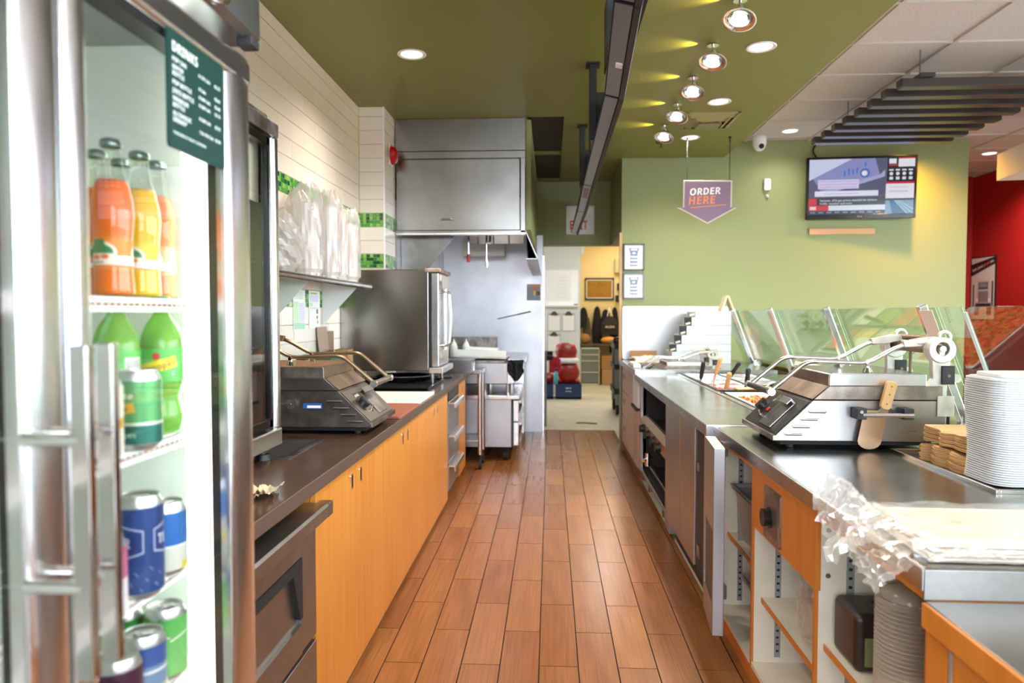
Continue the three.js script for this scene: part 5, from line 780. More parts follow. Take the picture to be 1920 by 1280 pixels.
// near worktop
{
  const t = thing('worktop', 'near stainless worktop carrying the panini grill, paper bags and lids', 'worktop', [1.3, 0.83, -2.3]);
  mesh('top_slab', bx(RX, 2.05, 0.84, 0.88, -3.2, -1.412, 0.004), M.steelTop, t);
  mesh('front_edge', bx(RX - 0.004, RX + 0.004, 0.832, 0.879, -3.226, -1.41, 0.003), M.steel, t);
  mesh('end_face', bx(RX, 2.05, 0.816, 0.878, -1.414, -1.408, 0.002), M.steelLow, t);
  mesh('under_rail', bx(RX + 0.004, RX + 0.022, 0.816, 0.84, -3.2, -1.42), M.laminateDark, t);
}
// lowest near counter
{
  const t = thing('side_counter', 'lower counter with steel top and orange wood front at the bottom right', 'counter', [1.4, 0, -0.9]);
  mesh('steel_top', bx(RX + 0.002, 2.05, 0.806, 0.8155, -1.405, -0.35, 0.002), M.steelLow, t);
  mesh('edge_band', bx(RX - 0.006, RX + 0.02, 0.766, 0.814, -1.405, -0.35, 0.002), M.laminateDark, t);
  mesh('carcass', [bx(RX + 0.006, RX + 0.03, 0.05, 0.766, -1.405, -1.335), bx(RX + 0.02, 2.05, 0.05, 0.8, -1.405, -1.385), bx(RX + 0.03, 2.0, 0.0, 0.05, -1.4, -0.36)], M.laminateDark, t);
  const d = mesh('door', bx(RX + 0.01, RX + 0.03, 0.06, 0.755, -1.325, -0.4, 0.002, 1), M.laminateDark, t);
  mesh('door_edge', bx(RX + 0.008, RX + 0.011, 0.06, 0.755, -1.33, -1.322), M.grey, d);
}
// open shelving of the near counter
{
  const t = thing('open_shelf_unit', 'white and orange open shelf unit under the near stainless worktop', 'shelf unit', [1.2, 0, -2.3]);
  const x0 = 0.752, x1 = 1.35;
  const divider = (d) => { const p = mesh('divider', [bx(x0 + 0.008, x1, 0.08, 0.816, -d - 0.012, -d + 0.006)], M.melamine, t); mesh('divider_edge', bx(x0, x0 + 0.008, 0.05, 0.816, -d - 0.012, -d + 0.006), M.laminateDark, p); const sl = []; for (let y = 0.12; y < 0.8; y += 0.0255) sl.push(bx(0.842, 0.852, y, y + 0.008, -d + 0.0078, -d + 0.0088)); mesh('shelf_track', bx(0.836, 0.858, 0.1, 0.815, -d + 0.006, -d + 0.008), M.grey, p); kind(mesh('track_slot', sl, M.black, p), 'stuff'); return p; };
  divider(3.2); divider(2.666); const dB = divider(2.03);
  each('screw', [0.77, 0.64].map((y) => cyl([0.785, y, -2.024], [0.785, y, -2.0215], 0.007, 0.007, 14)), M.steelDirty, dB);
  mesh('end_panel', bx(x0, x1, 0.05, 0.8155, -1.432, -1.415), M.laminateDark, t);
  mesh('back_panel', bx(x1, x1 + 0.012, 0.06, 0.838, -3.22, -1.42), M.melamine, t);
  mesh('bottom_deck', bx(x0, x1, 0.062, 0.08, -3.2, -1.435), M.melamine, t);
  mesh('plinth', bx(x0 + 0.004, x0 + 0.02, 0, 0.062, -3.2, -1.43), M.laminateDark, t);
  const shelf = (y, a, b, x) => { const s = mesh('shelf', bx(x + 0.004, x1, y - 0.018, y, -b + 0.007, -a - 0.013), M.melamine, t); mesh('shelf_edge', bx(x, x + 0.004, y - 0.018, y, -b + 0.007, -a - 0.013), M.laminateDark, s); };
  shelf(0.325, 2.03, 2.666, 0.785); shelf(0.445, 1.432, 2.03, 0.775); shelf(0.41, 2.666, 3.2, 0.79);
  const ap = mesh('apron', bx(x0 - 0.002, x0 + 0.012, 0.598, 0.832, -2.664, -2.02, 0.001, 1), M.laminateDark, t);
  // thermostat in the apron
  const fr = mesh('control_frame', [prism(rr(-2.5, -2.325, 0.61, 0.79, 0.016), 'x', x0 - 0.008, x0 - 0.0015)], M.steelDirty, ap);
  mesh('control_plate', prism(rr(-2.475, -2.35, 0.635, 0.765, 0.012), 'x', x0 - 0.0095, x0 - 0.006), std({ color: 0x6f6a64, metalness: 0.7, roughness: 0.35 }), fr);
  mesh('knob', [cyl([x0 - 0.034, 0.69, -2.43], [x0 - 0.008, 0.69, -2.43], 0.03, 0.026, 24), cyl([x0 - 0.012, 0.69, -2.43], [x0 - 0.009, 0.69, -2.43], 0.036, 0.036, 24)], M.black, fr);
}
// things on the shelves
{ const t = thing('black_jug', 'black plastic jug with open neck and green label on the near shelf', 'jug', [0.87, 0.4455, -1.93]); mesh('jug_body', bx(0.792, 0.96, 0.4455, 0.6, -2.005, -1.85, 0.02, 4), std({ color: 0x2a211d, roughness: 0.35 }), t); mesh('neck', mv(lathe([[0.034, -0.012], [0.034, 0.008], [0.026, 0.008], [0.026, -0.02], [0, -0.02]], 24), 0.885, 0.602, -1.9), M.black, t); mesh('jug_label', bx(0.815, 0.85, 0.465, 0.54, -1.852, -1.849), std({ color: 0x6b7448, roughness: 0.5 }), t); }
function nested(name, x, y0, z, r, n, pitch, dome, label, cat, m) {
  const t = thing(name, label, cat, [x, y0, z]);
  for (let i = 0; i < n; i++) { const y = y0 + i * pitch, pr = [[r - 0.003, 0], [r, 0.001], [r, 0.0028], [r - 0.006, 0.0036], [r - 0.011, pitch * 0.9]]; mesh('lid', mv(lathe(pr, 36), x, y, z), m, t); }
  const y = y0 + n * pitch; const d = []; for (let i = 0; i <= 8; i++) { const a = i / 8 * Math.PI / 2; d.push([(r - 0.012) * Math.cos(a) ** 0.7, dome * Math.sin(a)]); } d.push([0, dome]); mesh('dome', mv(lathe(d, 36), x, y, z), m, t);
  return t;
}
nested('dome_lid_stack', 0.835, 0.446, -1.665, 0.074, 26, 0.0106, 0.03, 'tall stack of clear plastic bowl lids on the near shelf beside the black jug', 'lid stack', phys({ color: 0xe6dacb, transmission: 0.7, roughness: 0.2, thickness: 0, side: THREE.DoubleSide }));
{ const t = thing('deli_tub', 'clear plastic tub in front of the dome lid stack, at the lower right shelf', 'tub', [0.83, 0.4465, -1.5]); mesh('tub_body', prism(rr(0.79, 0.93, -1.545, -1.45, 0.03), 'y', 0.4465, 0.52), M.plasticClear, t); mesh('rim', prism(rr(0.78, 0.94, -1.555, -1.44, 0.034), 'y', 0.52, 0.526), M.plasticClear, t); }
{ const t = thing('wrapped_bundle', 'crinkled clear plastic bag with dark contents on the shelf below the control knob', 'bag', [0.93, 0.3255, -2.2]); mesh('contents', [rot(bx(0.84, 0.98, 0.33, 0.5, -2.26, -2.12, 0.03, 3), 0.2, 0, 0.15, [0.9, 0.4, -2.2])], std({ color: 0x4a443e, roughness: 0.5 }), t);
  mesh('plastic_bag', film(30, 20, (u, v) => { const a = u * 2 * Math.PI, b = v * Math.PI, q = 1 + 0.3 * pn(Math.cos(a) * Math.sin(b) * 2.3, Math.cos(b) * 2.3, Math.sin(a) * Math.sin(b) * 2.3) + 0.26 * Math.abs(pn(Math.cos(a) * Math.sin(b) * 7, Math.cos(b) * 7, Math.sin(a) * 7 * Math.sin(b))); return [0.92 + Math.max(-0.12, 0.13 * q * Math.cos(a) * Math.sin(b)), 0.327 + Math.max(0, 0.11 - 0.13 * q * Math.cos(b)), -2.23 + Math.max(-0.3, 0.19 * q * Math.sin(a) * Math.sin(b))]; }), M.filmClear, t); }
{ const t = thing('storage_bin', 'grey translucent food bin on the upper shelf behind the open steel door', 'bin', [0.95, 0.4105, -2.9]); mesh('bin_body', pan(0.8, 1.2, 0.4105, 0.63, -3.1, -2.72, 0.004, 0.014, 0.03), phys({ color: 0xb9aea2, transmission: 0.45, roughness: 0.35, thickness: 0, side: THREE.DoubleSide }), t); mesh('rim_lip', pan(0.792, 1.208, 0.6305, 0.645, -3.108, -2.712, 0.004, 0.01, 0.002).slice(1), M.grey, t); }
{ const t = thing('dark_bin', 'dark plastic tub with clear rim on the bottom deck behind the open steel door', 'bin', [0.95, 0.0805, -2.85]); mesh('bin_body', pan(0.84, 1.2, 0.0805, 0.24, -3.0, -2.69, 0.005, 0.012, 0.03), M.dark, t); mesh('rim_lip', pan(0.815, 1.22, 0.2405, 0.275, -3.03, -2.685, 0.005, 0.014, 0.01).slice(1), phys({ color: 0xcfcbc4, transmission: 0.5, roughness: 0.3, thickness: 0, side: THREE.DoubleSide }), t); }
OFF = 0;
// open steel door slab
{ const t = thing('steel_door', 'thick stainless cabinet door standing open into the aisle with a recessed pull', 'cabinet door', [0.66, 0.12, -2.95]);
  const g = [bx(0.635, 0.677, 0.12, 0.858, -2.83, -2.81, 0.002), bx(0.64, 0.677, 0.12, 0.858, -3.1, -2.83), bx(0.635, 0.641, 0.53, 0.858, -3.1, -2.83), bx(0.635, 0.641, 0.12, 0.24, -3.1, -2.83), bx(0.635, 0.641, 0.24, 0.53, -3.1, -3.07)];
  mesh('door_slab', g.map((q) => rot(q, 0, -0.09, 0, [0.656, 0, -2.81])), M.steelV, t); mesh('pull_recess', rot(bx(0.638, 0.6415, 0.24, 0.53, -3.07, -2.83), 0, -0.09, 0, [0.656, 0, -2.81]), std({ color: 0x4c4f55, metalness: 0.8, roughness: 0.4 }), t); each('hinge', [0.8, 0.18].map((y) => bx(0.677, 0.76, y - 0.03, y + 0.03, -3.14, -3.1, 0.003)), M.steel, t); }
// stainless cupboard doors
{ const t = thing('steel_cabinet', 'stainless double-door cupboard under the far right worktop', 'cabinet', [1.2, 0, -3.95]); mesh('carcass', bx(0.752, 1.03, 0.1, 0.834, -4.39, -3.24), M.steel, t); for (const [a, b] of [[3.58, 3.97], [3.98, 4.38]]) { const d = mesh('door', bx(0.712, 0.75, 0.13, 0.828, -b, -a, 0.006), M.steelV, t); }
  mesh('side_channel', bx(0.722, 0.752, 0.12, 0.834, -3.56, -3.38, 0.002), M.dark, t); mesh('post', bx(0.715, 0.755, 0.1, 0.836, -3.37, -3.25, 0.003), M.steelV, t); each('latch', [bx(0.715, 0.724, 0.2, 0.26, -3.52, -3.46), bx(0.715, 0.724, 0.62, 0.66, -3.52, -3.48)], M.steelDirty, t); mesh('kick_plate', bx(0.77, 0.79, 0, 0.1, -4.39, -3.24), M.dark, t); }
// hot table with knobs
{ const t = thing('hot_table', 'stainless hot-food table with four control knobs and dark openings under the far worktop', 'hot table', [1.2, 0, -5.25]); const x = 0.735;
  each('post', [bx(x, x + 0.05, 0.1, 0.84, -5.94, -5.88, 0.004), bx(x - 0.006, x + 0.05, 0.03, 0.84, -4.58, -4.41, 0.004)], M.steelV, t);
  mesh('inner_box', [bx(x + 0.02, 1.04, 0.1, 0.83, -5.9, -5.88), bx(x + 0.02, 1.04, 0.1, 0.83, -4.6, -4.585), bx(1.02, 1.04, 0.1, 0.83, -5.88, -4.6), bx(x + 0.03, 1.02, 0.1, 0.13, -5.88, -4.6), bx(x + 0.03, 1.02, 0.5, 0.52, -5.88, -4.6)], std({ color: 0x201d1c, roughness: 0.6 }), t);
  const rl = mesh('control_rail', [prism([[x + 0.02, 0.44], [x, 0.45], [x - 0.004, 0.53], [x + 0.04, 0.56], [x + 0.06, 0.56], [x + 0.06, 0.44]], 'z', -5.88, -4.6)], std({ color: 0xb79a82, metalness: 0.7, roughness: 0.4 }), t);
  for (const d of [5.62, 5.32, 5.05, 4.82]) mesh('knob', [cyl([x - 0.004, 0.49, -d], [x - 0.035, 0.487, -d], 0.034, 0.028, 20), bx(x - 0.045, x - 0.03, 0.462, 0.512, -d - 0.006, -d + 0.006, 0.004)], M.black, rl);
  mesh('drain_valve', [cyl([x + 0.02, 0.2, -5.6], [x + 0.02, 0.3, -5.6], 0.02), cyl([x - 0.02, 0.25, -5.55], [x + 0.06, 0.25, -5.7], 0.014)], M.steelBright, t);
  each('lower_rail', [bx(x, x + 0.03, 0.1, 0.13, -5.88, -4.6, 0.004), bx(x + 0.06, x + 0.09, 0.14, 0.165, -5.88, -4.6, 0.004)], M.steel, t); each('leg', [-5.6, -4.9].map((z) => cyl([x + 0.05, 0, z], [x + 0.05, 0.1, z], 0.022)), M.steelDirty, t); }
// end unit by the wall, coloured in plain pinkish tans
{ const t = thing('end_cabinet', 'pinkish end cabinet with three knobbed drawers and steel top by the green wall', 'cabinet', [1.2, 0, -6.6]); const x = 0.725;
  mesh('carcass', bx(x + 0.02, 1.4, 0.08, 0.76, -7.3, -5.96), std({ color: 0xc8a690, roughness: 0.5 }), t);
  mesh('steel_top', [bx(0.705, 1.85, 0.885, 0.918, -7.32, -6.62), bx(0.705, 0.78, 0.885, 0.918, -6.62, -6.1), bx(1.44, 1.85, 0.885, 0.918, -6.62, -6.1), bx(0.705, 1.85, 0.885, 0.918, -6.1, -5.96), bx(0.78, 1.44, 0.765, 0.775, -6.62, -6.1)], M.steelTop, t); mesh('front_edge', bx(0.695, 0.706, 0.872, 0.917, -7.32, -5.96, 0.002), M.steel, t);
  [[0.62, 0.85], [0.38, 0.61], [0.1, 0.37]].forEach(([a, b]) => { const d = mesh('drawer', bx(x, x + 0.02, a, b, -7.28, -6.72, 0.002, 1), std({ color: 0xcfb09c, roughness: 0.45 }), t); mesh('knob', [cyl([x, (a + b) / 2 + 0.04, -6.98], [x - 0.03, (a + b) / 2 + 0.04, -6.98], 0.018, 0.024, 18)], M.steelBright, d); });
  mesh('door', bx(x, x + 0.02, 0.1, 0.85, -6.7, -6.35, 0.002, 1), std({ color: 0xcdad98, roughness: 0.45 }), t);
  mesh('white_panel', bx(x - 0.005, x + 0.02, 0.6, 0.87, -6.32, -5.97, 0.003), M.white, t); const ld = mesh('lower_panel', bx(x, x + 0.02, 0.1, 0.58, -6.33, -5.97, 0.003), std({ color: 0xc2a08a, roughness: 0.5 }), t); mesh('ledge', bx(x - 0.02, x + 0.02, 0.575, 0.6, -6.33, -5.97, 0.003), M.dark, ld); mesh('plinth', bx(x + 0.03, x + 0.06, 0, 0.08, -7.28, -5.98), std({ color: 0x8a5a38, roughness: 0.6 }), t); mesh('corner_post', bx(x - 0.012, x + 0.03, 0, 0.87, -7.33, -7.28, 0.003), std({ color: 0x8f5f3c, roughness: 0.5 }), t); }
// customer side of the counter
kind(mesh('trim_3', bx(2.05, 2.1, 0, 0.9, -7.34, -0.35), std({ color: 0x6b4a33, roughness: 0.6 })), 'structure');
// steel backsplash on the green wall
solo('steel_backsplash', prism(rr(0.725, 1.81, 0.92, 1.456, 0.025), 'z', -7.349, -7.33, 0.002), std({ color: 0xcfcfd0, metalness: 0.85, roughness: 0.32 }), 'bright steel splash plate with rounded corners below the two framed notices', 'backsplash');

// ================= RIGHT COUNTER TOP THINGS =================
// stepped steel cup and lid dispenser
{ const t = thing('step_dispenser', 'white stepped dispenser with dark openings before the steel splash plate', 'dispenser', [1.4, 0.918, -6.95]); const st = [[1.06, 0.918, 1.03], [1.1, 1.03, 1.1], [1.145, 1.1, 1.185], [1.19, 1.185, 1.27], [1.235, 1.27, 1.35], [1.27, 1.35, 1.4]];
  st.forEach(([x, a, b], i) => { mesh('tier', bx(x + 0.06, 1.66, a + 0.0005, b, -7.12, -6.72, 0.003), std({ color: 0xdededf, metalness: 0.5, roughness: 0.35 }), t); if (i) { mesh('opening', bx(x, x + 0.062, a + 0.004, b - 0.002, -6.75, -6.7), i === 5 ? M.grey : M.black, t); mesh('napkin', rot(bx(x + 0.005, x + 0.05, a + 0.013, a + 0.03, -6.7, -6.69, 0.002), 0, 0, 0.3, [x + 0.03, a + 0.02, 0]), M.cream, t); } }); }
solo('folded_card', [rot(bx(1.585, 1.6, 1.4005, 1.56, -6.95, -6.8), 0, 0, -0.32, [1.59, 1.4, 0]), rot(bx(1.7, 1.715, 1.4005, 1.56, -6.95, -6.8), 0, 0, 0.36, [1.71, 1.4, 0])], std({ color: 0xe8d9b6, roughness: 0.7 }), 'pale folded card standing like a tent on the stepped dispenser', 'card');
{ const t = thing('cardboard_tray', 'brown cardboard tray of white paper packets left of the stepped dispenser', 'tray', [0.92, 0.9185, -6.9]); mesh('tray_body', [bx(0.78, 1.04, 0.9185, 1.02, -7.1, -7.095), bx(0.78, 1.04, 0.9185, 0.925, -7.1, -6.72), bx(0.78, 0.785, 0.9185, 0.96, -7.1, -6.72), bx(1.035, 1.04, 0.9185, 0.96, -7.1, -6.72)], M.cardboard, t); const g = []; const r = rnd(5); for (let i = 0; i < 16; i++) g.push(rot(bx(0.8 + 0.2 * r(), 0.84 + 0.2 * r(), 0.93 + 0.03 * r(), 0.937 + 0.03 * r(), -7.05 + 0.25 * r(), -7.0 + 0.25 * r()), 0.2 * r(), r(), 0.2 * r(), [0.9, 0.94, -6.9])); mesh('paper_packets', [...g, bx(0.79, 1.03, 0.926, 0.965, -7.09, -6.73, 0.004)], M.paper, t); }
solo('white_carton', [bx(0.71, 0.775, 0.9185, 0.94, -6.6, -6.2, 0.004), bx(0.715, 0.77, 0.94, 0.95, -6.58, -6.22, 0.003)], M.white, 'flat white carton at the left edge of the far counter', 'carton');
solo('brown_lid', rot(prism(rr(1.88, 2.02, 0.92, 1.28, 0.06), 'z', -6.92, -6.9, 0.002), 0, 0, 0.22, [1.95, 0.92, 0]), std({ color: 0xc9a183, roughness: 0.4 }), 'brown plastic lid leaning behind the glass at the far end', 'lid');
// food wells: pans with handles and contents
{
  const t = thing('food_well', 'sunken steel food well frame with dividers in the far worktop', 'food well', [1.33, 0.74, -4.24]);
  mesh('well_box', [bx(1.051, 1.619, 0.66, 0.67, -5.869, -3.751), bx(1.051, 1.056, 0.67, 0.886, -5.869, -3.751), bx(1.614, 1.619, 0.67, 0.886, -5.869, -3.751), bx(1.056, 1.614, 0.67, 0.886, -5.869, -5.864), bx(1.056, 1.614, 0.67, 0.886, -3.756, -3.751)], M.steel, t);
  mesh('rim', [bx(1.03, 1.06, 0.8865, 0.892, -5.89, -3.73, 0.002), bx(1.61, 1.64, 0.8865, 0.892, -5.89, -3.73, 0.002), bx(1.06, 1.61, 0.8865, 0.892, -5.89, -5.86, 0.002), bx(1.06, 1.61, 0.8865, 0.892, -3.76, -3.73, 0.002)], M.steelBright, t);
  each('divider_bar', [5.53, 5.23, 4.93, 4.62, 4.5].map((d) => bx(1.05, 1.62, 0.886, 0.896, -d - 0.006, -d + 0.006, 0.002)).concat([bx(1.325, 1.335, 0.886, 0.896, -5.86, -4.62, 0.002), bx(1.052, 1.062, 0.888, 0.897, -5.86, -4.62, 0.002)]), M.black, t);
}
const foodC = [0xe7dcc4, 0xb4543a, 0x8f9a4a, 0xe2b860, 0xc8693a, 0xddd2b0, 0xa83a2c, 0x7a8a3c], foodN = ['pale sauce', 'tomato sauce', 'green relish', 'yellow cheese', 'orange peppers', 'pale dressing', 'red salsa', 'green herbs'];
const spots = ['far left', 'far right', 'third from far, left', 'third from far, right', 'middle left', 'middle right', 'near left', 'near right'];
for (let i = 0; i < 8; i++) { const d0 = [5.545, 5.245, 4.945, 4.64][i >> 1], d1 = d0 + 0.275, xa = i & 1 ? 1.345 : 1.07, xb = xa + 0.245; const t = thing('food_pan', `small steel pan of ${foodN[i]}, ${spots[i]} in the food well`, 'pan', [xa + 0.12, 0.74, -(d0 + d1) / 2]); mesh('pan_body', pan(xa, xb, 0.74, 0.9, -d1, -d0, 0.003, 0.006, 0.012), M.steelBright, t); const r = rnd(40 + i); mesh('food', smoothFilm(14, 14, (u, v) => [xa + 0.006 + (xb - xa - 0.012) * u, 0.868 + 0.022 * pn(u * 5 + i, v * 6) + 0.008 * pn(u * 17, v * 17), -d1 + 0.006 + (d1 - d0 - 0.012) * v]), std({ color: foodC[i], roughness: 0.5, side: THREE.DoubleSide }), t); }
{ const t = thing('salad_tray', 'white tray of orange and green vegetables nearest the grill in the food well', 'tray', [1.33, 0.84, -4.12]); mesh('tray_body', pan(1.08, 1.6, 0.84, 0.9, -4.45, -3.8, 0.004, 0.012, 0.012), M.white, t); mesh('food_bed', smoothFilm(20, 12, (u, v) => [1.1 + 0.48 * u, 0.868 + 0.01 * pn(u * 9, v * 12), -4.43 + 0.6 * v]), std({ color: 0xd9713a, roughness: 0.6, side: THREE.DoubleSide }), t); const cols = [0xe07a35, 0xd8522e, 0x8aa03c, 0xe8a94a], r = rnd(8); for (let c = 0; c < 4; c++) { const g = []; for (let i = 0; i < 60; i++) g.push(rot(bx(-0.012, 0.012, -0.004, 0.004, -0.004, 0.004), r() * 3, r() * 6, r() * 3).translate(1.11 + 0.46 * r(), 0.874 + 0.01 * r(), -4.42 + 0.58 * r())); kind(mesh('vegetable_strip', g, std({ color: cols[c], roughness: 0.5 }), t), 'stuff'); } }
function utensil(name, label, cat, a, b, c, wood) { const t = thing(name, label, cat, [0, 0, 0]); t.position.set(...a); mesh('blade', cyl(a, b, 0.007, 0.012, 12).scale(1, 1, 1), M.steelBright, t); const dir = V(...c).sub(V(...b)).normalize(), u = V(...b), pts = [[0.004, 0], [0.012, 0.01], [0.016, 0.05], [0.014, 0.09], [0.018, 0.12], [0.012, 0.135], [0, 0.136]]; const g = lathe(pts, 14).applyQuaternion(new THREE.Quaternion().setFromUnitVectors(V(0, 1, 0), dir)).translate(u.x, u.y, u.z); mesh('handle', g, wood ? M.woodHandle : M.black, t); }
utensil('knife', 'wooden handled knife standing tallest in the far food pans', 'knife', [1.16, 0.88, -5.2], [1.175, 0.94, -5.2], [1.215, 1.08, -5.18], true);
utensil('knife', 'pale wooden handled spreader at the near left of the food pans', 'knife', [1.135, 0.86, -4.72], [1.14, 0.868, -4.74], [1.16, 1.0, -4.72], true);
utensil('spoon', 'black handled spoon standing in the far left food pans', 'spoon', [1.09, 0.87, -5.3], [1.095, 0.9, -5.3], [1.11, 1.03, -5.28], false);
utensil('spoon', 'black handled spoon slanting right in the middle food pans', 'spoon', [1.28, 0.87, -5.32], [1.3, 0.915, -5.3], [1.37, 1.03, -5.28], false);
utensil('spoon', 'black handled spoon lying low toward the right of the near food pans', 'spoon', [1.4, 0.88, -4.85], [1.45, 0.905, -4.83], [1.56, 0.93, -4.82], false);
utensil('spoon', 'thin steel ladle standing upright at the near edge of the food pans', 'ladle', [1.245, 0.87, -4.66], [1.25, 0.9, -4.66], [1.258, 1.0, -4.65], false);
{ const t = thing('tongs', 'brass coloured tongs lying across the near food pans', 'tongs', [1.3, 0.905, -4.62]); each('tong_arm', [cyl([1.18, 0.903, -4.6], [1.48, 0.915, -4.55], 0.008), cyl([1.18, 0.905, -4.64], [1.48, 0.915, -4.56], 0.008)], std({ color: 0xc9a765, metalness: 0.8, roughness: 0.35 }), t); mesh('joint', ball(1.48, 0.915, -4.555, 0.014), M.black, t); }
solo('napkin_holder', [prism([[1.58, 0.887], [1.86, 0.887], [1.78, 1.04], [1.62, 1.07]], 'z', -4.86, -4.6, 0.004)], std({ color: 0xe9e4de, metalness: 0.3, roughness: 0.4 }), 'pale slanted steel holder behind the grill arms beside the glass', 'holder');
OFF = -0.11;
// sneeze guard
{
  const t = thing('sneeze_guard', 'long tilted glass sneeze guard on four chrome posts along the customer side', 'sneeze guard', [1.85, 0.887, -5.0]);
  const dx = 0.2, dy = 0.53, L = Math.hypot(dx, dy), tilt = Math.atan2(dx, dy);
  const pane = (z0, z1) => rot(bx(1.92 - 0.003, 1.92 + 0.003, 0.9, 0.9 + 0.545, z0, z1, 0.002, 1), 0, 0, tilt, [1.92, 0.9, 0]);
  mesh('glass_pane', pane(-7.15, -3.02), M.glassGreen, t); mesh('glass_pane', pane(-3.0, -1.42), M.glassGreen, t);
  mesh('pane_joint', rot(bx(1.916, 1.924, 0.9, 1.42, -3.021, -2.999), 0, 0, tilt, [1.92, 0.9, 0]), phys({ color: 0xe8f2f2, roughness: 0.3, transmission: 0.4, thickness: 0 }), t);
  for (const d of [3.27, 4.42, 5.56, 6.69]) { const p = mesh('post', [rot(bx(1.868, 1.905, 0.89, 1.46, -d - 0.018, -d + 0.018, 0.004), 0, 0, tilt, [1.9, 0.89, 0])], M.chrome, t); mesh('post_foot', [cyl([1.895, 0.887, -d], [1.895, 0.93, -d], 0.03, 0.024), ball(1.893, 0.94, -d, 0.022)], M.chrome, p); if (d !== 6.69 && d !== 4.42) mesh('paper_card', rot(bx(1.86, 1.863, d < 4 ? 1.27 : 1.07, 1.445, -d + 0.02, -d + (d < 4 ? 0.13 : 0.12)), 0, 0, tilt, [1.9, 0.89, 0]), std({ color: 0xe3cfc6, roughness: 0.7 }), p); }
}
OFF = -0.035;
// tray with paper bags and lids
{ const t = thing('steel_tray', 'flat stainless tray under the paper bags and the white lids', 'tray', [1.56, 0.8805, -2.3]); mesh('tray_body', [bx(1.236, 1.9, 0.8805, 0.8835, -2.64, -2.015), ...[[1.236, 1.248, -2.64, -2.015], [1.888, 1.9, -2.64, -2.015]].map(([a, b, c, d]) => bx(a, b, 0.8805, 0.892, c, d, 0.003)), bx(1.248, 1.888, 0.8805, 0.892, -2.64, -2.628, 0.003), bx(1.248, 1.888, 0.8805, 0.892, -2.027, -2.015, 0.003)], M.steelTop, t); }
function bagStack(y0, x0, z0, n, seed, label, crook) { const t = thing('paper_bag_stack', label, 'paper bags', [x0 + 0.2, y0, z0], 'stacks of brown paper bags'), r = rnd(seed); const bend = (x, z) => 0.004 * Math.sin((z - z0) * 26 + crook) + 0.004 * pn(x * 20, z * 14, seed);
  for (let i = 0; i < n; i++) { const y = y0 + 0.001 + i * 0.0042, j = (r() - 0.5) * 0.008, k = (r() - 0.5) * 0.008, w = 0.4, d = 0.27, N = 14; const outline = []; for (let a = 0; a <= N; a++) { const v = a / N; outline.push([x0 + j + 0.008 * Math.sin(v * 17 + crook) * (v > 0.3 ? 1 : 0.5) + 0.004 * pn(v * 9, seed + i * 0.05), z0 + k - d * v]); } outline.push([x0 + w, z0 + k - d], [x0 + w, z0 + k]);
    const g = prism(outline, 'y', y, y + 0.0034), p = g.attributes.position; const m0 = 0.006 * i / n; for (let q = 0; q < p.count; q++) p.setY(q, p.getY(q) + (i / n) * (bend(p.getX(q), p.getZ(q)) + 0.004)); g.computeVertexNormals(); mesh('paper_bag', g, i & 1 ? M.kraft : std({ color: 0xb78d5c, roughness: 0.85 }), t); } }
bagStack(0.8838, 1.265, -2.2, 13, 3, 'lower stack of brown paper bags with crumpled folded edge on the steel tray', 0);
bagStack(0.953, 1.275, -2.215, 10, 9, 'upper stack of flat brown paper bags resting on the lower stack', 2);
{ const t = thing('lid_stack', 'tall stack of clear white rectangular container lids at the right edge', 'lid stack', [1.42, 0.893, -2.17]); const m = phys({ color: 0xeceff2, transmission: 0.25, roughness: 0.3, thickness: 0, side: THREE.DoubleSide });
  for (let i = 0; i < 46; i++) { const y = 0.8925 + i * 0.0066, s = 0.006 * Math.sin(i * 0.13), k = i === 45 ? 0.02 : 0; mesh('lid', [prism(rr(1.255 + s, 1.62 + s, -2.245, -2.045, 0.055, 6), 'y', y, y + 0.0034), prism(rr(1.2625 + s, 1.6125 + s, -2.2375, -2.0525, 0.05, 6), 'y', y + 0.0034, y + 0.0066)], m, t); } mesh('lid', [prism(rr(1.28, 1.6, -2.225, -2.065, 0.04, 6), 'y', 0.8925 + 46 * 0.0066, 0.8925 + 46 * 0.0066 + 0.012, 0.003)], m, t); }
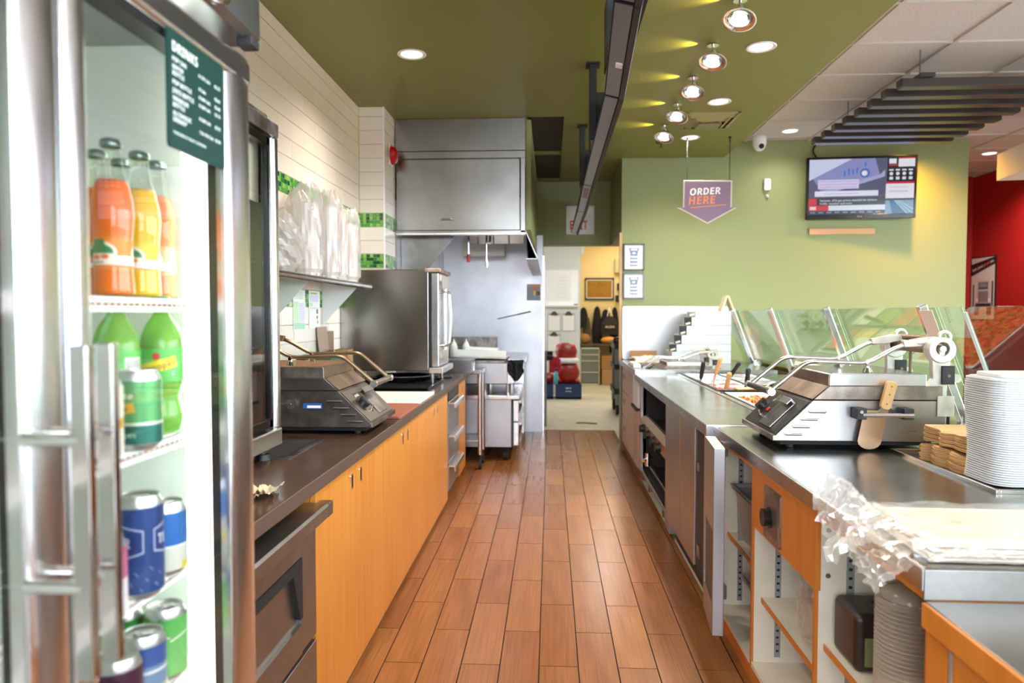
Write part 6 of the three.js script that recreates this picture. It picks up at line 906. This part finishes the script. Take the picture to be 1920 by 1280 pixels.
// parchment in its torn plastic wrap
{ const t = thing('parchment_stack', 'thick stack of cream parchment sheets in a torn clear plastic bag', 'parchment', [0.95, 0.881, -1.54]); const r = rnd(12);
  for (let i = 0; i < 14; i++) { const j = (r() - 0.5) * 0.01, y = 0.882 + i * 0.003; mesh('parchment_sheet', rot(bx(0.768 + j, 1.24 + j, y, y + 0.0026, -1.69 + j, -1.428 + j), 0, -0.03, 0, [1, 0, -1.55]), i > 11 ? std({ color: 0xeadfcb, roughness: 0.8 }) : std({ color: i % 3 ? 0xe9dfd0 : 0x8f8578, roughness: 0.85 }), t); }
  mesh('plastic_bag', [
    film(26, 14, (u, v) => [0.7 + 0.55 * u, 0.9275 + 0.006 * Math.abs(pn(u * 9, v * 7)) + (u < 0.14 ? -0.04 * (0.14 - u) / 0.14 : 0) + 0.012 * Math.max(0, pn(u * 4, v * 3, 4)) * (v < 0.15 || v > 0.9 ? 1 : 0.2), -1.72 + 0.29 * v]),
    film(26, 8, (u, v) => [0.72 + 0.53 * u, 0.93 - 0.048 * v + 0.004 * pn(u * 12, v * 5), -1.43 + 0.016 * Math.sin(v * 3) + 0.008 * pn(u * 10, v * 4, 2)]),
    film(26, 20, (u, v) => [0.785 - 0.17 * u * (0.75 + 0.25 * v) + 0.02 * pn(u * 6, v * 8) + 0.012 * pn(u * 15, v * 15), 0.897 + 0.085 * Math.sin(u * 2.4) * (1 - v) ** 0.8 + 0.022 * pn(u * 6, v * 7, 3) + 0.012 * pn(u * 16, v * 16, 1) - 0.05 * u * u * (0.3 + v), -1.77 + 0.22 * v - 0.02 * u + 0.02 * pn(u * 6, v * 6, 8)]),
    film(22, 18, (u, v) => [0.735 - 0.085 * u * (0.5 + v * 0.5) + 0.018 * pn(u * 8, v * 8, 5) + 0.01 * pn(u * 17, v * 17, 2), 0.885 - 0.05 * u - 0.015 * v * u + 0.016 * pn(u * 9, v * 9, 6), -1.7 + 0.27 * v + 0.016 * pn(u * 7, v * 7, 9)]),
    film(18, 10, (u, v) => [0.75 + 0.14 * u, 0.9 + 0.03 * Math.sin(u * 3.1) * v + 0.014 * pn(u * 8, v * 8, 11), -1.42 + 0.03 * v + 0.014 * pn(u * 7, v * 6, 12)])], phys({ color: 0xfdfbf8, transmission: 0.82, roughness: 0.1, thickness: 0, ior: 1.5, side: THREE.DoubleSide }), t); }

OFF = 0;
// ================= UPPER RIGHT: WALL AND CEILING THINGS =================
for (const [y0, y1, l, v] of [[1.816, 2.085, 'upper framed notice on the green wall beside the doorway', 0], [1.531, 1.79, 'lower framed notice just above the steel splash plate', 1]]) { const t = thing('picture_frame', l, 'picture frame', [0.84, y0, WZ + 0.01], 'framed notices'); const x0 = 0.733, x1 = 0.945, z = WZ + 0.022; mesh('frame', [bx(x0, x1, y0, y0 + 0.014, WZ, z, 0.003), bx(x0, x1, y1 - 0.014, y1, WZ, z, 0.003), bx(x0, x0 + 0.014, y0, y1, WZ, z, 0.003), bx(x1 - 0.014, x1, y0, y1, WZ, z, 0.003)], v ? std({ color: 0x7d8894, roughness: 0.4 }) : std({ color: 0x55625f, roughness: 0.4 }), t); mesh('mat_board', bx(x0 + 0.01, x1 - 0.01, y0 + 0.01, y1 - 0.01, WZ + 0.002, WZ + 0.012), M.white, t);
  mesh('frame_print', decal('+z', WZ + 0.0128, x0 + 0.05, x1 - 0.05, y0 + 0.035, y1 - 0.035), print(128, 192, (g, w, h) => { g.fillStyle = '#ffffff'; g.fillRect(0, 0, w, h); g.fillStyle = '#8695b4'; g.beginPath(); g.moveTo(4, 8); g.lineTo(124, 8); g.lineTo(106, 60); g.lineTo(104, 184); g.lineTo(20, 184); g.lineTo(22, 60); g.fill(); g.fillStyle = '#ffffff'; g.beginPath(); g.ellipse(64, 58, 20, 10, 0, 0, 7); g.fill(); for (const y of [14, 84, 116, 152]) { g.fillRect(28, y, 74, 18); } g.fillStyle = '#c97a92'; g.fillRect(44, 92, 40, 3); g.fillStyle = '#4a5260'; for (const y of [20, 122, 158]) g.fillRect(36, y, 56, 3); }), t, true); }
// ORDER HERE arrow sign on chains
{ const t = thing('order_sign', 'purple arrow-shaped ORDER HERE sign hanging on two chains before the green wall', 'sign', [1.39, 2.17, -6.5]); const z = -6.5, o = [[1.173, 2.562], [1.602, 2.555], [1.598, 2.315], [1.645, 2.318], [1.388, 2.176], [1.122, 2.32], [1.17, 2.318]];
  mesh('panel', prism(o, 'z', z - 0.012, z, 0.002), std({ color: 0xd3cbb2, roughness: 0.5 }), t); const inn = o.map(([x, y]) => [1.387 + (x - 1.387) * 0.94, 2.38 + (y - 2.38) * 0.94]); const g = new THREE.ShapeGeometry(new THREE.Shape(inn.map((p) => new THREE.Vector2(...p)))).translate(0, 0, z + 0.0008); { const p = g.attributes.position, uv = g.attributes.uv; for (let i = 0; i < p.count; i++) uv.setXY(i, (p.getX(i) - 1.122) / 0.523, (p.getY(i) - 2.176) / 0.386); }
  mesh('sign_print', g, print(512, 378, (c, w, h) => { c.fillStyle = '#8a7186'; c.fillRect(0, 0, w, h); c.save(); c.translate(96, 122); c.rotate(-0.04); c.transform(1, 0, -0.12, 1, 0, 0); c.fillStyle = '#fbf6ee'; c.font = 'bold 82px sans-serif'; c.fillText('ORDER', 6, 10, 270); c.fillStyle = '#f08a5b'; c.font = 'bold 96px sans-serif'; c.fillText('HERE', 0, 90, 320); c.strokeStyle = '#ef8f62'; c.lineWidth = 7; c.beginPath(); c.moveTo(26, 116); c.lineTo(330, 104); c.stroke(); c.restore(); }, { roughness: 0.6 }), t, true);
  for (const x of [1.205, 1.578]) { const g2 = []; for (let y = 2.562, i = 0; y < 2.9; y += 0.0155, i++) g2.push(new THREE.TorusGeometry(0.0075, 0.002, 5, 10).scale(0.75, 1.25, 1).rotateY(i & 1 ? Math.PI / 2 : 0).translate(x, y, z - 0.006)); mesh('chain', g2, M.dark, t); mesh('ceiling_hook', [cyl([x, 2.89, z - 0.006], [x, CEIL, z - 0.006], 0.006), cyl([x, CEIL - 0.012, z - 0.006], [x, CEIL, z - 0.006], 0.014)], M.dark, t); } }
// television
{ const t = thing('television', 'black flat television showing a news channel, tilted on the green wall', 'television', [3.02, 2.6, -7.25]); const b = new THREE.Group(); b.name = 'screen_unit'; const w = 1.02, h = 0.6; b.position.set(0, 0, 0); t.add(b);
  const turn = (g) => { const l = [].concat(g); l.forEach((q) => { q.rotateZ(0.004); q.rotateX(0.06); q.rotateY(-0.07); q.translate(3.02, 2.608, -7.24); }); return l; };
  mesh('case', turn([bx(-w / 2, w / 2, -h / 2, h / 2, -0.03, 0, 0.006), bx(-0.35, 0.35, -0.22, 0.2, -0.05, -0.03, 0.01)]), M.black, b); mesh('bezel', turn([bx(-w / 2, w / 2, -h / 2, -h / 2 + 0.045, -0.002, 0.006, 0.003), bx(-w / 2, w / 2, h / 2 - 0.022, h / 2, -0.002, 0.006, 0.003), bx(-w / 2, -w / 2 + 0.022, -h / 2, h / 2, -0.002, 0.006, 0.003), bx(w / 2 - 0.022, w / 2, -h / 2, h / 2, -0.002, 0.006, 0.003)]), M.blackGloss, b);
  const tex = canvasTex(1024, 576, (c, W, H) => { c.fillStyle = '#5d5f78'; c.fillRect(0, 0, W, H); c.fillStyle = '#cfd6ef'; c.beginPath(); c.moveTo(0, 0); c.lineTo(420, 0); c.lineTo(0, 220); c.fill(); c.fillStyle = '#8f93c6'; c.beginPath(); c.moveTo(420, 0); c.lineTo(640, 0); c.lineTo(690, 170); c.lineTo(120, 330); c.lineTo(40, 200); c.fill(); c.fillStyle = '#a9aed8'; c.beginPath(); c.moveTo(690, 170); c.lineTo(740, 120); c.lineTo(740, 190); c.lineTo(150, 370); c.lineTo(120, 330); c.fill(); c.strokeStyle = '#2f62c4'; c.lineWidth = 12; c.beginPath(); c.arc(545, 150, 40, 0, 7); c.stroke(); c.fillStyle = '#e9ecf8'; c.beginPath(); c.arc(540, 152, 26, 0, 7); c.fill(); c.fillStyle = '#4a78cc'; for (const [x, y, a] of [[340, 120, 60], [380, 100, 70], [420, 110, 50], [460, 90, 60], [540, 40, 40]]) c.fillRect(x, y, 16, a);
    c.fillStyle = '#d9cdf0'; c.fillRect(90, 212, 400, 96); c.fillStyle = '#b79cc8'; for (const y of [228, 258, 288]) c.fillRect(104, y, 370, 5); c.fillStyle = '#e7e6fa'; c.fillRect(60, 330, 620, 56); c.fillStyle = '#b9a8c8'; c.fillRect(150, 356, 340, 6); c.fillStyle = '#46464e'; c.fillRect(0, 400, 760, 80); c.fillStyle = '#d8dcec'; c.font = 'bold 30px sans-serif'; c.fillText('Toronto, GTA gas prices needed for drivers', 110, 440, 560); c.font = 'bold 26px sans-serif'; c.fillText('Traffic, weather and news', 110, 470, 320); c.fillStyle = '#d8404e'; c.fillRect(0, 406, 80, 72); c.fillRect(0, 480, 200, 54); c.fillStyle = '#dfe8f6'; c.fillRect(200, 480, 560, 54); c.fillStyle = '#f2d6d8'; c.fillRect(16, 490, 60, 34); c.fillStyle = '#3c4656'; c.fillRect(0, 536, W, 40); c.fillStyle = '#8a94b0'; for (let i = 0; i < 9; i++) c.fillRect(20 + i * 80, 546, 50, 14);
    c.fillStyle = '#23242c'; c.fillRect(760, 0, 264, 250); c.fillStyle = '#e9e9f2'; c.fillRect(776, 10, 70, 50); c.fillStyle = '#c8323c'; c.fillRect(776, 66, 84, 16); c.fillRect(866, 0, 158, 12); c.fillStyle = '#e9e9f2'; c.fillRect(866, 12, 158, 82); c.fillStyle = '#dfe4f2'; for (let i = 0; i < 4; i++) { const x = 778 + i * 62; c.fillRect(x, 118, 42, 16); c.beginPath(); c.arc(x + 22, 164, 18, 0, 7); c.fill(); c.fillRect(x + 4, 196, 36, 30); } c.fillStyle = '#d8303e'; c.fillRect(752, 246, 272, 22); c.fillStyle = '#eceaf6'; c.fillRect(752, 268, 272, 150); c.fillStyle = '#a8a2b4'; for (const y of [300, 340, 350]) c.fillRect(780, y, 190, 4); c.fillStyle = '#3a4150'; c.fillRect(752, 418, 272, 20); c.fillStyle = '#7ea0bd'; c.fillRect(752, 438, 272, 138); c.fillStyle = '#2f6f9c'; c.beginPath(); c.moveTo(790, 438); c.lineTo(830, 438); c.lineTo(960, 576); c.lineTo(820, 576); c.fill(); c.strokeStyle = '#d9e4ee'; c.lineWidth = 4; for (const k of [0, 60, 130]) { c.beginPath(); c.moveTo(840 + k * 0.3, 440); c.lineTo(960 + k, 576); c.stroke(); } });
  mesh('screen', turn([new THREE.PlaneGeometry(w - 0.044, h - 0.067).translate(0, 0.0115, 0.0012)]), std({ color: 0x000000, emissive: 0xffffff, emissiveMap: tex, emissiveIntensity: 1.25, roughness: 0.15 }), b, true);
  mesh('maker_mark', turn([new THREE.PlaneGeometry(0.07, 0.026).translate(0, -h / 2 + 0.022, 0.0066)]), print(128, 48, (c, W, H) => { c.fillStyle = '#111114'; c.fillRect(0, 0, W, H); c.strokeStyle = '#cfcfcf'; c.lineWidth = 4; c.beginPath(); c.arc(34, 24, 16, 0, 7); c.stroke(); c.fillStyle = '#cfcfcf'; c.font = 'bold 30px sans-serif'; c.fillText('LG', 62, 35); }), b, true);
  mesh('wall_mount', bx(2.85, 3.2, 2.45, 2.75, WZ, -7.29), M.dark, t); mesh('power_cable', tube([[2.62, 2.9, -7.3], [2.58, 2.99, -7.33], [2.64, 3.09, -7.34]], 0.009, 0.04), M.black, t); 
  const gl = new THREE.RectAreaLight(0xb8c4f0, 1.6, w - 0.05, h - 0.07); gl.position.set(3.02, 2.62, -7.225); gl.lookAt(3.02 - 0.07, 2.62 - 0.06, -6.225); scene.add(gl); }
solo('wood_strip', bx(2.565, 3.2, 2.165, 2.225, WZ, WZ + 0.022, 0.003), std({ color: 0xe0a876, roughness: 0.5 }), 'pale wooden strip screwed to the green wall below the television', 'strip');
{ const t = thing('dome_camera', 'white dome security camera at the edge of the tile ceiling', 'security camera', [2.03, 2.98, -7.2]); mesh('mount', cyl([2.03, TBAR, -7.2], [2.03, 3.07, -7.2], 0.062, 0.066, 28), M.white, t); mesh('dome', mv(lathe([[0.066, 0.05], [0.066, 0.01], [0.06, -0.02], [0.045, -0.05], [0.02, -0.068], [0, -0.07]], 28), 2.03, 3.03, -7.2), M.whiteGloss, t); mesh('camera_eye', [new THREE.SphereGeometry(0.026, 18, 12).translate(2.035, 3.0, -7.148)], M.blackGloss, t); }
{ const t = thing('motion_sensor', 'small white motion sensor on the green wall left of the television', 'sensor', [2.145, 2.6, WZ]); mesh('sensor_body', prism(rr(2.115, 2.18, 2.605, 2.72, 0.015), 'z', WZ, WZ + 0.035, 0.006), M.whiteGloss, t); mesh('swivel_foot', ball(2.15, 2.55, WZ + 0.012, 0.017), M.cream, t); }
{ const t = thing('sprinkler', 'dark ceiling sprinkler left of the farthest spot lamp', 'sprinkler', [1.0, 2.88, -6.65]); mesh('flange', cyl([1.0, CEIL, -6.65], [1.0, CEIL - 0.012, -6.65], 0.05, 0.05, 24), M.dark, t); mesh('head', [cyl([1.0, CEIL - 0.01, -6.65], [1.0, CEIL - 0.05, -6.65], 0.008), cyl([1.0, CEIL - 0.052, -6.65], [1.0, CEIL - 0.055, -6.65], 0.022)], M.steelBrown, t); }
{ const t = thing('air_diffuser', 'square stepped air vent painted green in the ceiling near the hanging sign', 'air vent', [1.26, CEIL - 0.05, -5.925]); const x = 1.26, z = -5.925, m = std({ color: 0x9a9160, roughness: 0.45 }); for (const [s, y] of [[0.19, 0.0], [0.135, -0.014], [0.08, -0.024]]) { const q = s + 0.025; mesh('vane', [prism([[x - q, CEIL + y - 0.006], [x - q, CEIL + y], [x - s + 0.02, CEIL + y - 0.03], [x - s + 0.02, CEIL + y - 0.034]], 'z', z - q, z + q), prism([[x + q, CEIL + y - 0.006], [x + s - 0.02, CEIL + y - 0.034], [x + s - 0.02, CEIL + y - 0.03], [x + q, CEIL + y]], 'z', z - q, z + q), prism([[z - q, CEIL + y - 0.006], [z - q, CEIL + y], [z - s + 0.02, CEIL + y - 0.03], [z - s + 0.02, CEIL + y - 0.034]], 'x', x - s, x + s), prism([[z + q, CEIL + y - 0.006], [z + s - 0.02, CEIL + y - 0.034], [z + s - 0.02, CEIL + y - 0.03], [z + q, CEIL + y]], 'x', x - s, x + s)], m, t); } mesh('core_plate', bx(x - 0.09, x + 0.09, CEIL - 0.06, CEIL - 0.055, z - 0.09, z + 0.09), std({ color: 0x8a8256, roughness: 0.5 }), t); }
// dark slat raft over the dining side
{ const t = thing('slat_raft', 'dark wooden ceiling raft of eight parallel slats hung by thin rods', 'ceiling raft', [2.95, 2.85, -5.5]);
  for (let i = 0; i < 8; i++) { const d = 4.935 + 0.222 * i, x0 = 2.29; mesh('slat', prism([[x0, 2.872], [x0 + 0.012, 2.862], [3.448, 2.862], [3.46, 2.872], [3.46, 2.918], [x0, 2.918]], 'z', -d - 0.042, -d + 0.042, 0.003), M.slat, t); }
  each('cross_beam', [2.4, 3.25].map((x) => bx(x, x + 0.09, 2.9185, 2.945, -6.55, -4.87)), M.slat, t); each('hanger_rod', [[2.405, 4.9], [2.41, 6.05], [3.3, 4.9], [3.3, 6.05]].map(([x, d]) => cyl([x, 2.94, -d], [x, TBAR, -d], 0.004)), M.steelDirty, t); }
// bulkhead box and truck poster on the red side
solo('bulkhead_box', rot(bx(3.855, 5.0, 2.53, 2.755, -6.5, -5.0, 0.004), 0, -0.14, 0, [3.855, 0, -6.5]), std({ color: 0xe0cdb8, roughness: 0.6 }), 'beige bulkhead box hanging under the tile ceiling before the red wall', 'bulkhead');
kind(mesh('trim_4', [bx(4.2, 4.24, 2.755, TBAR, -6.1, -6.06), bx(4.6, 4.64, 2.755, TBAR, -5.6, -5.56)], M.dark), 'structure');
{ const o = solo('truck_poster', bx(5.285, 5.297, 1.3, 2.08, -9.385, -8.88), std({ color: 0x1a1a1c, roughness: 0.4 }), 'black and white truck poster with slanted slogan on the red wall', 'poster');
  mesh('poster_print', decal('-x', 5.2845, -9.37, -8.895, 1.315, 2.065), print(256, 512, (g, w, h) => { g.fillStyle = '#d5d0c8'; g.fillRect(0, 0, w, h); g.fillStyle = '#15171a'; g.beginPath(); g.moveTo(0, 50); g.lineTo(w, 0); g.lineTo(w, 60); g.lineTo(0, 150); g.fill(); g.save(); g.translate(12, 112); g.rotate(-0.3); g.font = 'bold 30px sans-serif'; g.fillStyle = '#f3efe6'; g.fillText('Get your', 0, 0); g.fillStyle = '#e2703a'; g.fillText('grub', 130, 0); g.fillStyle = '#f3efe6'; g.fillText('on.', 204, 0); g.restore(); g.fillStyle = '#c3beb6'; g.fillRect(70, 190, 130, 230); g.fillStyle = '#3a4046'; g.fillRect(84, 206, 102, 56); g.fillStyle = '#8d9398'; g.fillRect(92, 212, 86, 36); g.fillStyle = '#22262a'; g.fillRect(84, 280, 102, 90); g.fillStyle = '#d9d6d0'; for (let i = 0; i < 8; i++) g.fillRect(88, 284 + i * 11, 94, 4); g.fillStyle = '#2a2d30'; g.fillRect(50, 380, 170, 26); g.fillStyle = '#f2efe8'; g.fillRect(56, 340, 26, 26); g.fillRect(190, 340, 26, 26); g.fillStyle = '#17191b'; g.fillRect(44, 410, 50, 70); g.fillRect(176, 410, 50, 70); g.fillRect(20, 220, 14, 190); g.fillRect(226, 200, 16, 200); }), o, true); }
// hanging menu light boxes seen along their undersides
{
  const pts = [[0.225, 1.2], [0.247, 2.05], [0.286, 2.92], [0.292, 4.9], [0.3, 6.15], [0.291, 7.82]], tilt = 0.24, words = ['nearest hanging menu light box, above the picture edge', 'second hanging menu light box with small white latch', 'long third menu light box between the two ceiling brackets', 'fourth menu light box along the aisle', 'farthest menu light box before the EXIT sign'];
  for (let i = 0; i < 5; i++) { const [xa, da] = pts[i], [xb, db] = pts[i + 1], L = Math.hypot(xb - xa, db - da) - 0.012, ry = Math.atan2(xb - xa, db - da), y = 2.25;
    const T = (g) => { [].concat(g).flat(3).forEach((q) => { q.rotateZ(-tilt); q.rotateY(-ry); q.translate((xa + xb) / 2 - 0.075, y, -(da + db) / 2); }); return g; };
    const t = thing('menu_light_box', words[i], 'menu board', [(xa + xb) / 2, y, -(da + db) / 2], 'hanging menu light boxes');
    mesh('housing', T([bx(0, 0.062, 0.004, 0.46, -L / 2, L / 2, 0.004)]), M.blackMatte, t);
    mesh('underside', T([bx(0.006, 0.058, 0, 0.005, -L / 2 + 0.01, L / 2 - 0.01)]), std({ color: 0x7d838c, metalness: 0.5, roughness: 0.35 }), t);
    mesh('front_frame', T([bx(0.062, 0.082, -0.006, 0.02, -L / 2, L / 2, 0.002), bx(0.062, 0.082, 0.44, 0.466, -L / 2, L / 2, 0.002)]), M.dark, t);
    mesh('menu_print', T([new THREE.PlaneGeometry(L - 0.04, 0.42).rotateY(Math.PI / 2).translate(0.0635, 0.23, 0)]), print(256, 96, (g, w, h) => { g.fillStyle = '#26262a'; g.fillRect(0, 0, w, h); g.fillStyle = '#a3343a'; g.fillRect(8, 10, 60, 60); g.fillStyle = '#cfc8bc'; for (let k = 0; k < 5; k++) g.fillRect(84, 14 + k * 15, 150, 5); }), t, true);
    if (i === 1) mesh('latch', T([bx(0.03, 0.055, -0.006, 0.001, -0.08, -0.035, 0.004)]), M.white, t);
    if (i === 3) mesh('red_strip', T([bx(0.012, 0.05, -0.001, 0.0005, 0.1, 0.5)]), std({ color: 0x5a2430, roughness: 0.4 }), t); }  // dark red strip laid on the underside
  const bl = ['nearest ceiling bracket post of the menu boards with a bolt at its foot', 'middle ceiling bracket post holding the menu boards', 'farthest ceiling bracket post near the doorway'];
  [[3.2, 2.54], [4.6, 2.47], [6.07, 2.44]].forEach(([d, y], i) => { const t = thing('board_bracket', bl[i], 'bracket', [0.262, y, -d], 'menu board bracket posts'); mesh('post', [bx(0.24, 0.285, y, CEIL - 0.006, -d - 0.03, -d + 0.03, 0.003)], i ? M.black : std({ color: 0x565b64, metalness: 0.4, roughness: 0.45 }), t); mesh('ceiling_plate', bx(0.22, 0.305, CEIL - 0.006, CEIL, -d - 0.06, -d + 0.06), M.dark, t); mesh('side_plate', prism([[-d - 0.03, y + 0.02], [-d - 0.03, y + 0.36], [-d - 0.42, y + 0.33], [-d - 0.42, y + 0.02]], 'x', 0.262, 0.268), M.black, t); mesh('bolt', cyl([0.262, y - 0.03, -d], [0.262, y, -d], 0.011, 0.016), M.steelBrown, t); mesh('front_plate', bx(0.285, 0.35, y + 0.02, y + 0.3, -d - 0.012, -d - 0.004), M.black, t); });
}

for (const [o, dz] of moved) o.position.z += dz;
scene.traverse((o) => { if (o.isMesh) o.castShadow = o.receiveShadow = true; });
renderer.render(scene, camera);
